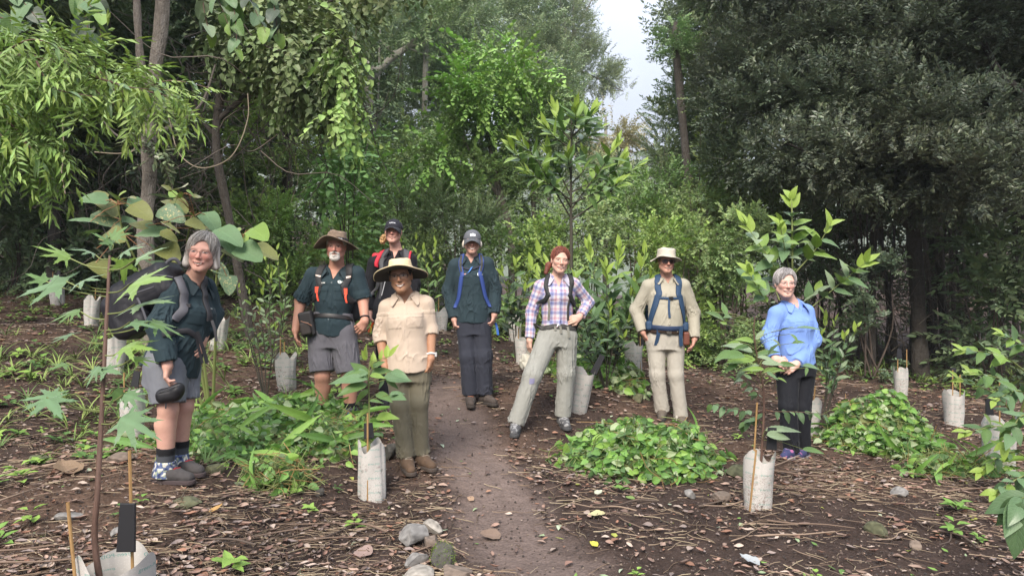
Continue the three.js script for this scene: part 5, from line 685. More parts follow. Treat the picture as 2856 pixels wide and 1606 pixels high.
// surface nets over a box, blocks far from the surface skipped
function netMesh(f, lo, hi, h, colour, ne) {
  const nx = Math.ceil((hi.x - lo.x) / h) + 2, ny = Math.ceil((hi.y - lo.y) / h) + 2, nz = Math.ceil((hi.z - lo.z) / h) + 2, F = new Float32Array(nx * ny * nz).fill(1), B = 5;
  for (let bz = 0; bz < nz; bz += B) for (let by = 0; by < ny; by += B) for (let bx = 0; bx < nx; bx += B) {
    const c = f(lo.x + (bx + B / 2 - 0.5) * h, lo.y + (by + B / 2 - 0.5) * h, lo.z + (bz + B / 2 - 0.5) * h), farOff = Math.abs(c) > B * h * 1.25 + 0.02;
    for (let k = bz; k < Math.min(nz, bz + B); k++) for (let j = by; j < Math.min(ny, by + B); j++) for (let i = bx; i < Math.min(nx, bx + B); i++) F[(k * ny + j) * nx + i] = farOff ? c : f(lo.x + i * h, lo.y + j * h, lo.z + k * h);
  }
  const id = new Int32Array(nx * ny * nz).fill(-1), pos = [], idx = [], S = (i, j, k) => (k * ny + j) * nx + i;
  const E = [[0, 1], [2, 3], [4, 5], [6, 7], [0, 2], [1, 3], [4, 6], [5, 7], [0, 4], [1, 5], [2, 6], [3, 7]], v = new Float32Array(8);
  for (let k = 0; k < nz - 1; k++) for (let j = 0; j < ny - 1; j++) for (let i = 0; i < nx - 1; i++) {
    let m = 0; for (let q = 0; q < 8; q++) { v[q] = F[S(i + (q & 1), j + ((q >> 1) & 1), k + (q >> 2))]; if (v[q] < 0) m |= 1 << q; }
    if (m === 0 || m === 255) continue;
    let sx = 0, sy = 0, sz = 0, n = 0;
    for (const [a, b] of E) { if (((m >> a) & 1) === ((m >> b) & 1)) continue; const t = v[a] / (v[a] - v[b]); sx += (a & 1) + t * ((b & 1) - (a & 1)); sy += ((a >> 1) & 1) + t * (((b >> 1) & 1) - ((a >> 1) & 1)); sz += (a >> 2) + t * ((b >> 2) - (a >> 2)); n++; }
    id[S(i, j, k)] = pos.length / 3; pos.push(lo.x + (i + sx / n) * h, lo.y + (j + sy / n) * h, lo.z + (k + sz / n) * h);
  }
  const quad = (a, b, c, d, fl) => { if (a < 0 || b < 0 || c < 0 || d < 0) return; fl ? idx.push(a, b, c, a, c, d) : idx.push(a, c, b, a, d, c); };
  for (let k = 1; k < nz - 1; k++) for (let j = 1; j < ny - 1; j++) for (let i = 1; i < nx - 1; i++) {
    const s = F[S(i, j, k)] < 0;
    if (s !== F[S(i + 1, j, k)] < 0) quad(id[S(i, j - 1, k - 1)], id[S(i, j, k - 1)], id[S(i, j, k)], id[S(i, j - 1, k)], s);
    if (s !== F[S(i, j + 1, k)] < 0) quad(id[S(i - 1, j, k - 1)], id[S(i - 1, j, k)], id[S(i, j, k)], id[S(i, j, k - 1)], s);
    if (s !== F[S(i, j, k + 1)] < 0) quad(id[S(i - 1, j - 1, k)], id[S(i, j - 1, k)], id[S(i, j, k)], id[S(i - 1, j, k)], s);
  }
  const n = pos.length / 3, nor = new Float32Array(n * 3), col = colour ? new Float32Array(n * 3) : null;
  for (let i = 0; i < n; i++) { const x = pos[i * 3], y = pos[i * 3 + 1], z = pos[i * 3 + 2], g = grad(f, x, y, z, ne || h * 0.5); nor.set([g.x, g.y, g.z], i * 3); if (col) col.set(colour(x, y, z, g), i * 3); }
  const g = new THREE.BufferGeometry(); g.setAttribute('position', new THREE.Float32BufferAttribute(pos, 3)); g.setAttribute('normal', new THREE.BufferAttribute(nor, 3)); if (col) g.setAttribute('color', new THREE.BufferAttribute(col, 3)); g.setIndex(idx); return g;
}
function bound(pts, m) { const lo = V(1e9, 1e9, 1e9), hi = V(-1e9, -1e9, -1e9); pts.forEach((p) => { lo.min(p); hi.max(p); }); return [lo.addScalar(-m), hi.addScalar(m)]; }
const project = (f, p, off = 0) => { const q = p.clone(); for (let i = 0; i < 6; i++) { const d = f(q.x, q.y, q.z) - off, g = grad(f, q.x, q.y, q.z, 0.004); q.addScaledVector(g, -d * 0.9); } return q; };
function sheetGeo(rows, closed = false, double = true) { // rows of points -> sheet
  const n = rows.length, m = rows[0].length, pos = [], uv = [], idx = []; rows.forEach((r, i) => r.forEach((p, j) => { pos.push(p.x, p.y, p.z); uv.push(i / (n - 1), j / (m - 1)); }));
  for (let i = 0; i < n - 1 + (closed ? 1 : 0); i++) for (let j = 0; j < m - 1; j++) { const a = i * m + j, b = ((i + 1) % n) * m + j; idx.push(a, b, a + 1, a + 1, b, b + 1); }
  const g = new THREE.BufferGeometry(); g.setAttribute('position', new THREE.Float32BufferAttribute(pos, 3)); g.setAttribute('uv', new THREE.Float32BufferAttribute(uv, 2)); g.setIndex(idx); g.computeVertexNormals(); return g;
}
// a strap laid on a surface along points
function strapGeo(f, pts, w, th = 0.006, off = 0.002, n = 36, closed = false, edgeDrop = true) {
  const c = new THREE.CatmullRomCurve3(pts, closed), P2 = c.getPoints(n), rows = [];
  const N = closed ? n : n + 1;
  for (let i = 0; i < N; i++) {
    const p = project(f, P2[i], off), g = grad(f, p.x, p.y, p.z, 0.006), t = P2[closed ? (i + 1) % n : Math.min(i + 1, n)].clone().sub(P2[closed ? (i - 1 + n) % n : Math.max(i - 1, 0)]).normalize(), s = t.clone().cross(g).normalize();
    const e = [-1, 0, 1].map((k) => { const q = p.clone().addScaledVector(s, k * w / 2); return edgeDrop && k ? project(f, q, off) : q; });
    const o = e.map((q) => q.clone().addScaledVector(g, th));
    rows.push([e[0], o[0].clone().lerp(o[1], 0.12), o[1], o[2].clone().lerp(o[1], 0.12), e[2], e[1], e[0]]);
  }
  if (closed) rows.push(rows[0]);
  return sheetGeo(rows);
}
function patchGeo(f, c, right, up, w, h, off = 0.004, nu = 8, nv = 6) { const rows = []; for (let i = 0; i <= nu; i++) { const r = []; for (let j = 0; j <= nv; j++) r.push(project(f, c.clone().addScaledVector(right, (i / nu - 0.5) * w).addScaledVector(up, (j / nv - 0.5) * h), off)); rows.push(r); } return sheetGeo(rows); }
function textMat(draw, w = 256, h = 64, o = {}) { const cv = document.createElement('canvas'); cv.width = w; cv.height = h; const x = cv.getContext('2d'); draw(x, w, h); const t = new THREE.CanvasTexture(cv); t.colorSpace = THREE.SRGBColorSpace; return std(0xffffff, 0.8, { map: t, alphaTest: 0.4, ...o }); }
const cloth = (o = {}) => new THREE.MeshPhysicalMaterial({ color: 0xffffff, vertexColors: true, roughness: 0.86, sheen: 0.25, sheenRoughness: 0.6, sheenColor: rgb(0.6, 0.6, 0.6), specularIntensity: 0.5, side: THREE.DoubleSide, ...o });
const CLOTH = cloth(), SKIN = new THREE.MeshPhysicalMaterial({ color: 0xffffff, vertexColors: true, roughness: 0.56, specularIntensity: 0.55 }), HAIR = new THREE.MeshPhysicalMaterial({ color: 0xffffff, vertexColors: true, roughness: 0.6, specularIntensity: 0.5 });
const NYLON = (r, g, b, rough = 0.7) => std(rgb(r, g, b), rough);

// ---- the head, in its own axes: x to the figure's image-right, y up, z out of the face
function headField(o) {
  const sm = o.smile ?? 1, jawW = o.jaw ?? 1, f = [];
  const cran = ell(V(0, 0.036, -0.014), 0.0735, 0.087, 0.093), face = ell(V(0, -0.03, 0.024), 0.059 * jawW, 0.088, 0.064), chin = ell(V(0, -0.100, 0.064), 0.022 * jawW, 0.018, 0.018);
  const jl = cone(V(-0.05 * jawW, -0.058, 0.005), V(-0.012, -0.104, 0.058), 0.02, 0.017), jr = cone(V(0.05 * jawW, -0.058, 0.005), V(0.012, -0.104, 0.058), 0.02, 0.017);
  const cl = ell(V(-0.036, -0.028 + 0.004 * sm, 0.060), 0.021, 0.019, 0.022), cr = ell(V(0.036, -0.028 + 0.004 * sm, 0.060), 0.021, 0.019, 0.022), brow = cone(V(-0.036, 0.021, 0.072), V(0.036, 0.021, 0.072), 0.013, 0.013), brow2 = ell(V(0, 0.024, 0.076), 0.02, 0.01, 0.01);
  const s1 = ell(V(-0.031, 0.004, 0.098), 0.0165, 0.0115, 0.018), s2 = ell(V(0.031, 0.004, 0.098), 0.0165, 0.0115, 0.018), e1 = ell(V(-0.031, 0.003, 0.073), 0.0135, 0.0115, 0.0125), e2 = ell(V(0.031, 0.003, 0.073), 0.0135, 0.0115, 0.0125);
  const ns = o.nose ?? 1, nose = cone(V(0, 0.012, 0.083), V(0, -0.030, 0.100 + 0.008 * ns), 0.0068, 0.0112), n1 = ell(V(-0.0115, -0.035, 0.092), 0.008, 0.007, 0.01), n2 = ell(V(0.0115, -0.035, 0.092), 0.008, 0.007, 0.01);
  const my = -0.066, cy = my + 0.009 * sm, ww = 0.022 + 0.009 * sm;
  const ul = union(0.006, cone(V(-ww, cy, 0.076), V(-0.006, my + 0.003, 0.0885), 0.0035, 0.005), cone(V(ww, cy, 0.076), V(0.006, my + 0.003, 0.0885), 0.0035, 0.005)), ll = union(0.006, cone(V(-ww * 0.85, cy - 0.006, 0.077), V(0, my - 0.012, 0.088), 0.0035, 0.006), cone(V(ww * 0.85, cy - 0.006, 0.077), V(0, my - 0.012, 0.088), 0.0035, 0.006));
  const fold1 = cone(V(-0.016, -0.036, 0.09), V(-ww - 0.008, cy - 0.004, 0.078), 0.0028, 0.0028), fold2 = cone(V(0.016, -0.036, 0.09), V(ww + 0.008, cy - 0.004, 0.078), 0.0028, 0.0028);
  const slot0 = ell(V(0, my - 0.0050, 0.094), ww * 0.92, 0.0034 + 0.0018 * sm, 0.016), slot = (x, y, z) => slot0(x, y - 0.009 * sm * Math.pow(x / ww, 2), z), ear1 = ell(V(-0.0745, -0.006, -0.008), 0.009, 0.031, 0.018), ear2 = ell(V(0.0745, -0.006, -0.008), 0.009, 0.031, 0.018);
  return (x, y, z) => {
    let d = smin(cran(x, y, z), face(x, y, z), 0.04); if (d > 0.06) return d - 0.012;
    d = smin(d, chin(x, y, z), 0.022); d = smin(d, Math.min(jl(x, y, z), jr(x, y, z)), 0.024); d = smin(d, Math.min(cl(x, y, z), cr(x, y, z)), 0.02); d = smin(d, brow(x, y, z), 0.018); d = smin(d, brow2(x, y, z), 0.014);
    d = smax(d, -Math.min(s1(x, y, z), s2(x, y, z)), 0.012); d = smin(d, Math.min(e1(x, y, z), e2(x, y, z)), 0.003); d = smin(d, nose(x, y, z), 0.012); d = smin(d, Math.min(n1(x, y, z), n2(x, y, z)), 0.007);
    d = smin(d, ul(x, y, z), 0.006); d = smin(d, ll(x, y, z), 0.007); d = smax(d, -Math.min(fold1(x, y, z), fold2(x, y, z)), 0.006); if (sm > 0.4) d = smax(d, -slot(x, y, z), 0.003);
    return smin(d, Math.min(ear1(x, y, z), ear2(x, y, z)), 0.007);
  };
}
function headColour(o) {
  const S = o.skin, sm = o.smile ?? 1, my = -0.066, ww = 0.022 + 0.009 * sm;
  return (x, y, z) => {
    const n = 1 + 0.05 * fbm(x * 60, y * 60, z * 60, 2), rosy = (o.rosy ?? 0.5) * (Math.exp(-Math.pow((Math.abs(x) - 0.036) / 0.02, 2) - Math.pow((y + 0.025) / 0.02, 2)) + 0.8 * Math.exp(-Math.pow(x / 0.012, 2) - Math.pow((y + 0.03) / 0.014, 2))) * (z > 0.03 ? 1 : 0);
    let c = [S[0] * n * (1 + 0.05 * rosy), S[1] * n * (1 - 0.22 * rosy), S[2] * n * (1 - 0.2 * rosy)];
    if (z > 0.055) {
      const ex = Math.abs(x) - 0.031, lid = 0.0028 - 8 * ex * ex;
      if (Math.abs(ex) < 0.0145 && Math.abs(y - 0.003 - lid * 0.2) < 0.0055 - 14 * ex * ex) { const q = y - 0.003; c = q > 0.0022 ? [0.03, 0.02, 0.016] : Math.abs(ex) < 0.0058 ? o.iris || [0.045, 0.035, 0.028] : [0.42, 0.38, 0.36]; }
      const by = 0.0205 - 6 * Math.pow(Math.abs(x) - 0.026, 2); if (Math.abs(x) > 0.013 && Math.abs(x) < 0.047 && Math.abs(y - by) < 0.0042) { const k = o.browK ?? 0.75, b = o.brow || [0.1, 0.07, 0.05]; c = c.map((v, i) => mix(v, b[i], k)); }
      const cy = my + 0.009 * sm * Math.pow(Math.abs(x) / ww, 2), lip = o.lip || [S[0] * 0.85, S[1] * 0.55, S[2] * 0.55];
      if (Math.abs(x) < ww + 0.002 && z > 0.06) { const dy = y - cy; if (dy > -0.0165 * (1 - 0.6 * Math.pow(x / ww, 2)) && dy < 0.0055 - 4 * x * x) c = c.map((v, i) => mix(v, lip[i], 0.75)); if (sm > 0.4 && Math.abs(x) < ww * 0.92 && dy < 0.0005 && dy > -0.0088 * sm * (1 - 0.75 * Math.pow(x / ww, 2))) c = Math.abs(x) < ww * 0.74 ? (o.teeth || [0.52, 0.48, 0.42]) : [0.12, 0.05, 0.045]; }
    }
    return c;
  };
}
// hair volumes in head axes
function hairField(style) {
  const shell = (g, dy = 0, dz = 0) => ell(V(0, 0.036 + dy, -0.016 + dz), 0.0735 + g, 0.087 + g, 0.093 + g), strand = (x, y, z, a, s = 1) => a * (0.8 * noise3(x * 38 * s, y * 9 * s, z * 38 * s) + 0.35 * noise3(x * 100 * s, y * 16 * s, z * 100 * s));
  if (style === 'bob') { const f = union(0.025, shell(0.014, 0.004), cone(V(-0.070, 0.03, -0.012), V(-0.083, -0.08, 0.0), 0.022, 0.026), cone(V(0.070, 0.03, -0.012), V(0.082, -0.08, -0.004), 0.022, 0.025), ell(V(0, -0.03, -0.065), 0.085, 0.085, 0.045)), cut = union(0.02, ell(V(0.004, -0.045, 0.085), 0.060, 0.085, 0.078), ell(V(0.014, 0.036, 0.1), 0.046, 0.044, 0.05), cone(V(0.03, 0.07, 0.09), V(-0.045, 0.0, 0.1), 0.012, 0.02)), nk = cone(V(0, -0.09, 0), V(0, -0.25, 0), 0.05, 0.06); return (x, y, z) => smax(smax(f(x, y, z) + strand(x, y, z, 0.0045), -cut(x, y, z), 0.01), -nk(x, y, z), 0.01); }
  if (style === 'short') { const f = union(0.02, shell(0.016, 0.003), ell(V(0, 0, -0.06), 0.074, 0.07, 0.042)), cut = union(0.02, ell(V(0, -0.045, 0.085), 0.070, 0.096, 0.088), ell(V(0.016, 0.042, 0.1), 0.05, 0.046, 0.05)), low = (x, y, z) => (-0.028 + 0.35 * Math.max(0, z)) - y - (z < -0.03 ? 0.03 : 0); return (x, y, z) => smax(smax(f(x, y, z) + strand(x + y * 0.6, y, z, 0.004), -cut(x, y, z), 0.008), low(x, y, z), 0.012); }
  if (style === 'pulled') { const f = shell(0.011, 0.003, -0.003), cut = union(0.02, ell(V(0, -0.05, 0.085), 0.07, 0.1, 0.085), ell(V(0.004, 0.042, 0.1), 0.05, 0.046, 0.05)), low = (x, y, z) => (-0.012 + 0.3 * Math.max(0, z) + 0.45 * Math.min(0, z + 0.03)) - y, pony = union(0.02, cone(V(-0.02, -0.02, -0.1), V(-0.085, -0.055, -0.105), 0.026, 0.028), cone(V(-0.085, -0.055, -0.105), V(-0.105, -0.13, -0.08), 0.028, 0.02)); return (x, y, z) => smin(smax(smax(f(x, y, z) + strand(x, z, y, 0.003), -cut(x, y, z), 0.008), low(x, y, z), 0.008), pony(x, y, z) + strand(x, y, z, 0.005), 0.01); }
  if (style === 'sides') { const f = union(0.02, shell(0.008), ell(V(0, -0.02, -0.06), 0.07, 0.06, 0.04)), cut = ell(V(0, -0.02, 0.085), 0.078, 0.12, 0.088), low = (x, y, z) => -0.038 - y - (z < -0.03 ? 0.02 : 0); return (x, y, z) => smax(smax(f(x, y, z) + strand(x, y, z, 0.003), -cut(x, y, z), 0.006), low(x, y, z), 0.01); }
  if (style === 'tufts') { const f = union(0.02, shell(0.006), ell(V(-0.082, -0.025, -0.012), 0.016, 0.034, 0.026), ell(V(0.082, -0.025, -0.012), 0.016, 0.034, 0.026), ell(V(0, -0.03, -0.065), 0.07, 0.06, 0.04)), cut = ell(V(0, -0.02, 0.085), 0.074, 0.12, 0.085); return (x, y, z) => smax(f(x, y, z) + strand(x, y, z, 0.008, 0.7), -cut(x, y, z), 0.006); }
  if (style === 'curlytail') { const f = union(0.02, shell(0.006), ell(V(0, -0.02, -0.065), 0.068, 0.05, 0.04)), cut = ell(V(0, -0.02, 0.085), 0.078, 0.12, 0.088), pony = union(0.03, ell(V(-0.08, -0.05, -0.075), 0.04, 0.03, 0.04), ell(V(-0.105, -0.085, -0.07), 0.03, 0.04, 0.035)); return (x, y, z) => smin(smax(f(x, y, z), -cut(x, y, z), 0.006), pony(x, y, z) + 0.012 * noise3(x * 60, y * 60, z * 60), 0.01); }
}
// a hat or cap in head axes; returns [name, geometry, material]
function brimHat({ r = 0.098, h = 0.095, brim = 0.085, y0 = 0.045, top, under, band, side = 0.5, front = -0.05, back = 0.1, wob = 0.006, seed = 1, taper = 0.82 }) {
  const rows = [], rowsB = [], rowsBand = [], n = 56, sx = 0.92, sz = 1.12;
  for (let i = 0; i <= n; i++) {
    const a = i / n * Math.PI * 2, c = Math.cos(a), s = Math.sin(a), wv = wob * (Math.sin(a * 3 + seed) + 0.6 * Math.sin(a * 5 + seed * 2));
    const at = (rr, y) => V(c * rr * sx, y, s * rr * sz - 0.012), col = [];
    for (let j = 0; j <= 9; j++) { const t = j / 9, e = t < 0.7 ? t / 0.7 : 1, rr = t < 0.7 ? mix(r, r * taper * 1.06, e) : r * taper * Math.sqrt(Math.max(0, 1 - Math.pow((t - 0.7) / 0.3, 2))) * 1.06, y = y0 + h * (t < 0.7 ? e * 0.82 : 0.82 + 0.18 * Math.sin((t - 0.7) / 0.3 * Math.PI / 2)); col.push(at(rr + 0.5 * wv * t + 0.003 * noise3(c * 4, t * 6, s * 4 + seed), y + wv * t * 0.6)); }
    rows.push(col);
    const sl = side * c * c + (s > 0 ? front : back) * s * s, b = [], u = [];
    for (let j = 0; j <= 6; j++) { const q = j / 6, rr = r + brim * q, y = y0 - sl * brim * q * (0.55 + 0.45 * q) + wv * q * 1.6; b.push(at(rr, y)); u.push(at(rr - (j === 6 ? 0.001 : 0), y - 0.005)); }
    rowsB.push([...b]); rowsBand.push([at(r + 0.003, y0 + 0.002), at(r + 0.003 - 0.002, y0 + 0.028)]); rows[i].under = u;
  }
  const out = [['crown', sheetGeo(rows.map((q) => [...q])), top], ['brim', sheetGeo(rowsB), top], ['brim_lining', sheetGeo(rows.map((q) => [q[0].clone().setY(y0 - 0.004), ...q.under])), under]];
  const edge = rowsB.map((q) => q[6]); out.push(['brim_edge', tubeGeo(edge, 0.0045, 6), top]);
  if (band) out.push(['hat_band', sheetGeo(rowsBand), band]); return out;
}
function capHat({ front, back, bill, y0 = 0.04, len = 0.075, seed = 1 }) {
  const dome = ell(V(0, y0 - 0.004, -0.012), 0.089, 0.098, 0.106), cut = (x, y, z) => y0 - 0.012 - 0.08 * Math.max(0, z) * 0 - y, f = (x, y, z) => smax(dome(x, y, z) + 0.0015 * noise3(x * 40, y * 40, z * 40), cut(x, y, z), 0.004);
  const g = netMesh(f, V(-0.1, y0 - 0.03, -0.13), V(0.1, y0 + 0.11, 0.11), 0.005, (x, y, z) => z > 0.012 ? front : back), rows = [];
  for (let i = 0; i <= 20; i++) { const a = (i / 20 - 0.5) * 2.3, s = Math.sin(a), c = Math.cos(a), r = []; for (let j = 0; j <= 5; j++) { const q = j / 5; r.push(V(s * (0.088 + 0.004 * q), y0 - 0.006 - 0.028 * q * 0.7 - 0.055 * Math.pow(s, 2) * (0.35 + 0.65 * q) * q - 0.012 * s * s, -0.012 + c * 0.104 + q * len * Math.pow(Math.max(0, c), 0.6))); } rows.push(r); }
  const low = rows.map((r) => r.map((p) => p.clone().add(V(0, -0.005, 0)))), edge = rows.map((r) => r[5].clone().add(V(0, -0.002, 0)));
  return [['crown', g, CLOTH], ['bill', mergeGeometries([sheetGeo(rows), sheetGeo(low), tubeGeo(edge, 0.0035, 5)]), std(rgb(...bill), 0.8)]];
}
function glassesParts({ color = [0.02, 0.02, 0.02], w = 0.027, h = 0.02, metal = 0, thick = 0.0016, y = 0.0, round = 0.75, tint = 0 }) {
  const m = std(rgb(...color), 0.35, { metalness: metal }), out = [], lens = new THREE.MeshPhysicalMaterial({ color: tint ? rgb(0.25, 0.22, 0.2) : rgb(0.96, 0.97, 0.97), roughness: 0.02, transmission: 1, thickness: 0, ior: 1.45, side: THREE.DoubleSide });
  for (const s of [-1, 1]) { const pts = [], shape = new THREE.Shape(); for (let i = 0; i <= 28; i++) { const a = i / 28 * Math.PI * 2, p = 2 / (2 + 2 * (1 - round)), cx = Math.sign(Math.cos(a)) * Math.pow(Math.abs(Math.cos(a)), p), sy = Math.sign(Math.sin(a)) * Math.pow(Math.abs(Math.sin(a)), p); pts.push(V(s * 0.033 + cx * w, y - 0.002 + sy * h, 0.101 - 0.5 * Math.pow(Math.abs(s * 0.033 + cx * w), 2) * 3)); i ? shape.lineTo(cx * w, sy * h) : shape.moveTo(cx * w, sy * h); }
    out.push(['rim', tubeGeo(pts, thick, 6), m]); const lg = new THREE.ShapeGeometry(shape, 6); lg.rotateY(s * 0.1); lg.translate(s * 0.033, y - 0.002, 0.0985); out.push(['lens', lg, lens]);
    out.push(['temple', tubeGeo([V(s * (0.033 + w), y + 0.004, 0.093), V(s * 0.073, y + 0.005, 0.075), V(s * 0.079, y + 0.006, 0.0), V(s * 0.078, y - 0.008, -0.02)], thick, 5), m]); }
  out.push(['bridge', tubeGeo([V(-0.007, y + 0.004, 0.101), V(0, y + 0.008, 0.104), V(0.007, y + 0.004, 0.101)], thick, 5), m]); return out;
}
// ---- a hand: wrist, finger direction, palm normal; the thumb leaves on the side given by D x N times th
function handField(w, D, N, th, curl = 0.5, s = 1, spread = 1) {
  const T = D.clone().cross(N).normalize().multiplyScalar(th), at = (a, b, c) => w.clone().addScaledVector(D, a * s).addScaledVector(T, b * s).addScaledVector(N, c * s), fs = [], tips = [];
  const palm = [[0.033, 0.020], [0.012, 0.021], [-0.010, 0.020], [-0.030, 0.016]].map(([b, r], i) => cone(at(0.012, b * 0.55, 0), at(0.078 - 0.006 * Math.abs(i - 1), b, 0), 0.017 * s, 0.0125 * s));
  [[0.032, 0.040, 0.033], [0.011, 0.044, 0.037], [-0.010, 0.041, 0.034], [-0.029, 0.032, 0.026]].forEach(([b, l1, l2], i) => { const k = curl * (0.8 + 0.15 * i), p0 = at(0.080 - 0.005 * Math.abs(i - 1), b, 0), d1 = D.clone().multiplyScalar(Math.cos(k)).addScaledVector(N, Math.sin(k)).addScaledVector(T, (1.2 - i) * 0.05 * spread), p1 = p0.clone().addScaledVector(d1, l1 * s), k2 = k * 2.1, d2 = D.clone().multiplyScalar(Math.cos(k2)).addScaledVector(N, Math.sin(k2)), p2 = p1.clone().addScaledVector(d2, l2 * s); fs.push(cone(p0, p1, 0.0105 * s, 0.0092 * s), cone(p1, p2, 0.0092 * s, 0.0075 * s)); tips.push(p2); });
  const t0 = at(0.025, 0.03, 0.004), t1 = at(0.055, 0.055, 0.014 + 0.01 * curl), t2 = at(0.088, 0.056 - 0.012 * curl, 0.02 + 0.018 * curl); tips.push(t2); const thumb = [cone(t0, t1, 0.015 * s, 0.0115 * s), cone(t1, t2, 0.0115 * s, 0.008 * s)];
  const pf = union(0.016, ...palm), tf = union(0.008, ...thumb);
  return { f: (x, y, z) => { let d = smin(pf(x, y, z), tf(x, y, z), 0.012); for (let i = 0; i < fs.length; i += 2) d = smin(d, smin(fs[i](x, y, z), fs[i + 1](x, y, z), 0.004), 0.0045); return d; }, pts: [w, ...tips, at(0.05, 0.05, 0), at(0.05, -0.05, 0)] };
}
// ---- cloth folds
const foldNoise = (x, y, z, s) => { const n = noise3(x * 7 + y * 3 + s, y * 4 - x * 2, z * 7 - s), m = noise3(x * 15 + y * 7 + s, y * 7 - x * 4, z * 15 - s); return 0.5 * (1 - 2.4 * Math.abs(n)) + 0.4 * (1 - 3 * Math.abs(m)); };
const crease = (n, k = 3.4) => { const a = 1 - k * Math.abs(n); return a > 0 ? -a * a : -a * 0.3; };   // raised where the noise crosses zero
// limb-bound folds: rings that bunch up near a joint and long drag lines along the limb
function limbFolds(segs, seed) {
  const S = segs.map(([a, b]) => { const d = b.clone().sub(a), L = d.length(); d.divideScalar(L); const e1 = d.clone().cross(V(0.1, 0.2, 1)).normalize(), e2 = d.clone().cross(e1); return { a, d, L, e1, e2 }; });
  return (x, y, z, ring, long) => {
    let best = 1e9, bs = 0, c = 1, s = 0, off = 0, acc = 0;
    for (let i = 0; i < S.length; i++) { const q = S[i], px = x - q.a.x, py = y - q.a.y, pz = z - q.a.z; let k = px * q.d.x + py * q.d.y + pz * q.d.z; const kk = k < 0 ? 0 : k > q.L ? q.L : k, rx = px - q.d.x * kk, ry = py - q.d.y * kk, rz = pz - q.d.z * kk, r = Math.sqrt(rx * rx + ry * ry + rz * rz); if (r < best) { best = r; bs = kk + (i % 2 ? S[i - 1].L : 0); const u = rx * q.e1.x + ry * q.e1.y + rz * q.e1.z, v = rx * q.e2.x + ry * q.e2.y + rz * q.e2.z, h = Math.hypot(u, v) || 1; c = u / h; s = v / h; off = Math.floor(i / 2) * 9.7; } }
    const tw = 1.5 * noise3(c * 0.9 + off, s * 0.9, bs * 2 + seed);
    return ring * (crease(noise3(bs * 12 + tw * 1.5 + 0.9 * c, c * 1.1 + seed, s * 1.1 + off)) + 0.5 * crease(noise3(bs * 24 + tw * 2 - s, c * 1.6, s * 1.6 + off + seed))) + long * (crease(noise3(bs * 4 + c * 1.2 + seed, c * 2.4 + off, s * 2.4)) + 0.5 * crease(noise3(bs * 9 - s * 2, c * 3.6 + seed, s * 3.6 + off)));
  };
}
const mottle = (c, k = 0.05) => (x, y, z) => { const n = 1 + k * fbm(x * 30, y * 30, z * 30, 2) + k * 0.6 * noise3(x * 4, y * 4, z * 4); return [c[0] * n, c[1] * n, c[2] * n]; };
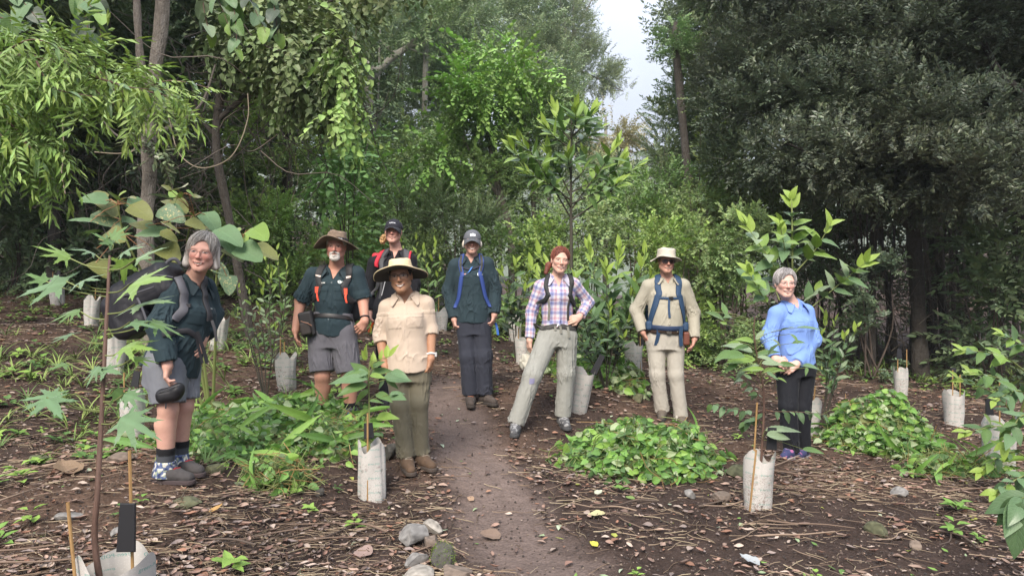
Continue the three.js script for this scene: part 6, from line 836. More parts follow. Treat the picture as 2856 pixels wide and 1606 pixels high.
function person(o) {
  const J = {}; for (const k in o.J) J[k] = o.z(o.J[k][0], o.J[k][1], o.d - (o.J[k][2] || 0));
  const fx = (J.anA.x + J.anB.x) / 2, fz = (J.anA.z + J.anB.z) / 2, base = V(fx, G(fx, fz), fz), root = thing('person', o.label, 'person', base);
  for (const k in J) J[k].sub(base);
  for (const s of ['A', 'B']) { const q = J['sh' + s]; q.x += (J.neck.x - q.x) * 0.08; q.z += (J.neck.z - q.z) * 0.08; q.y -= o.drop ?? 0.022; J['an' + s].y = G(J['an' + s].x + base.x, J['an' + s].z + base.z) - base.y + 0.088; }
  const floorAt = (p) => G(p.x + base.x, p.z + base.z) - base.y;
  const A = J.neck.clone().sub(J.pel), T = A.length(); A.normalize();
  const Rt = J.shB.clone().sub(J.shA); Rt.addScaledVector(A, -Rt.dot(A)).normalize(); const Fw = Rt.clone().cross(A).normalize();
  const tuv = (x, y, z) => { const px = x - J.pel.x, py = y - J.pel.y, pz = z - J.pel.z; return [px * A.x + py * A.y + pz * A.z, px * Rt.x + py * Rt.y + pz * Rt.z, px * Fw.x + py * Fw.y + pz * Fw.z]; };
  const onT = (t, u, v) => J.pel.clone().addScaledVector(A, t * T).addScaledVector(Rt, u).addScaledVector(Fw, v);
  const loft = (st, grow = 0) => (x, y, z) => { const [t, u, v] = tuv(x, y, z), tt = t / T, n = st.length; let i = 0; while (i < n - 2 && st[i + 1][0] < tt) i++; const a0 = st[i], a1 = st[i + 1], k0 = clamp((tt - a0[0]) / (a1[0] - a0[0])), k = k0 * k0 * (3 - 2 * k0), a = mix(a0[1], a1[1], k) + grow, b = mix(a0[2], a1[2], k) + grow, off = mix(a0[3] || 0, a1[3] || 0, k), w = v - off, q = Math.sqrt(u * u / (a * a) + w * w / (b * b)), over = Math.max(st[0][0] * T - t, t - st[n - 1][0] * T, 0), d = q < 1e-6 ? -Math.min(a, b) : (q - 1) * Math.sqrt(u * u + w * w) / q; return over > 0 ? (d > 0 ? Math.hypot(d, over) : Math.max(d, over)) : d; };
  const { shA, shB, elA, elB, wrA, wrB, hipA, hipB, knA, knB, anA, anB } = J, H = o.head, hs = H.s;
  // the head's axes
  const rot = new THREE.Matrix4().makeRotationFromEuler(new THREE.Euler(H.pitch || 0, H.yaw || 0, H.roll || 0, 'YXZ')), hm = rot.clone().scale(V(hs * 1.07, hs, hs)).setPosition(J.head), hi = hm.clone().invert(), e = hi.elements;
  const inHead = (f) => (x, y, z) => f(e[0] * x + e[4] * y + e[8] * z + e[12], e[1] * x + e[5] * y + e[9] * z + e[13], e[2] * x + e[6] * y + e[10] * z + e[14]) * hs;
  const hf = headField(H), hc = headColour(H), HF = inHead(hf);
  const skinC = (x, y, z) => { const n = 1 + 0.07 * fbm(x * 45, y * 45, z * 45, 2) + 0.05 * noise3(x * 9, y * 9, z * 9), S = o.armSkin || H.skin; return [S[0] * n, S[1] * n * (1 - 0.04 * noise3(x * 12, y * 12, z * 12 + 4)), S[2] * n]; };
  const neckTop = V(0, -0.055, -0.02).applyMatrix4(hm);
  // ---- body: one figure, head and hands on finer grids
  const B = o.body, tor = loft(B.torso, -0.006), arm = (B.arm || [0.052, 0.042, 0.03]).map((v, i) => i ? v : v * 0.85), leg = B.leg || [0.085, 0.058, 0.04];
  const calf = (kn, an) => { const c = kn.clone().lerp(an, 0.28).addScaledVector(Fw, -0.018); const kc = kn.clone().addScaledVector(Fw, leg[1] * 0.55); return union(0.02, cone(kn, an, leg[1] * 0.94, leg[2]), ell(kc, 0.034, 0.045, 0.03), cone(kn.clone().lerp(an, 0.1), c, leg[1] * 0.85, leg[1] * 0.98), cone(c, kn.clone().lerp(an, 0.7), leg[1] * 0.98, leg[2] * 1.02)); };
  const bodyF = union(0.03, tor, cone(neckTop, J.neck, B.neck || 0.052, (B.neck || 0.052) * 1.15), cone(J.neck.clone().lerp(shA, 0.25), shA, 0.036, 0.04), cone(J.neck.clone().lerp(shB, 0.25), shB, 0.036, 0.04), cone(shA, elA, arm[0], arm[1]), cone(elA, wrA, arm[1], arm[2]), cone(shB, elB, arm[0], arm[1]), cone(elB, wrB, arm[1], arm[2]));
  const legsF = union(0.018, cone(hipA, knA, leg[0], leg[1]), calf(knA, anA), cone(hipB, knB, leg[0], leg[1]), calf(knB, anB));
  const headCut = inHead((x, y, z) => Math.max(-(y + 0.07 - 0.55 * Math.min(0, z)), -1));
  const bf = (x, y, z) => smin(bodyF(x, y, z), legsF(x, y, z), 0.03), geos = [], pts = Object.values(J);
  { const [lo, hi2] = bound([J.neck, shA, shB, elA, elB, wrA, wrB, hipA, hipB, knA, knB, anA, anB], 0.12); geos.push(netMesh(bf, lo, hi2, 0.011, skinC)); }
  { const nk = cone(neckTop, J.neck, B.neck || 0.052, (B.neck || 0.052) * 1.12), f = (x, y, z) => smin(HF(x, y, z), nk(x, y, z), 0.03), c = (x, y, z) => { const p = V(x, y, z).applyMatrix4(hi); return p.y > -0.115 ? hc(p.x, p.y, p.z) : skinC(x, y, z); }; const [lo, hi2] = bound([J.head, J.neck], 0.13); geos.push(netMesh(f, lo, hi2, 0.0042, c, 0.0022)); }
  const hands = {};
  for (const s of ['A', 'B']) { const h = (o.hands || {})[s]; if (h === null) continue; const w = J['wr' + s], el = J['el' + s], D = h && h.D ? V(...h.D).normalize() : w.clone().sub(el).normalize(), N0 = h && h.N ? V(...h.N) : V(s === 'A' ? 1 : -1, 0, 0); N0.addScaledVector(D, -N0.dot(D)).normalize(); const hf2 = handField(w, D, N0, h && h.th || 1, h && h.curl || 0.4, (h && h.s) || 1, 1), fore = cone(el, w, arm[1], arm[2]), f = (x, y, z) => smin(hf2.f(x, y, z), fore(x, y, z), 0.02); const [lo, hi2] = bound(hf2.pts, 0.02); geos.push(netMesh(f, lo, hi2, 0.0042, skinC)); hands[s] = { D, N: N0, w }; }
  part('body', mergeGeometries(geos), SKIN, root);
  // ---- hair
  if (o.hair) { const f = inHead(hairField(o.hair.style)), C1 = o.hair.c, C2 = o.hair.c2 || C1; const [lo, hi2] = bound([V(-0.14, -0.17, -0.15), V(0.13, 0.15, 0.12)].flatMap((p) => [p, V(-p.x, p.y, p.z), V(p.x, p.y, -p.z), V(-p.x, p.y, -p.z)]).map((p) => p.applyMatrix4(hm)), 0.005); part('hair', netMesh(f, lo, hi2, 0.0048, (x, y, z) => { const p = V(x, y, z).applyMatrix4(hi), k = clamp(0.45 + 0.9 * noise3(p.x * 55 + p.y * 9, p.y * 8, p.z * 55) + 0.35 * noise3(p.x * 130, p.y * 18, p.z * 130)); return C1.map((v, i) => mix(v, C2[i], k)); }), HAIR, root);
    if (o.hair.strands) { const R = RNG(o.seed), gs = []; for (let i = 0; i < o.hair.strands; i++) { const ph = R() * 6.283, th1 = R.r(1.2, 2.5), t0 = R.r(0.1, 0.9), pts = []; for (let j = 0; j <= 9; j++) { const th = mix(t0, th1, j / 9), a = ph + 0.25 * (th - t0) * Math.sin(i * 7.1), p = V(0.02 * (1 - j / 9) + Math.sin(th) * Math.cos(a) * 0.1, 0.03 + Math.cos(th) * 0.112, -0.014 + Math.sin(th) * Math.sin(a) * 0.115).applyMatrix4(hm), q = project(f, p, 0.0015 + 0.002 * R() * j / 9); if (q.distanceTo(p) > 0.035 * hs) break; pts.push(q); } if (pts.length < 5) continue; const g = tubeGeo(pts, (t) => 0.0022 * (1 - 0.7 * t), 4), k = R(), c = C1.map((v, e2) => mix(v * 0.8, C2[e2] * 1.15, k)), n = g.attributes.position.count, col = new Float32Array(n * 3); for (let e2 = 0; e2 < n; e2++) col.set(c, e2 * 3); g.setAttribute('color', new THREE.BufferAttribute(col, 3)); gs.push(g); } if (gs.length) { const m = part('hair_strands', mergeGeometries(gs), HAIR, root.children[root.children.length - 1]); m.userData.kind = 'stuff'; } } }
  if (o.beard) { const [lo, hi2] = bound([V(-0.06, -0.15, 0.02), V(0.06, -0.03, 0.13)].map((p) => p.applyMatrix4(hm)), 0.03), keep = union(0.008, ell(V(0, -0.098, 0.07), 0.042, 0.033, 0.04), cone(V(-0.032, -0.06, 0.075), V(-0.03, -0.1, 0.06), 0.011, 0.014), cone(V(0.032, -0.06, 0.075), V(0.03, -0.1, 0.06), 0.011, 0.014), cone(V(-0.026, -0.056, 0.085), V(0, -0.048, 0.1), 0.007, 0.0075), cone(V(0.026, -0.056, 0.085), V(0, -0.048, 0.1), 0.007, 0.0075)), mouth = ell(V(0, -0.067, 0.1), 0.024, 0.0075, 0.04), f = inHead((x, y, z) => smax(smax(hf(x, y, z) - 0.0065 - 0.003 * noise3(x * 160, y * 90, z * 160), keep(x, y, z), 0.004), -mouth(x, y, z), 0.003)); part('beard', netMesh(f, lo, hi2, 0.0042, (x, y, z) => { const k = 0.5 + 0.5 * noise3(x * 190, y * 110, z * 190); return [mix(0.36, 0.72, k), mix(0.33, 0.68, k), mix(0.3, 0.64, k)]; }), HAIR, root); }
  const wear = (name, list) => { const g = new THREE.Group(); g.name = name; g.matrixAutoUpdate = true; g.position.copy(J.head); g.quaternion.setFromRotationMatrix(rot); g.scale.set(hs * 1.05, hs, hs); if (o.hatTilt && name !== 'glasses') g.rotateX(o.hatTilt); root.add(g); list.forEach(([n, geo, m]) => part(n, geo, m, g)); return g; };
  if (o.hat) wear(o.hatName || 'hat', o.hat);
  if (o.glasses) wear('glasses', glassesParts(o.glasses));
  // ---- trousers or shorts
  const pt = o.pants, pst = pt.torso, pr = pt.leg, pelF = loft(pst), mkLeg = (hip, kn, an) => pt.short ? union(0.02, cone(hip, hip.clone().lerp(kn, 1.0), pr[0], pr[1])) : union(0.03, cone(hip, kn, pr[0], pr[1]), cone(kn, an.clone().lerp(kn, -0.02), pr[1], pr[2]));
  const la = mkLeg(hipA, knA, anA), lb = mkLeg(hipB, knB, anB), cutAt = (p, q, k) => { const n = q.clone().sub(p).normalize(), c = p.clone().lerp(q, k); return (x, y, z) => (x - c.x) * n.x + (y - c.y) * n.y + (z - c.z) * n.z; };
  const ca = pt.short ? cutAt(hipA, knA, pt.short) : cutAt(knA, anA, pt.end || 1.02), cb = pt.short ? cutAt(hipB, knB, pt.short) : cutAt(knB, anB, pt.end || 1.02), pf2 = (pt.fold ?? 0.007) * 0.72, wv = (pt.waist ?? 0.22) * T;
  const knDist = (x, y, z) => Math.min(Math.hypot(x - knA.x, y - knA.y, z - knA.z), Math.hypot(x - knB.x, y - knB.y, z - knB.z)), anDist = (x, y, z) => Math.min(Math.hypot(x - anA.x, y - anA.y, z - anA.z), Math.hypot(x - anB.x, y - anB.y, z - anB.z));
  const legFold = limbFolds([[hipA, knA], [knA, anA], [hipB, knB], [knB, anB]], o.seed), armFold = limbFolds([[shA, elA], [elA, wrA], [shB, elB], [elB, wrB]], o.seed + 5);
  const pantsF = (x, y, z) => { let d = smin(smax(la(x, y, z), ca(x, y, z), 0.008), smax(lb(x, y, z), cb(x, y, z), 0.008), 0.014); d = smin(d, pelF(x, y, z), 0.045); const [t] = tuv(x, y, z); d = smax(d, t - wv, 0.006); if (d < 0.04 && d > -0.05) { const k = pf2 * (0.5 + Math.exp(-Math.pow(knDist(x, y, z) / 0.14, 2)) + (pt.short ? 0 : 1.1 * Math.exp(-Math.pow(anDist(x, y, z) / 0.15, 2)))); const rg = pt.short ? 0.12 : 0.25 * Math.exp(-Math.pow(knDist(x, y, z) / 0.16, 2)) * 2.6 + 1.5 * Math.exp(-Math.pow(anDist(x, y, z) / 0.17, 2)); const mk = 0.2 + 1.1 * smooth(noise3(x * 6, y * 6 + o.seed, z * 6), -0.15, 0.35); d += pf2 * (mk * legFold(x, y, z, rg, pt.short ? 0.9 : 0.6) + 0.35 * foldNoise(x, y, z, o.seed)) - 0.001; if (pt.detail) d -= pt.detail(x, y, z, { J, tuv, T }); } return d; };
  { const [lo, hi2] = bound([hipA, hipB, knA, knB, pt.short ? knA : anA, pt.short ? knB : anB, J.pel.clone().addScaledVector(A, wv)], 0.17); part(pt.short ? 'shorts' : 'trousers', netMesh(pantsF, lo, hi2, 0.0085, pt.colour), CLOTH, root); }
  // ---- shirt
  const sh = o.shirt, sl = [sh.sleeve[0] * 0.80, sh.sleeve[1] * 0.86, sh.sleeve[2] * 0.95], top = loft(sh.torso), sA = sh.endA ?? 1, sB = sh.endB ?? 1;
  const arms = (S, E, W, end) => end <= 1 ? cone(S, E, sl[0], sl[1]) : union(0.03, cone(S, E, sl[0], sl[1]), cone(E, W, sl[1], sl[2]));
  const aA = arms(shA, elA, wrA, sA), aB = arms(shB, elB, wrB, sB), endCut = (S, E, W, end) => end <= 1 ? cutAt(S, E, end) : cutAt(E, W, end - 1), eA = endCut(shA, elA, wrA, sA), eB = endCut(shB, elB, wrB, sB), clA = cone(J.neck.clone().lerp(shA, 0.3), shA, 0.046, sl[0] * 0.9), clB = cone(J.neck.clone().lerp(shB, 0.3), shB, 0.046, sl[0] * 0.9);
  const hole = cone(J.neck.clone().addScaledVector(A, -0.02), neckTop.clone().addScaledVector(A, 0.03), (B.neck || 0.052) * 1.12, (B.neck || 0.052) * 1.3), hemT = sh.hem * T, vT = (sh.vneck ?? 0.86) * T, vs = sh.vslope ?? 0.55;
  const elDist = (x, y, z) => Math.min(Math.hypot(x - elA.x, y - elA.y, z - elA.z), Math.hypot(x - elB.x, y - elB.y, z - elB.z)), ffd = (sh.fold ?? 0.008) * 0.85;
  const rollA = (sh.rolls || 0) && cone(sA <= 1 ? shA.clone().lerp(elA, sA - 0.14) : elA.clone().lerp(wrA, sA - 1.16), sA <= 1 ? shA.clone().lerp(elA, sA) : elA.clone().lerp(wrA, sA - 1), (sA <= 1 ? sl[1] : sl[2]) + 0.008, (sA <= 1 ? sl[1] : sl[2]) + 0.006), rollB = (sh.rolls || 0) && cone(sB <= 1 ? shB.clone().lerp(elB, sB - 0.14) : elB.clone().lerp(wrB, sB - 1.16), sB <= 1 ? shB.clone().lerp(elB, sB) : elB.clone().lerp(wrB, sB - 1), (sB <= 1 ? sl[1] : sl[2]) + 0.008, (sB <= 1 ? sl[1] : sl[2]) + 0.006);
  const shirtAt = (x, y, z, folded) => {
    const [t, u, v] = tuv(x, y, z); let d0 = top(x, y, z); d0 = smin(d0, Math.min(clA(x, y, z), clB(x, y, z)), 0.045);
    const side = u / 0.2; d0 = smax(d0, hemT + (sh.hemCurve ?? 0.05) * side * side + 0.008 * Math.sin(u * 26 + v * 20) - t, 0.008);
    let a = aA(x, y, z), b = aB(x, y, z); if (rollA) { a = smin(a, rollA(x, y, z), 0.006); b = smin(b, rollB(x, y, z), 0.006); } a = smax(a, eA(x, y, z), 0.006); b = smax(b, eB(x, y, z), 0.006);
    let d = smin(smin(d0, a, 0.03), b, 0.03);
    if (folded && d < 0.05 && d > -0.05) {
      const el = Math.exp(-Math.pow(elDist(x, y, z) / 0.13, 2)), ga = Math.exp(-Math.pow((t / T - (sh.gather ?? 0.3)) / 0.2, 2)), inArm = smooth(d0 - Math.min(a, b), -0.01, 0.03);
      const tw = Math.sign(u), tor2 = crease(noise3(u * 13 + tw * t * 5 + o.seed, t * (3.5 + 3 * ga) - u * 4 * tw, v * 7)) + 0.6 * crease(noise3(u * 24 - t * 7 + o.seed, t * 9 + u * 5, v * 12)) + 0.5 * noise3(x * 6, y * 6, z * 6 + o.seed);
      const mk = 0.2 + 1.1 * smooth(noise3(x * 7, y * 7 + o.seed, z * 7), -0.15, 0.35);
      d += ffd * mk * ((1 - inArm) * (0.45 + 0.5 * ga) * tor2 + (inArm > 0.02 ? inArm * armFold(x, y, z, 0.28 + 0.85 * el, 0.55) : 0)) - 0.001;
      if (v > 0) { if (sh.placket !== 0 && Math.abs(u) < 0.017) d -= 0.003; for (const [pu, ptt, pw, ph] of sh.pockets || []) { const du = Math.abs(u - pu) - pw, dt = Math.abs(t / T - ptt) * T - ph, k = Math.max(du, dt); if (k < 0) d -= 0.004 * smooth(-k, 0, 0.008) + (t / T > ptt + ph / T * 0.35 ? 0.004 : 0); } if (sh.yoke && Math.abs(t / T - sh.yoke) < 0.02) d -= 0.003; }
    }
    if (!folded) return d - 0.002;
    const wd = v > -0.02 ? Math.max((Math.abs(u) - vs * (t - vT)) * 0.85, -v) : 1; d = smax(d, -wd, 0.004); return smax(d, -hole(x, y, z), 0.005);
  };
  const shirtM = (x, y, z) => shirtAt(x, y, z, true), shirtF = (x, y, z) => shirtAt(x, y, z, false);
  { const [lo, hi2] = bound([J.neck, shA, shB, elA, elB, sA > 1 ? wrA : elA, sB > 1 ? wrB : elB, onT(sh.hem, 0, 0), onT(sh.hem, 0.2, 0), onT(sh.hem, -0.2, 0)], 0.14); part(sh.name || 'shirt', netMesh(shirtM, lo, hi2, o.cell || 0.008, sh.colour({ J, tuv, T, onT })), CLOTH, root); }
  // ---- collar: a folded band round the neck with two points
  if (sh.collar) { const rn = (B.neck || 0.052) * 1.2 + 0.006, rows = [], n = 44, cc = sh.collarColour || sh.plain, open = sh.open ?? 0.04, cw = sh.collarW ?? 1; for (let i = 0; i <= n; i++) { const s = i / n * 2 - 1, as = Math.abs(s), th = s * 2.62, f = smooth(as, 0.55, 1), c = -Math.cos(th), sn = Math.sin(th), ctr = J.neck.clone().addScaledVector(A, 0.028 - 0.045 * f * (1 + 6 * open)), inn = ctr.clone().addScaledVector(Rt, sn * rn * (1 + 0.25 * f)).addScaledVector(Fw, c * rn * (1 + 0.55 * f) + 0.012), out = ctr.clone().addScaledVector(A, -0.042 - 0.022 * f * cw).addScaledVector(Rt, sn * (rn + 0.02) * (1 + 0.2 * f) + Math.sign(s) * (0.018 + 0.02 * cw) * f).addScaledVector(Fw, c * (rn + 0.024) + 0.024 * f + 0.012); const o2 = project(shirtF, out, 0.008), oo = shirtF(out.x, out.y, out.z) < 0.006 ? o2 : out; rows.push([inn.clone().addScaledVector(A, -0.035), inn, inn.clone().lerp(oo, 0.12).addScaledVector(A, 0.004), inn.clone().lerp(oo, 0.55).addScaledVector(Fw, 0.003), oo]); } part('collar', sheetGeo(rows), std(rgb(...cc), 0.85), root); }
  if (sh.buttons) for (let i = 0; i < sh.buttons; i++) { const t = mix(vT / T - 0.04, sh.hem + 0.08, i / (sh.buttons - 1)), p = project(shirtF, onT(t, 0, 0.16), 0.001), g = grad(shirtF, p.x, p.y, p.z, 0.01), b = new THREE.CylinderGeometry(0.006, 0.006, 0.003, 10); b.applyQuaternion(new THREE.Quaternion().setFromUnitVectors(V(0, 1, 0), g)); b.translate(p.x, p.y, p.z); part('button', b, std(rgb(...(sh.plain || [0.3, 0.3, 0.3])), 0.4), root); }
  // ---- boots
  for (const s of ['A', 'B']) {
    const an = J['an' + s], toe = J['toe' + s], b = o.boots; if (!b) continue; const Fd = toe.clone().sub(an).setY(0); if (Fd.lengthSq() < 1e-6) Fd.copy(Fw).setY(0); Fd.normalize(); const q = b.s || 1, L = 0.17 * q, fy = floorAt(an.clone().addScaledVector(Fd, 0.06)) + (b.lift || 0.004), at = (f, y) => an.clone().setY(fy + y).addScaledVector(Fd, f * q);
    const up = union(0.03, cone(at(-0.045, 0.05), at(0.05, 0.058), 0.041 * q, 0.044 * q), cone(at(0.05, 0.055), at(0.155, 0.036), 0.044 * q, 0.034 * q), cone(at(-0.012, 0.06), an.clone().setY(Math.max(fy + 0.09, fy + (b.h || 0.13))), 0.046 * q, b.shaft || 0.048)), ct = (x, y, z) => fy + 0.018 - y, tp = (x, y, z) => y - fy - (b.h || 0.13);
    const f = (x, y, z) => smax(smax(up(x, y, z) + 0.002 * noise3(x * 40, y * 40, z * 40), ct(x, y, z), 0.004), tp(x, y, z), 0.006), [lo, hi2] = bound([at(-0.1, -0.01), at(0.21, 0.2), an], 0.06);
    const bt = new THREE.Group(); bt.name = b.name || 'boot'; root.add(bt); part('upper', netMesh(f, lo, hi2, 0.0065, b.colour), CLOTH, bt);
    const a0 = at(-0.045, 0), a1 = at(0.155, 0), flat = cone(a0.clone().setY(0), a1.clone().setY(0), 0.047 * q, 0.043 * q), sf = (x, y, z) => smax(flat(x, 0, z), Math.abs(y - fy - 0.010) - 0.015, 0.006); part('sole', netMesh(sf, lo, hi2, 0.0065), std(rgb(...(b.sole || [0.03, 0.028, 0.026])), 0.85), bt);
    for (let i = 0; i < (b.laces ?? 4); i++) { const c = at(0.05 + i * -0.014 + 0.03, 0.095 + i * 0.014), sd2 = Fd.clone().cross(V(0, 1, 0)), pp = [-0.028, 0, 0.028].map((k) => project(f, c.clone().addScaledVector(sd2, k).addScaledVector(Fd, i % 2 ? k * 0.25 : -k * 0.25), 0.002)); part('lace', tubeGeo(pp, 0.0022, 5), std(rgb(...(b.lace || [0.25, 0.2, 0.15])), 0.8), bt); }
  }
  const ctx = { root, J, A, Rt, Fw, T, onT, tuv, shirtF, pantsF, bf, base, hm, inHead, hands, floorAt, HF };
  ctx.strap = (name, pts, w, mat, opt = {}) => part(name, strapGeo(opt.f || shirtF, pts, w, opt.th || 0.006, opt.off ?? 0.005, opt.n || 36, opt.closed, opt.edge ?? true), mat, opt.root || root);
  ctx.ring = (f, t, r = 0.22, n = 14) => { const p = []; for (let i = 0; i < n; i++) { const a = i / n * Math.PI * 2; p.push(onT(t, Math.cos(a) * r, Math.sin(a) * r * 0.8)); } return p; };
  ctx.badge = (name, t, u, w, h, mat, f = shirtF) => part(name, patchGeo(f, onT(t, u, 0.14), Rt, A, w, h, 0.009), mat, root);
  // a pack on the back: its straps come over the shoulders
  ctx.pack = (label, { w = 0.15, h = 0.23, dp = 0.08, t = 0.55, mat, back = 0.1, straps, sw = 0.055, strapMat, low = 0.3, su = 0.105, sf = 0.02 }) => { const pk = thing('backpack', label, 'backpack', base.clone()); const c = onT(t, 0, -back - dp), f = union(0.03, rbox(c, w, h, dp, 0.06, [Rt, A, Fw]), rbox(c.clone().addScaledVector(Fw, -dp * 0.8).addScaledVector(A, -h * 0.3), w * 0.75, h * 0.5, dp * 0.6, 0.04, [Rt, A, Fw])), fw = (x, y, z) => f(x, y, z) + 0.004 * foldNoise(x * 1.3, y * 1.3, z * 1.3, 7); const [lo, hi2] = bound([c], Math.max(w, h) + 0.12); part('bag', netMesh(fw, lo, hi2, 0.012), mat, pk); const lift = (q) => q; for (const s of straps || [-1, 1]) part('shoulder_strap', strapGeo(shirtF, [onT(0.72, s * su * 0.95, -0.17), onT(0.93, s * su * 0.95, -0.13), onT(1.1, s * su, -0.02), onT(0.95, s * su * 0.98, 0.13), onT(0.78, s * (su + 0.01), 0.2), onT(0.58, s * (su + sf + 0.015), 0.18), onT(low, s * (su + sf + 0.05), 0.08)], sw, 0.012, 0.005, 44), strapMat || mat, pk); return { pk, f: fw, c }; };
  return ctx;
}
const zA = Z(250, 600, 1.906), zB = Z(780, 590, 1.931), zE = Z(1200, 600, 2.3), zG = Z(1700, 650, 2.634), zH = Z(1980, 500, 1.5423);
const SK = { fair: [0.52, 0.31, 0.24], pink: [0.56, 0.31, 0.245], tan: [0.40, 0.225, 0.16], brown: [0.35, 0.19, 0.115], red: [0.50, 0.25, 0.195] };
const TEAL = [0.021, 0.037, 0.045], plainC = (c, k) => () => mottle(c, k);
const drill = (t) => ({ collar: true, plain: TEAL, colour: plainC(TEAL, 0.06), ...t });
const badgeMat = textMat((x) => { x.fillStyle = '#e9ece4'; x.beginPath(); x.arc(34, 32, 25, 0, 7); x.fill(); x.fillStyle = '#1d3a40'; x.beginPath(); x.arc(34, 32, 15, 0, 7); x.fill(); x.fillStyle = '#e9ece4'; x.fillRect(22, 29, 24, 6); x.font = 'bold 17px sans-serif'; x.fillText('BUSH', 68, 24); x.fillText('CARE', 68, 42); x.font = '13px sans-serif'; }, 128, 64);
const volMat = textMat((x) => { x.fillStyle = '#e6e6e0'; x.font = 'bold 40px sans-serif'; x.fillText('VOLUNTEER', 4, 46); }, 256, 64);

// ---------------- the stooping woman with grey hair
{
  const c = person({ label: 'stooping grey-haired person in glasses, dark green shirt and grey shorts holding a black pouch', z: zA, d: 4.6, seed: 11,
    J: { head: [598, 199, 0.02], neck: [545, 345, -0.06], shA: [437, 392, 0.1], shB: [612, 372, -0.16], elA: [368, 590, 0.17], wrA: [412, 800, 0.2], elB: [640, 530, -0.2], wrB: [600, 660, -0.05], pel: [432, 790, -0.02], hipA: [405, 810, 0.07], hipB: [475, 800, -0.09], knA: [415, 1030, 0.1], knB: [497, 1010, -0.06], anA: [398, 1275, 0.08], anB: [472, 1225, -0.08], toeA: [560, 1330, 0.11], toeB: [600, 1260, -0.02] },
    head: { s: 0.985, yaw: 0.16, roll: -0.12, pitch: 0.03, skin: SK.pink, rosy: 0.9, smile: 1, brow: [0.35, 0.27, 0.22], browK: 0.4, iris: [0.07, 0.08, 0.09], lip: [0.45, 0.17, 0.15] }, hair: { style: 'bob', c: [0.17, 0.15, 0.13], c2: [0.46, 0.43, 0.40], strands: 190 }, glasses: { color: [0.35, 0.17, 0.14], metal: 0.5, thick: 0.0011, h: 0.019 },
    body: { torso: [[-0.1, 0.15, 0.11], [0.3, 0.15, 0.12], [0.7, 0.155, 0.12], [0.95, 0.09, 0.07], [1, 0.06, 0.06]], neck: 0.05, leg: [0.088, 0.060, 0.042], arm: [0.055, 0.045, 0.031] }, armSkin: [0.50, 0.29, 0.225],
    hands: { A: { D: [-0.08, -1, 0.1], N: [1, 0, -0.35], th: -1, curl: 0.7, s: 1 }, B: { curl: 0.6 } },
    pants: { short: 0.86, torso: [[-0.28, 0.15, 0.13], [0, 0.175, 0.145], [0.3, 0.16, 0.14]], leg: [0.115, 0.098, 0.09], waist: 0.28, colour: mottle([0.15, 0.158, 0.178]), fold: 0.008 },
    shirt: drill({ torso: [[-0.14, 0.19, 0.16, 0.0], [0.12, 0.178, 0.15, 0.01], [0.35, 0.17, 0.15, 0.02], [0.62, 0.18, 0.155, 0.025], [0.84, 0.15, 0.11, 0.01], [0.97, 0.075, 0.07]], sleeve: [0.088, 0.082, 0.062], endA: 1.9, endB: 1.8, hem: -0.1, hemCurve: 0.03, vneck: 0.88, fold: 0.013, pockets: [[0.07, 0.62, 0.055, 0.06], [-0.07, 0.62, 0.055, 0.06]] }),
    boots: { s: 1.02, h: 0.09, colour: mottle([0.06, 0.055, 0.055], 0.2), sole: [0.05, 0.035, 0.035], lace: [0.5, 0.04, 0.05], name: 'shoe' } });
  // socks and patterned gaiters
  for (const s of ['A', 'B']) { const an = c.J['an' + s], kn = c.J['kn' + s], u = kn.clone().sub(an).normalize(), g1 = cone(an.clone().addScaledVector(u, 0.03), an.clone().addScaledVector(u, 0.125), 0.052, 0.056), cut1 = (x, y, z) => { const q = V(x, y, z).sub(an).dot(u); return Math.max(q - 0.13, -q - 0.05); }; const [lo, hi] = bound([an], 0.2); part('sock', netMesh((x, y, z) => smax(g1(x, y, z), cut1(x, y, z), 0.004), lo, hi, 0.008, (x, y, z) => { const q = V(x, y, z).sub(an).dot(u); return q > 0.085 ? [0.012, 0.012, 0.014] : [0.06, 0.065, 0.075]; }), CLOTH, c.root);
    const g2 = cone(an.clone().addScaledVector(u, -0.06), an.clone().addScaledVector(u, 0.03), 0.075, 0.062), cut2 = (x, y, z) => { const q = V(x, y, z).sub(an).dot(u); return Math.max(q - 0.045, -q - 0.055); }; part('gaiter', netMesh((x, y, z) => smax(g2(x, y, z) + 0.006 * foldNoise(x * 2, y * 2, z * 2, 3), cut2(x, y, z), 0.006), lo, hi, 0.0065, (x, y, z) => { const n = noise3(x * 42, y * 42, z * 42), m = noise3(x * 60 + 5, y * 60, z * 60); return n > 0.22 ? [0.62, 0.6, 0.5] : m > 0.3 ? [0.30, 0.34, 0.22] : n < -0.25 ? [0.03, 0.04, 0.10] : [0.10, 0.13, 0.24]; }), CLOTH, c.root); }
  // the big black pack
  const pk = thing('backpack', 'bulky black backpack on the stooping woman back', 'backpack', c.base.clone()), W = (x, y, z2) => zA(x, y, 4.6 - z2).sub(c.base), Bk = c.A.clone().multiplyScalar(0.9).add(V(-0.12, 0.25, 0)).normalize(), fr = [c.Rt, c.A, c.Fw];
  const ax = V(0.82, 0.42, 0).normalize(), ay = V(-0.42, 0.82, 0).normalize(), az = V(0, 0, 1);
  const bf = union(0.035, rbox(W(320, 400, 0.02), 0.20, 0.12, 0.15, 0.07, [ax, ay, az]), rbox(W(225, 520, 0.03), 0.13, 0.15, 0.14, 0.07, [ax, ay, az]), ell(W(410, 300, 0.0), 0.10, 0.05, 0.1), ell(W(200, 420, 0.05), 0.09, 0.08, 0.1)), [lo, hi] = bound([W(320, 400, 0), W(225, 520, 0), W(430, 280, 0)], 0.27);
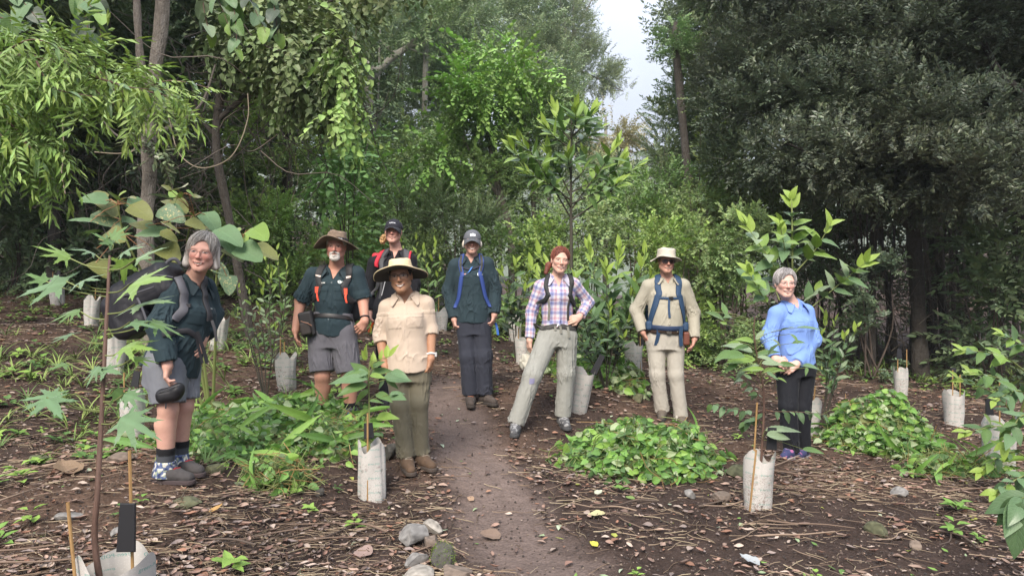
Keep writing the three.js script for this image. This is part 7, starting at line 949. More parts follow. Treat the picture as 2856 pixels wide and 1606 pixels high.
  part('bag', netMesh((x, y, z) => bf(x, y, z) + 0.006 * foldNoise(x * 1.2, y * 1.2, z * 1.2, 5), lo, hi, 0.011), NYLON(0.013, 0.013, 0.018, 0.6), pk);
  const greyN = NYLON(0.10, 0.10, 0.115), blk = NYLON(0.02, 0.02, 0.025);
  part('carry_loop', tubeGeo(curve([W(400, 300, 0.06), W(410, 250, 0.06), W(450, 232, 0.06), W(480, 260, 0.04)], 16), 0.011, 7), greyN, pk);
  part('zip_piping', tubeGeo(curve([W(200, 370, 0.17), W(280, 330, 0.185), W(380, 320, 0.17), W(440, 330, 0.14)], 20), 0.004, 5), greyN, pk); part('side_strap', tubeGeo(curve([W(250, 440, 0.19), W(270, 480, 0.19), W(300, 560, 0.18)], 12), 0.007, 5), greyN, pk); part('zip_piping', tubeGeo(curve([W(150, 470, 0.15), W(180, 430, 0.18), W(250, 410, 0.2), W(340, 380, 0.19)], 20), 0.0035, 5), greyN, pk);
  const bdg = new THREE.CylinderGeometry(0.011, 0.011, 0.006, 16); bdg.rotateX(Math.PI / 2); bdg.translate(...W(295, 323, 0.19).toArray()); part('badge', bdg, std(rgb(0.3, 0.3, 0.32), 0.4), pk);
  part('shoulder_strap', strapGeo(c.shirtF, [W(455, 285, 0.06), W(490, 320, 0.12), W(510, 370, 0.14), W(525, 430, 0.14), W(500, 500, 0.15), W(450, 560, 0.17)], 0.058, 0.014, 0.003, 40), greyN, pk); part('shoulder_strap', strapGeo(c.shirtF, [W(600, 330, -0.1), W(625, 400, -0.02), W(632, 480, 0), W(625, 560, 0)], 0.045, 0.012, 0.003, 30), blk, pk);
  part('hip_belt', strapGeo(c.shirtF, [W(380, 640, 0.2), W(460, 625, 0.19), W(530, 625, 0.15), W(580, 650, 0.05)], 0.035, 0.008, 0.003, 30), blk, pk);
  part('strap_tail', sheetGeo(curve([W(560, 620, 0.16), W(580, 680, 0.13), W(600, 740, 0.1), W(612, 790, 0.08)], 10).map((p) => [p, p.clone().add(V(0.018, 0.004, -0.012))])), blk, pk); part('strap_tail', sheetGeo(curve([W(555, 625, 0.16), W(568, 700, 0.13), W(590, 790, 0.1)], 10).map((p) => [p, p.clone().add(V(0.012, 0.004, -0.012))])), blk, pk); part('strap_tail', sheetGeo(curve([W(640, 560, 0.05), W(655, 610, 0.06), W(665, 672, 0.06)], 8).map((p) => [p, p.clone().add(V(0.018, 0.003, 0))])), blk, pk);
  part('buckle', new THREE.BoxGeometry(0.045, 0.022, 0.012).translate(...project(c.shirtF, W(545, 470, 0.15), 0.014).toArray()), blk, pk);
  c.badge('name_tape', 0.70, 0.03, 0.05, 0.014, volMat);
  // the pouch in her hand
  const po = thing('black_pouch', 'small black zipped pouch held in the stooping woman hand', 'pouch', c.base.clone()), pc = W(420, 955, 0.24), pf = union(0.02, rbox(pc, 0.075, 0.045, 0.045, 0.04, [V(0.96, 0.2, 0), V(-0.2, 0.96, 0), az]), ell(W(470, 925, 0.24), 0.035, 0.04, 0.045)); { const [l2, h2] = bound([pc], 0.13); part('bag', netMesh(pf, l2, h2, 0.007), NYLON(0.008, 0.008, 0.01, 0.55), po); part('zip', tubeGeo(curve([W(360, 945, 0.285), W(410, 925, 0.292), W(480, 900, 0.285)], 12), 0.003, 5), NYLON(0.05, 0.05, 0.055, 0.4), po); part('zip_pull', tubeGeo([W(403, 1000, 0.27), W(402, 1028, 0.27)], 0.0045, 6), blk, po); }
}
// ---------------- the bearded man
{
  const felt = mottle([0.20, 0.15, 0.115], 0.25), hatM = std(rgb(0.235, 0.175, 0.13), 0.95, { map: barkTex }), under = std(rgb(0.16, 0.12, 0.095), 0.95), band = std(rgb(0.035, 0.03, 0.03), 0.8);
  const c = person({ label: 'bearded person in a wide brown felt hat, dark green shirt and grey shorts', z: zB, d: 6.5, seed: 21,
    J: { head: [303, 190, 0.04], neck: [307, 308, -0.05], shA: [172, 330, -0.02], shB: [420, 322, -0.02], elA: [112, 478, -0.02], wrA: [84, 640, 0.08], elB: [446, 470, -0.03], wrB: [458, 590, 0.08], pel: [280, 640, 0], hipA: [222, 660, 0], hipB: [340, 655, 0], knA: [228, 885, 0.06], knB: [372, 890, 0.05], anA: [228, 1075, -0.02], anB: [380, 1060, 0], toeA: [238, 1120, 0.2], toeB: [404, 1110, 0.2] },
    head: { s: 0.99, yaw: 0.06, roll: -0.03, pitch: 0.02, skin: SK.red, rosy: 0.8, smile: 0.55, jaw: 1.08, brow: [0.4, 0.33, 0.28], browK: 0.45, nose: 1.4 }, beard: true, hair: { style: 'sides', c: [0.42, 0.38, 0.34], c2: [0.6, 0.56, 0.52] }, armSkin: [0.47, 0.24, 0.17],
    hat: brimHat({ top: hatM, under, band, r: 0.1, h: 0.095, brim: 0.1, y0: 0.048, side: 0.62, front: -0.12, back: 0.3, seed: 2.2, taper: 0.78 }), hatTilt: -0.1,
    body: { torso: [[-0.1, 0.15, 0.11], [0.3, 0.15, 0.12], [0.7, 0.17, 0.12], [0.92, 0.12, 0.085], [1, 0.07, 0.07]], neck: 0.06, leg: [0.092, 0.067, 0.045], arm: [0.06, 0.05, 0.034] },
    hands: { A: { D: [0.12, -1, 0.15], N: [1, 0.1, -0.2], th: -1, curl: 0.35 }, B: { D: [-0.55, -0.75, 0.3], N: [-0.3, 0.1, -1], th: 1, curl: 0.75 } },
    pants: { short: 0.9, torso: [[-0.28, 0.17, 0.12], [0, 0.19, 0.135], [0.3, 0.17, 0.13]], leg: [0.118, 0.106, 0.1], waist: 0.28, colour: mottle([0.125, 0.12, 0.135]), fold: 0.009 },
    shirt: drill({ torso: [[-0.12, 0.2, 0.145, 0], [0.1, 0.19, 0.14, 0.01], [0.27, 0.15, 0.125, 0.01], [0.45, 0.172, 0.135, 0.015], [0.72, 0.198, 0.138, 0.01], [0.9, 0.15, 0.1, 0], [0.99, 0.08, 0.075]], sleeve: [0.088, 0.082, 0.07], endA: 0.98, endB: 0.98, rolls: 1, hem: -0.1, hemCurve: 0.07, vneck: 0.80, vslope: 0.42, open: 0.06, fold: 0.010, gather: 0.25, pockets: [[-0.085, 0.56, 0.062, 0.065], [0.085, 0.58, 0.058, 0.06]], buttons: 5 }),
    boots: { h: 0.12, colour: mottle([0.05, 0.048, 0.045], 0.2), lace: [0.2, 0.2, 0.2] } });
  { const tx = textMat((x) => { x.fillStyle = '#17161c'; x.fillRect(0, 0, 256, 48); x.fillStyle = '#d8d8dc'; x.font = 'bold 34px sans-serif'; x.fillText('X-LINE X-LINE', 8, 37); }, 256, 48), rows = []; for (let i = 0; i <= 20; i++) { const a = Math.PI / 2 + (0.5 - i / 20) * 1.7, at = (y) => V(Math.cos(a) * 0.1045 * 0.92, y, Math.sin(a) * 0.1045 * 1.12 - 0.012); rows.push([at(0.051), at(0.074)]); } part('hat_band_print', sheetGeo(rows), tx, c.root.children.find((q) => q.name === 'hat')); }
  for (const s of ['A', 'B']) { const an = c.J['an' + s], kn = c.J['kn' + s], u = kn.clone().sub(an).normalize(), g1 = cone(an.clone().addScaledVector(u, -0.03), an.clone().addScaledVector(u, 0.13), 0.054, 0.058), cut1 = (x, y, z) => { const q = V(x, y, z).sub(an).dot(u); return Math.max(q - 0.125, -q - 0.05); }, [lo, hi] = bound([an], 0.2); part('sock', netMesh((x, y, z) => smax(g1(x, y, z), cut1(x, y, z), 0.004), lo, hi, 0.007, (x, y, z) => { const q = V(x, y, z).sub(an).dot(u); return q > 0.08 ? [0.014, 0.014, 0.016] : q > 0.06 ? [0.12, 0.12, 0.13] : q > 0.045 ? [0.03, 0.03, 0.035] : q > 0.02 ? (s === 'A' ? [0.33, 0.33, 0.35] : [0.12, 0.22, 0.33]) : q > 0.005 ? [0.05, 0.05, 0.06] : [0.2, 0.2, 0.21]; }), CLOTH, c.root); }
  const leather = NYLON(0.014, 0.012, 0.012, 0.5); c.strap('belt', c.ring(c.shirtF, 0.235), 0.04, leather, { closed: true, n: 60, th: 0.005 });
  const pf = rbox(zB(150, 605, 6.38).sub(c.base), 0.062, 0.11, 0.05, 0.022, [V(0.97, 0.22, 0), V(-0.22, 0.97, 0), V(0, 0, 1)]), [lo, hi] = bound([zB(150, 605, 6.38).sub(c.base)], 0.16), tp = thing('tool_pouch', 'black stitched tool pouch on the bearded man belt', 'pouch', c.base.clone()); part('bag', netMesh(pf, lo, hi, 0.008), NYLON(0.02, 0.017, 0.017, 0.6), tp); part('pocket', netMesh(rbox(zB(140, 630, 6.33).sub(c.base), 0.045, 0.055, 0.03, 0.015, [V(0.97, 0.22, 0), V(-0.22, 0.97, 0), V(0, 0, 1)]), lo, hi, 0.008), NYLON(0.035, 0.026, 0.022, 0.6), tp); part('binding', tubeGeo([zB(112, 590, 6.29).sub(c.base), zB(150, 602, 6.285).sub(c.base), zB(172, 615, 6.29).sub(c.base)], 0.0035, 5), std(rgb(0.3, 0.14, 0.08), 0.6), tp);
  const pk = c.pack('black backpack with orange trim worn by the bearded man', { mat: NYLON(0.02, 0.02, 0.022), strapMat: NYLON(0.018, 0.018, 0.02), w: 0.19, h: 0.25, dp: 0.09, t: 0.62, back: 0.13, sw: 0.062, su: 0.125, low: 0.45 });
  part('trim', tubeGeo(curve([c.onT(0.75, -0.2, -0.2), c.onT(0.95, -0.185, -0.2), c.onT(1.0, -0.15, -0.2)], 12), 0.012, 6), std(rgb(0.75, 0.2, 0.05), 0.7), pk.pk);
  const or = std(rgb(0.85, 0.09, 0.04), 0.55); for (const s of [-1, 1]) { const q = project(c.shirtF, c.onT(0.62, s * 0.145, 0.17), 0.016); part('buckle', new THREE.BoxGeometry(0.034, 0.055, 0.014).translate(q.x, q.y, q.z), or, pk.pk); part('buckle_tail', sheetGeo(curve([q, q.clone().add(V(-0.006, -0.05, 0.008)), q.clone().add(V(0.004, -0.1, 0.004))], 6).map((p) => [p, p.clone().add(V(0.016, 0, 0))])), or, pk.pk); const r = project(c.shirtF, c.onT(0.9, s * 0.123, 0.14), 0.018); part('reflective_tab', patchGeo(c.shirtF, c.onT(0.86, s * 0.125, 0.14), c.Rt, c.A, 0.05, 0.012, 0.017, 4, 2), std(rgb(0.75, 0.6, 0.52), 0.6), pk.pk); }
  c.badge('name_tape', 0.735, -0.085, 0.08, 0.02, volMat); c.badge('emblem', 0.77, 0.09, 0.09, 0.045, badgeMat);
  const wb = c.J.wrB, wu = wb.clone().sub(c.J.elB).normalize(); part('watch', tubeGeo([0, 1, 2, 3, 4, 5, 6, 7, 8, 9, 10].map((i) => { const a = i / 10 * 6.283, s1 = wu.clone().cross(V(0, 0, 1)).normalize(), s2 = wu.clone().cross(s1); return wb.clone().addScaledVector(wu, -0.035).addScaledVector(s1, Math.cos(a) * 0.037).addScaledVector(s2, Math.sin(a) * 0.037); }), 0.009, 6), NYLON(0.012, 0.012, 0.014, 0.5), c.root);
}
// ---------------- the woman in black behind
{
  const blk = [0.011, 0.011, 0.014];
  const c = person({ label: 'person in a black cap and black zip top behind the beige shirt', z: zB, d: 7.3, seed: 31,
    J: { head: [612, 108, 0.03], neck: [628, 212, -0.04], shA: [500, 268, 0], shB: [706, 250, 0], elA: [478, 400, -0.02], wrA: [486, 540, 0.02], elB: [725, 390, 0], wrB: [715, 500, 0.02], pel: [600, 520, 0], hipA: [555, 530, 0], hipB: [645, 530, 0], knA: [562, 750, 0.04], knB: [640, 750, 0.04], anA: [572, 945, 0], anB: [640, 940, 0], toeA: [570, 985, 0.2], toeB: [650, 980, 0.2] },
    head: { s: 0.97, yaw: 0.02, roll: -0.06, pitch: -0.06, skin: SK.pink, rosy: 1, smile: 0.9, brow: [0.28, 0.19, 0.14], browK: 0.5, jaw: 1.02, teeth: [0.6, 0.5, 0.45] }, hair: { style: 'curlytail', c: [0.30, 0.17, 0.075], c2: [0.58, 0.38, 0.19] },
    hat: capHat({ front: [0.022, 0.022, 0.03], back: [0.018, 0.018, 0.024], bill: [0.02, 0.02, 0.026] }), hatName: 'cap', hatTilt: -0.05,
    body: { torso: [[-0.1, 0.14, 0.1], [0.3, 0.13, 0.1], [0.7, 0.15, 0.11], [0.92, 0.11, 0.08], [1, 0.06, 0.06]], neck: 0.052 },
    hands: { A: { D: [0.1, -1, 0.1], N: [1, 0, -0.2], th: -1, curl: 0.6 } },
    pants: { torso: [[-0.2, 0.15, 0.12], [0, 0.17, 0.13], [0.3, 0.15, 0.12]], leg: [0.1, 0.075, 0.06], colour: mottle([0.02, 0.02, 0.024]) },
    shirt: { name: 'zip_top', collar: true, plain: blk, colour: plainC(blk, 0.08), torso: [[-0.05, 0.17, 0.13], [0.25, 0.15, 0.125], [0.6, 0.165, 0.14, 0.015], [0.85, 0.14, 0.1], [0.98, 0.07, 0.07]], sleeve: [0.082, 0.068, 0.05], endA: 1.92, endB: 1.92, hem: -0.02, vneck: 0.84, vslope: 0.3, fold: 0.008, open: 0.01, pockets: [] }, boots: { colour: mottle([0.03, 0.03, 0.034]), h: 0.09, name: 'shoe' } });
  const cap = c.root.children.find((q) => q.name === 'cap'), tx = textMat((x) => { x.fillStyle = '#e8e8ec'; x.font = 'bold 44px monospace'; x.fillText('FLERTOO.', 12, 48); }, 256, 64); { const dome = ell(V(0, 0.036, -0.012), 0.089, 0.098, 0.106); part('lettering', patchGeo(dome, V(0, 0.082, 0.1), V(1, 0, 0), V(0, 0.9, -0.4).normalize(), 0.105, 0.026, 0.0035, 10, 3), tx, cap); }
  const pk = c.pack('red and grey backpack worn by the person in the black cap', { mat: NYLON(0.03, 0.03, 0.034), strapMat: NYLON(0.05, 0.05, 0.055), w: 0.16, h: 0.25, dp: 0.09, t: 0.6, back: 0.13, sw: 0.06, su: 0.115, low: 0.2 });
  part('red_panel', strapGeo(c.shirtF, [c.onT(0.85, -0.15, -0.14), c.onT(1.02, -0.15, -0.04), c.onT(0.96, -0.15, 0.08), c.onT(0.8, -0.158, 0.14), c.onT(0.68, -0.165, 0.15)], 0.04, 0.02, 0.004, 26), std(rgb(0.52, 0.02, 0.04), 0.75), pk.pk); part('red_side', netMesh(rbox(c.onT(0.86, -0.22, -0.16), 0.05, 0.06, 0.05, 0.03, [c.Rt, c.A, c.Fw]), ...bound([c.onT(0.86, -0.22, -0.16)], 0.1), 0.008), std(rgb(0.5, 0.025, 0.04), 0.75), pk.pk); part('red_panel', strapGeo(c.shirtF, [c.onT(1.02, 0.15, -0.04), c.onT(0.95, 0.152, 0.08), c.onT(0.84, 0.155, 0.12)], 0.02, 0.016, 0.004, 20), std(rgb(0.5, 0.02, 0.04), 0.75), pk.pk);
  part('lower_strap', strapGeo(c.shirtF, [c.onT(0.62, -0.13, 0.17), c.onT(0.4, -0.135, 0.17), c.onT(0.15, -0.15, 0.16)], 0.03, 0.006, 0.003, 24), NYLON(0.06, 0.06, 0.065), pk.pk);
  part('piping', tubeGeo([0.62, 0.5, 0.4, 0.3, 0.2].map((t, i) => project(c.shirtF, c.onT(t, -0.03 - 0.022 * i, 0.16), 0.003)), 0.004, 5), std(rgb(0.6, 0.6, 0.62), 0.6), c.root);
  const tl = thing('orange_tool', 'small orange-handled tool in the hand below the black sleeve', 'tool', c.base.clone()), q = zB(488, 632, 7.24).sub(c.base); part('handle', tubeGeo([q.clone().add(V(-0.02, -0.03, 0)), q, q.clone().add(V(0.03, 0.06, 0.02))], 0.012, 7), std(rgb(0.8, 0.13, 0.02), 0.5), tl); part('grip', tubeGeo([q.clone().add(V(0.0, 0.03, 0.02)), q.clone().add(V(0.012, 0.0, 0.02)), q.clone().add(V(-0.002, -0.035, 0.015))], 0.008, 6), std(rgb(0.75, 0.5, 0.05), 0.5), tl);
}
// ---------------- the woman in the beige shirt
{
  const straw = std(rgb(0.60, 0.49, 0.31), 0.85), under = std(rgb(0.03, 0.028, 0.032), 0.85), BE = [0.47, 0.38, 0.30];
  const c = person({ label: 'smiling person in a wide straw-coloured hat, glasses, beige shirt and olive trousers', z: zB, d: 5.4, seed: 41,
    J: { head: [651, 348, 0.05], neck: [680, 448, -0.05], shA: [570, 502, -0.01], shB: [795, 482, -0.02], elA: [540, 660, -0.03], wrA: [565, 830, 0.06], elB: [815, 640, -0.02], wrB: [815, 790, 0.05], pel: [695, 830, 0], hipA: [640, 850, 0], hipB: [750, 845, 0], knA: [650, 1040, 0.05], knB: [745, 1025, 0.03], anA: [682, 1245, 0.02], anB: [758, 1205, -0.04], toeA: [716, 1340, 0.22], toeB: [850, 1260, 0.14] },
    head: { s: 0.97, yaw: 0.0, roll: 0.1, pitch: 0.02, skin: SK.brown, rosy: 0.4, smile: 1.15, brow: [0.02, 0.014, 0.01], teeth: [0.8, 0.76, 0.7], lip: [0.26, 0.10, 0.085], iris: [0.015, 0.01, 0.008] }, hair: { style: 'sides', c: [0.012, 0.009, 0.008], c2: [0.03, 0.022, 0.018] }, glasses: { color: [0.02, 0.014, 0.012], w: 0.029, h: 0.019, thick: 0.0019, round: 0.5 }, armSkin: [0.36, 0.19, 0.115],
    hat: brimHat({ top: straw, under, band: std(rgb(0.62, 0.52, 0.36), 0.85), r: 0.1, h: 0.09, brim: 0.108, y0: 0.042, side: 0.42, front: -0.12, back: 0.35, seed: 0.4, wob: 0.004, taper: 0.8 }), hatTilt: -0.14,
    body: { torso: [[-0.1, 0.15, 0.11], [0.3, 0.14, 0.11], [0.7, 0.15, 0.11], [0.92, 0.11, 0.08], [1, 0.06, 0.06]], neck: 0.049, arm: [0.05, 0.041, 0.028] },
    hands: { A: { D: [0.35, -1, 0.2], N: [1, 0.2, -0.3], th: -1, curl: 0.3, s: 0.95 }, B: { D: [-0.12, -1, 0.1], N: [-1, 0, -0.25], th: 1, curl: 0.35, s: 0.95 } },
    pants: { torso: [[-0.22, 0.14, 0.11], [0, 0.16, 0.125], [0.25, 0.15, 0.12]], leg: [0.092, 0.072, 0.062], end: 0.99, colour: mottle([0.145, 0.130, 0.092]), fold: 0.008 },
    shirt: { collar: true, plain: BE, colour: plainC(BE, 0.035), torso: [[-0.14, 0.165, 0.14, 0.01], [0.1, 0.158, 0.135, 0.015], [0.35, 0.148, 0.13, 0.02], [0.62, 0.156, 0.14, 0.025], [0.86, 0.132, 0.1, 0.01], [0.98, 0.072, 0.07]], sleeve: [0.075, 0.056, 0.05], endA: 1.28, endB: 1.16, rolls: 1, hem: -0.1, hemCurve: 0.05, vneck: 0.86, vslope: 0.5, fold: 0.0085, gather: 0.2, pockets: [[-0.075, 0.62, 0.055, 0.06], [0.075, 0.62, 0.055, 0.06]], buttons: 6, open: 0.035, yoke: 0.73 },
    boots: { s: 1.0, h: 0.15, colour: mottle([0.105, 0.068, 0.045], 0.2), sole: [0.06, 0.045, 0.036], lace: [0.32, 0.28, 0.22], laces: 6, shaft: 0.054 } });
  const wb = c.J.wrB, wu = wb.clone().sub(c.J.elB).normalize(), s1 = wu.clone().cross(V(0, 0, 1)).normalize(), s2 = wu.clone().cross(s1); part('watch_band', tubeGeo([0, 1, 2, 3, 4, 5, 6, 7, 8, 9, 10].map((i) => { const a = i / 10 * 6.283; return wb.clone().addScaledVector(wu, -0.03).addScaledVector(s1, Math.cos(a) * 0.032).addScaledVector(s2, Math.sin(a) * 0.032); }), 0.008, 6), std(rgb(0.7, 0.69, 0.67), 0.5), c.root); part('watch_face', new THREE.BoxGeometry(0.014, 0.03, 0.028).translate(...wb.clone().addScaledVector(wu, -0.03).add(V(0.036, 0, 0.006)).toArray()), std(rgb(0.45, 0.45, 0.45), 0.3), c.root);
  part('sock', tubeGeo([c.J.anB.clone().add(V(0, -0.03, 0)), c.J.anB.clone().add(V(0, 0.04, 0))], 0.05, 12), std(rgb(0.10, 0.085, 0.06), 0.9), c.root); part('sock', tubeGeo([c.J.anA.clone().add(V(0, -0.03, 0)), c.J.anA.clone().add(V(0, 0.04, 0))], 0.05, 12), std(rgb(0.10, 0.085, 0.06), 0.9), c.root);
}
// ---------------- the woman in the grey cap
{
  const c = person({ label: 'laughing person in a grey cap, dark green long-sleeved shirt and navy trousers', z: zE, d: 7.2, seed: 51,
    J: { head: [269, 173, 0.03], neck: [264, 268, -0.04], shA: [150, 310, -0.01], shB: [374, 298, -0.01], elA: [116, 485, -0.04], wrA: [152, 668, 0.05], elB: [418, 470, -0.04], wrB: [412, 638, 0.05], pel: [275, 675, 0], hipA: [228, 695, 0], hipB: [328, 690, 0], knA: [242, 905, 0.03], knB: [340, 900, 0.03], anA: [258, 1120, 0], anB: [350, 1110, 0], toeA: [262, 1170, 0.2], toeB: [410, 1165, 0.12] },
    head: { s: 0.94, yaw: 0.05, roll: -0.02, pitch: 0.02, skin: [0.5, 0.29, 0.225], rosy: 0.7, smile: 1.2, brow: [0.3, 0.24, 0.19], browK: 0.3, jaw: 0.94, teeth: [0.85, 0.82, 0.76], nose: 1.2 }, hair: { style: 'tufts', c: [0.5, 0.44, 0.36], c2: [0.75, 0.7, 0.62] },
    hat: capHat({ front: [0.11, 0.115, 0.13], back: [0.016, 0.016, 0.02], bill: [0.085, 0.09, 0.1] }), hatName: 'cap', hatTilt: 0.02,
    body: { torso: [[-0.1, 0.14, 0.1], [0.3, 0.13, 0.1], [0.7, 0.15, 0.11], [0.92, 0.11, 0.08], [1, 0.06, 0.06]], neck: 0.048 },
    hands: { A: { D: [0.15, -1, 0.1], N: [1, 0, -0.3], th: -1, curl: 0.8, s: 0.95 }, B: { D: [-0.2, -1, 0.1], N: [-1, 0, -0.3], th: 1, curl: 0.5, s: 0.95 } },
    pants: { torso: [[-0.22, 0.14, 0.11], [0, 0.155, 0.125], [0.25, 0.14, 0.115]], leg: [0.098, 0.083, 0.08], end: 0.98, colour: mottle([0.032, 0.035, 0.048]), fold: 0.009 },
    shirt: drill({ torso: [[-0.12, 0.172, 0.135, 0], [0.1, 0.168, 0.13, 0.01], [0.35, 0.16, 0.125, 0.01], [0.68, 0.168, 0.135, 0.015], [0.88, 0.14, 0.1, 0], [0.98, 0.072, 0.07]], sleeve: [0.08, 0.066, 0.052], endA: 1.95, endB: 1.95, hem: -0.05, hemCurve: 0.05, vneck: 0.88, vslope: 0.45, fold: 0.0125, gather: 0.3, pockets: [[-0.075, 0.62, 0.055, 0.06], [0.075, 0.64, 0.052, 0.06]], buttons: 6 }),
    boots: { h: 0.1, s: 0.98, colour: (x, y, z) => { const n = 1 + 0.3 * noise3(x * 30, y * 30, z * 30); return [0.075 * n, 0.06 * n, 0.052 * n]; }, sole: [0.045, 0.036, 0.03], lace: [0.4, 0.12, 0.05] } });
  const cap = c.root.children.find((q) => q.name === 'cap'), tx = textMat((x) => { x.fillStyle = '#e4e6ea'; x.fillRect(8, 20, 112, 56); x.fillStyle = '#5b5f6a'; x.font = 'bold 22px sans-serif'; x.fillText('RURAL', 24, 70); x.fillRect(20, 28, 30, 8); x.fillRect(88, 28, 20, 8); x.clearRect(0, 0, 128, 20); x.fillStyle = '#e4e6ea'; x.fillRect(52, 6, 26, 18); }, 128, 80), dome = ell(V(0, 0.036, -0.012), 0.089, 0.098, 0.106); part('emblem', patchGeo(dome, V(0.006, 0.082, 0.1), V(1, 0, 0), V(0, 0.9, -0.4).normalize(), 0.075, 0.042, 0.0035, 10, 5), tx, cap);
  const BL = NYLON(0.025, 0.055, 0.22), pk = c.pack('blue-strapped backpack worn by the person in the grey cap', { mat: NYLON(0.03, 0.05, 0.22), strapMat: BL, w: 0.13, h: 0.2, dp: 0.07, t: 0.55, back: 0.12, sw: 0.042, su: 0.1, low: 0.2 });
  for (const s of [-1, 1]) part('strap_pad', strapGeo(c.shirtF, [c.onT(1.03, s * 0.1, 0.06), c.onT(0.92, s * 0.1, 0.14), c.onT(0.78, s * 0.108, 0.17)], 0.026, 0.004, 0.0155, 18), NYLON(0.03, 0.03, 0.025), pk.pk);
  part('chest_strap', strapGeo(c.shirtF, [c.onT(0.845, -0.1, 0.18), c.onT(0.83, 0, 0.19), c.onT(0.855, 0.1, 0.18)], 0.022, 0.006, 0.006, 24), NYLON(0.012, 0.014, 0.03), pk.pk); const q0 = project(c.shirtF, c.onT(0.84, 0.0, 0.18), 0.02); part('strap_tail', sheetGeo(curve([q0, project(c.shirtF, c.onT(0.76, -0.03, 0.18), 0.02), project(c.shirtF, c.onT(0.70, -0.075, 0.18), 0.012)], 10).map((p) => [p, p.clone().add(V(0.018, 0.01, 0))])), NYLON(0.06, 0.2, 0.6), pk.pk);
  part('strap_tail', sheetGeo(curve([zE(412, 690, 7.22).sub(c.base), zE(422, 730, 7.2).sub(c.base), zE(428, 768, 7.2).sub(c.base)], 6).map((p) => [p, p.clone().add(V(0.022, 0, 0))])), NYLON(0.03, 0.12, 0.45), pk.pk); part('hip_wing', netMesh(rbox(c.onT(0.16, -0.165, -0.02), 0.025, 0.05, 0.04, 0.02, [c.Rt, c.A, c.Fw]), ...bound([c.onT(0.16, -0.165, -0.02)], 0.08), 0.008), BL, pk.pk);
  c.badge('emblem', 0.70, 0.09, 0.075, 0.042, badgeMat); c.badge('name_tape', 0.71, -0.075, 0.06, 0.014, textMat((x) => { x.fillStyle = '#c9cbd8'; x.fillRect(0, 8, 128, 18); x.fillStyle = '#c2663a'; x.fillRect(30, 10, 90, 12); }, 128, 32));
}
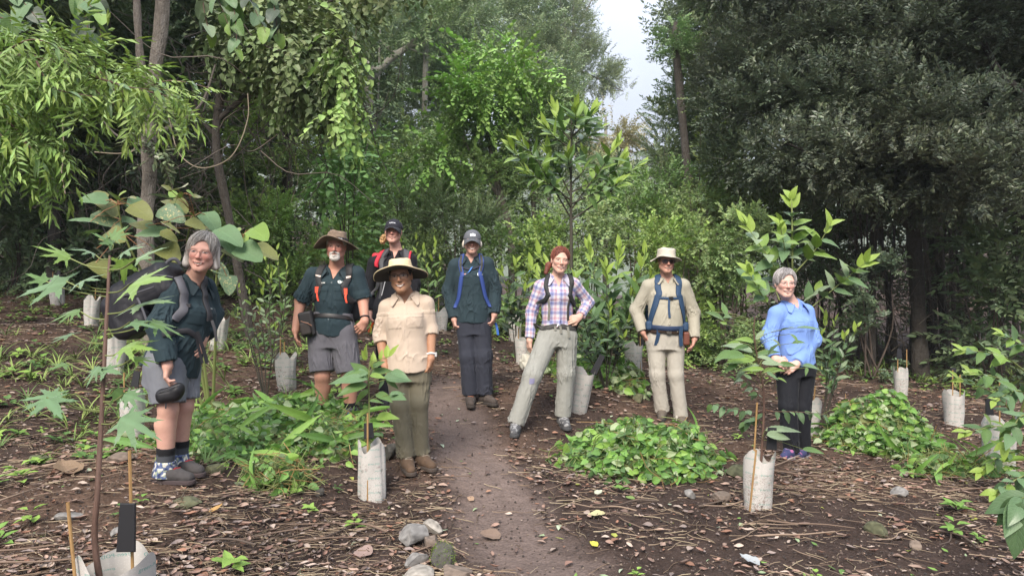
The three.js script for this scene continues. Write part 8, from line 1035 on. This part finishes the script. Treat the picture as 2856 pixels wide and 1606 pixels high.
// ---------------- the woman in plaid
{
  const plaid = ({ J, tuv, T }) => (x, y, z) => {
    const [t, u, v] = tuv(x, y, z), p = V(x, y, z), seg = [[J.shA, J.elA], [J.elA, J.wrA], [J.shB, J.elB], [J.elB, J.wrB]]; let s1 = t, s2 = u + (v < 0 ? 0.5 : 0), best = Math.abs(u) < 0.16 && t > -0.1 && t < T ? 0.085 : 1e9;
    for (const [a, b] of seg) { const d = b.clone().sub(a), L = d.length(); d.divideScalar(L); const q = p.clone().sub(a), k = q.dot(d), r = q.clone().addScaledVector(d, -clamp(k, 0, L)), rl = r.length(); if (rl < best) { best = rl; const e1 = d.clone().cross(V(0, 0, 1)).normalize(), e2 = d.clone().cross(e1); s1 = k; s2 = Math.atan2(r.dot(e2), r.dot(e1)) * 0.07; } }
    const w = (s, per, c, hw) => { const q = ((s / per - c) % 1 + 1) % 1, dd = Math.min(q, 1 - q); return 1 - smooth(dd * per, hw * 0.7, hw * 1.3); };
    const band = (s) => { const blue = w(s, 0.085, 0.22, 0.016), navy = w(s, 0.085, 0.22, 0.0045) + 0.7 * w(s, 0.085, 0.62, 0.004), pink = w(s, 0.085, 0.62, 0.012), white = w(s, 0.085, 0.9, 0.008); let c = [0.50, 0.47, 0.50]; c = c.map((q, i) => mix(q, [0.17, 0.20, 0.42][i], blue * 0.85)); c = c.map((q, i) => mix(q, [0.52, 0.25, 0.28][i], pink * 0.75)); c = c.map((q, i) => mix(q, [0.06, 0.07, 0.16][i], clamp(navy) * 0.75)); return c.map((q, i) => mix(q, [0.66, 0.64, 0.62][i], white * 0.8)); };
    const a = band(s1), b = band(s2), n = 1 + 0.06 * noise3(x * 50, y * 50, z * 50); return a.map((q, i) => Math.sqrt(q * b[i]) * n);
  };
  const c = person({ label: 'red-haired person in a plaid shirt and grey trousers with one hand on the hip', z: zE, d: 6.8, seed: 61, cell: 0.0075,
    J: { head: [834, 290, 0.04], neck: [818, 392, -0.04], shA: [697, 442, 0], shB: [930, 428, -0.02], elA: [652, 610, -0.02], wrA: [637, 800, 0.04], elB: [1016, 560, -0.12], wrB: [958, 655, 0.06], pel: [812, 760, 0], hipA: [756, 790, 0.02], hipB: [872, 785, 0], knA: [655, 1035, 0.22], knB: [872, 1020, 0.02], anA: [548, 1300, 0.28], anB: [850, 1280, 0], toeA: [535, 1370, 0.5], toeB: [890, 1330, 0.2] },
    head: { s: 0.97, yaw: 0.1, roll: -0.1, pitch: 0.03, skin: [0.57, 0.35, 0.27], rosy: 0.6, smile: 1.1, brow: [0.28, 0.15, 0.09], browK: 0.55, jaw: 0.97, lip: [0.5, 0.18, 0.17] }, hair: { style: 'pulled', c: [0.07, 0.026, 0.021], c2: [0.24, 0.075, 0.048], strands: 130 },
    body: { torso: [[-0.1, 0.14, 0.1], [0.3, 0.125, 0.1], [0.7, 0.15, 0.11], [0.92, 0.11, 0.08], [1, 0.06, 0.06]], neck: 0.049, arm: [0.047, 0.04, 0.028] },
    hands: { A: { D: [-0.05, -1, -0.1], N: [1, 0, -0.5], th: -1, curl: 0.5, s: 0.95 }, B: { D: [-1, -0.25, 0.25], N: [0.2, -0.2, -1], th: 1, curl: 0.35, s: 0.95 } },
    pants: { torso: [[-0.22, 0.15, 0.115], [0, 0.165, 0.13], [0.18, 0.148, 0.12]], leg: [0.105, 0.08, 0.075], waist: 0.17, end: 1.0, colour: (x, y, z) => { const n = 1 + 0.06 * fbm(x * 30, y * 30, z * 30, 2); const k = noise3(x * 6 + 2, y * 6, z * 6) > 0.35 ? 0.97 : 1; return [0.26 * n * k, 0.26 * n * k, 0.235 * n * k]; }, fold: 0.011 },
    shirt: { collar: true, plain: [0.40, 0.38, 0.46], colour: plaid, torso: [[0.02, 0.155, 0.125, 0], [0.2, 0.14, 0.115, 0.005], [0.42, 0.147, 0.125, 0.01], [0.66, 0.16, 0.14, 0.02], [0.87, 0.135, 0.1, 0], [0.98, 0.072, 0.07]], sleeve: [0.072, 0.058, 0.046], endA: 1.93, endB: 1.88, hem: 0.09, hemCurve: 0, vneck: 0.78, vslope: 0.36, open: 0.06, fold: 0.0095, gather: 0.25, pockets: [[-0.075, 0.66, 0.05, 0.055], [0.075, 0.66, 0.05, 0.055]], buttons: 5 },
    boots: { h: 0.1, s: 0.98, colour: (x, y, z) => { const n = noise3(x * 35, y * 35, z * 35); return n > 0.15 ? [0.25, 0.25, 0.25] : [0.09, 0.09, 0.095]; }, sole: [0.05, 0.05, 0.052], lace: [0.4, 0.4, 0.4], name: 'shoe' } });
  const bl = NYLON(0.035, 0.033, 0.03); c.strap('belt', c.ring(c.pantsF, 0.13), 0.045, bl, { f: (x, y, z) => Math.min(c.shirtF(x, y, z), c.pantsF(x, y, z)), closed: true, n: 60 });
  const pk = c.pack('small dark backpack with thin straps worn by the red-haired woman', { mat: NYLON(0.02, 0.022, 0.02), strapMat: NYLON(0.012, 0.014, 0.013), w: 0.13, h: 0.2, dp: 0.06, t: 0.55, back: 0.11, sw: 0.045, su: 0.118, low: 0.5 });
  const GW = NYLON(0.16, 0.155, 0.13); for (const s of [-1, 1]) part('webbing', strapGeo(c.shirtF, [c.onT(0.6, s * 0.13, 0.17), c.onT(0.42, s * 0.115, 0.17), c.onT(0.22, s * 0.12, 0.15)], 0.022, 0.005, 0.004, 20), s < 0 ? GW : bl, pk.pk);
  for (const [u, t] of [[-0.05, 0.1], [0.005, 0.04], [0.085, -0.04]]) part('strap_tail', sheetGeo(curve([project(c.pantsF, c.onT(0.13, u, 0.16), 0.016), project(c.pantsF, c.onT((0.13 + t) / 2, u + 0.004, 0.16), 0.014), project(c.pantsF, c.onT(t - 0.04, u + 0.01, 0.16), 0.012)], 8).map((p) => [p, p.clone().add(V(0.02, 0.002, 0))])), GW, pk.pk);
  part('knee_patch', patchGeo(c.pantsF, c.J.knA.clone().add(V(-0.005, -0.03, 0.1)), V(1, 0, 0), V(0, 1, 0), 0.05, 0.05, 0.003, 5, 5), std(rgb(0.2, 0.19, 0.3), 0.85), c.root);
  // the pale hat she holds behind her knee
  const ht = thing('held_hat', 'pale sun hat held down behind the plaid woman leg', 'hat', zE(640, 950, 6.85)); brimHat({ top: std(rgb(0.42, 0.40, 0.33), 0.9), under: std(rgb(0.42, 0.40, 0.33), 0.9), r: 0.085, h: 0.08, brim: 0.055, y0: 0, side: 0.3, seed: 3 }).forEach(([n, g, m]) => part(n, g, m, ht)); ht.rotation.set(0.5, 0.3, 1.25);
}
// ---------------- the man in khaki
{
  const KH = [0.35, 0.325, 0.26], hatM = std(rgb(0.50, 0.455, 0.38), 0.9), under = std(rgb(0.44, 0.40, 0.33), 0.9);
  const c = person({ label: 'person in a pale bucket hat, khaki shirt and trousers with blue backpack straps', z: zG, d: 7.6, seed: 71,
    J: { head: [419, 208, 0.04], neck: [418, 322, -0.05], shA: [278, 375, -0.02], shB: [556, 372, -0.02], elA: [196, 570, -0.08], wrA: [246, 730, 0.02], elB: [618, 590, -0.06], wrB: [626, 778, 0.04], pel: [412, 760, 0], hipA: [345, 800, 0], hipB: [482, 800, 0], knA: [352, 1040, 0.04], knB: [488, 1040, 0.04], anA: [388, 1290, 0], anB: [528, 1325, 0.02], toeA: [380, 1340, 0.2], toeB: [545, 1370, 0.2] },
    head: { s: 0.99, yaw: 0.04, roll: -0.04, pitch: 0.02, skin: [0.48, 0.26, 0.195], rosy: 0.6, smile: 1.1, jaw: 1.03, brow: [0.2, 0.16, 0.12], nose: 1.5 }, hair: { style: 'sides', c: [0.2, 0.18, 0.16], c2: [0.36, 0.33, 0.3] }, glasses: { color: [0.015, 0.012, 0.012], w: 0.03, h: 0.019, thick: 0.0022, round: 0.4, tint: 1 },
    hat: brimHat({ top: hatM, under, band: std(rgb(0.52, 0.475, 0.4), 0.9), r: 0.1, h: 0.1, brim: 0.065, y0: 0.04, side: 0.55, front: 0.0, back: 0.3, seed: 1.3, taper: 0.9 }), hatTilt: -0.06,
    body: { torso: [[-0.1, 0.15, 0.11], [0.3, 0.15, 0.12], [0.7, 0.17, 0.12], [0.92, 0.12, 0.085], [1, 0.07, 0.07]], neck: 0.057 },
    hands: { A: { D: [0.45, -1, 0], N: [1, 0, -0.3], th: -1, curl: 0.2, s: 0.9 }, B: { D: [-0.25, -1, 0.12], N: [-1, 0.1, -0.3], th: 1, curl: 0.4 } },
    pants: { torso: [[-0.22, 0.165, 0.125], [0, 0.18, 0.14], [0.2, 0.165, 0.135]], leg: [0.104, 0.077, 0.07], waist: 0.12, end: 1.03, colour: mottle([0.38, 0.355, 0.305]), fold: 0.011 },
    shirt: { collar: true, plain: KH, colour: plainC(KH, 0.05), torso: [[-0.02, 0.17, 0.145, 0.01], [0.15, 0.178, 0.155, 0.02], [0.35, 0.182, 0.155, 0.025], [0.66, 0.192, 0.145, 0.015], [0.88, 0.155, 0.105, 0], [0.98, 0.08, 0.075]], sleeve: [0.085, 0.073, 0.056], endA: 1.95, endB: 1.95, hem: 0.06, hemCurve: 0, vneck: 0.87, vslope: 0.5, fold: 0.011, gather: 0.2, pockets: [[-0.09, 0.62, 0.06, 0.06], [0.09, 0.62, 0.06, 0.06]], buttons: 5 },
    boots: { h: 0.1, colour: mottle([0.12, 0.1, 0.08], 0.2) } });
  const both = (x, y, z) => Math.min(c.shirtF(x, y, z), c.pantsF(x, y, z)); c.strap('belt', c.ring(both, 0.065), 0.036, std(rgb(0.05, 0.03, 0.022), 0.5), { f: both, closed: true, n: 60, th: 0.005 }); { const q = project(both, c.onT(0.065, 0, 0.18), 0.008); part('belt_buckle', new THREE.BoxGeometry(0.05, 0.036, 0.008).translate(q.x, q.y, q.z), std(rgb(0.2, 0.18, 0.15), 0.3, { metalness: 0.8 }), c.root); }
  const BL = NYLON(0.015, 0.045, 0.10), pk = c.pack('blue hiking backpack with chest strap worn by the person in khaki', { mat: NYLON(0.016, 0.05, 0.12), strapMat: BL, w: 0.17, h: 0.26, dp: 0.1, t: 0.6, back: 0.14, sw: 0.068, su: 0.112, low: 0.22, sf: 0.03 });
  part('chest_strap', strapGeo(c.shirtF, [c.onT(0.63, -0.12, 0.2), c.onT(0.625, 0, 0.21), c.onT(0.63, 0.12, 0.2)], 0.024, 0.007, 0.008, 24), BL, pk.pk); { const q = project(c.shirtF, c.onT(0.626, 0.015, 0.2), 0.02); part('chest_buckle', new THREE.BoxGeometry(0.045, 0.03, 0.012).translate(q.x, q.y, q.z), NYLON(0.01, 0.01, 0.012, 0.4), pk.pk); part('strap_tail', sheetGeo(curve([q.clone().add(V(-0.03, 0, 0)), project(c.shirtF, c.onT(0.46, -0.02, 0.2), 0.014), project(c.shirtF, c.onT(0.3, -0.012, 0.2), 0.012)], 10).map((p) => [p, p.clone().add(V(0.024, 0, 0))])), BL, pk.pk); }
  part('hip_belt', strapGeo(both, [c.onT(0.16, -0.2, -0.05), c.onT(0.14, -0.16, 0.13), c.onT(0.12, 0, 0.2), c.onT(0.14, 0.16, 0.13), c.onT(0.17, 0.21, -0.05)], 0.05, 0.012, 0.004, 40), NYLON(0.014, 0.03, 0.075), pk.pk);
  for (const [u, s] of [[-0.135, -0.03], [0.115, 0.015]]) part('strap_tail', sheetGeo(curve([project(both, c.onT(0.16, u, 0.18), 0.02), project(both, c.onT(0.02, u + s * 0.4, 0.18), 0.02), project(both, c.onT(-0.16, u + s, 0.16), 0.014)], 10).map((p) => [p, p.clone().add(V(0.038, 0, 0))])), BL, pk.pk);
  for (const s of [-1, 1]) part('hip_pocket', netMesh(rbox(c.onT(0.17, s * 0.185, 0.06), 0.035, 0.05, 0.05, 0.025, [c.Rt, c.A, c.Fw]), ...bound([c.onT(0.17, s * 0.185, 0.06)], 0.09), 0.008), BL, pk.pk);
  const pq = thing('leather_pouch', 'brown leather pouch on the hip of the person in khaki', 'pouch', c.base.clone()), q2 = zG(565, 775, 7.52).sub(c.base); part('bag', netMesh(rbox(q2, 0.034, 0.07, 0.03, 0.02), ...bound([q2], 0.1), 0.007), std(rgb(0.14, 0.045, 0.028), 0.55), pq);
}
// ---------------- the woman in blue
{
  const BLU = [0.17, 0.28, 0.60];
  const c = person({ label: 'smiling person with short grey hair, round glasses, light blue shirt and black trousers', z: zH, d: 6.2, seed: 81,
    J: { head: [325, 449, 0.04], neck: [347, 528, -0.04], shA: [283, 568, 0.05], shB: [422, 560, -0.08], elA: [256, 680, 0.06], wrA: [282, 775, 0.2], elB: [446, 690, -0.02], wrB: [372, 798, 0.16], pel: [370, 790, 0], hipA: [336, 815, 0.03], hipB: [405, 812, -0.03], knA: [338, 975, 0.1], knB: [394, 985, 0], anA: [352, 1140, 0.06], anB: [402, 1125, -0.08], toeA: [318, 1180, 0.18], toeB: [370, 1150, 0.05] },
    head: { s: 0.96, yaw: -0.06, roll: -0.03, pitch: 0.0, skin: [0.60, 0.37, 0.30], rosy: 0.9, smile: 1.1, brow: [0.18, 0.13, 0.11], browK: 0.5, jaw: 1.02, lip: [0.52, 0.2, 0.19] }, hair: { style: 'short', c: [0.13, 0.115, 0.105], c2: [0.44, 0.42, 0.42], strands: 170 }, glasses: { color: [0.62, 0.5, 0.45], metal: 0.6, thick: 0.0011, w: 0.027, h: 0.021 },
    body: { torso: [[-0.1, 0.14, 0.11], [0.3, 0.14, 0.11], [0.7, 0.15, 0.115], [0.92, 0.11, 0.08], [1, 0.06, 0.06]], neck: 0.05 },
    hands: { A: { D: [0.75, -0.45, 0.35], N: [0.2, -0.2, -1], th: 1, curl: 0.6, s: 0.95 }, B: { D: [-0.8, -0.4, 0.2], N: [0.2, -0.3, -1], th: -1, curl: 0.6, s: 0.95 } },
    pants: { torso: [[-0.22, 0.14, 0.12], [0, 0.16, 0.135], [0.25, 0.155, 0.135]], leg: [0.102, 0.074, 0.064], waist: 0.2, end: 1.04, colour: mottle([0.012, 0.013, 0.017], 0.1), fold: 0.010 },
    shirt: { collar: true, plain: BLU, colour: plainC(BLU, 0.035), torso: [[-0.08, 0.165, 0.14, 0.01], [0.12, 0.156, 0.135, 0.015], [0.35, 0.15, 0.13, 0.02], [0.62, 0.155, 0.14, 0.028], [0.85, 0.132, 0.1, 0.01], [0.97, 0.075, 0.07]], sleeve: [0.08, 0.068, 0.05], endA: 1.9, endB: 1.92, hem: -0.03, hemCurve: 0.04, vneck: 0.84, vslope: 0.5, fold: 0.009, gather: 0.2, pockets: [[-0.075, 0.62, 0.055, 0.06], [0.075, 0.62, 0.055, 0.06]], buttons: 6, open: 0.03, collarW: 1.3 },
    boots: { h: 0.085, s: 0.97, colour: (x, y, z) => { const n = noise3(x * 30, y * 30, z * 30); return n > 0.25 ? [0.35, 0.12, 0.25] : [0.045, 0.05, 0.12]; }, sole: [0.30, 0.28, 0.3], lace: [0.2, 0.2, 0.35], name: 'shoe' } });
}
renderer.render(scene, camera);
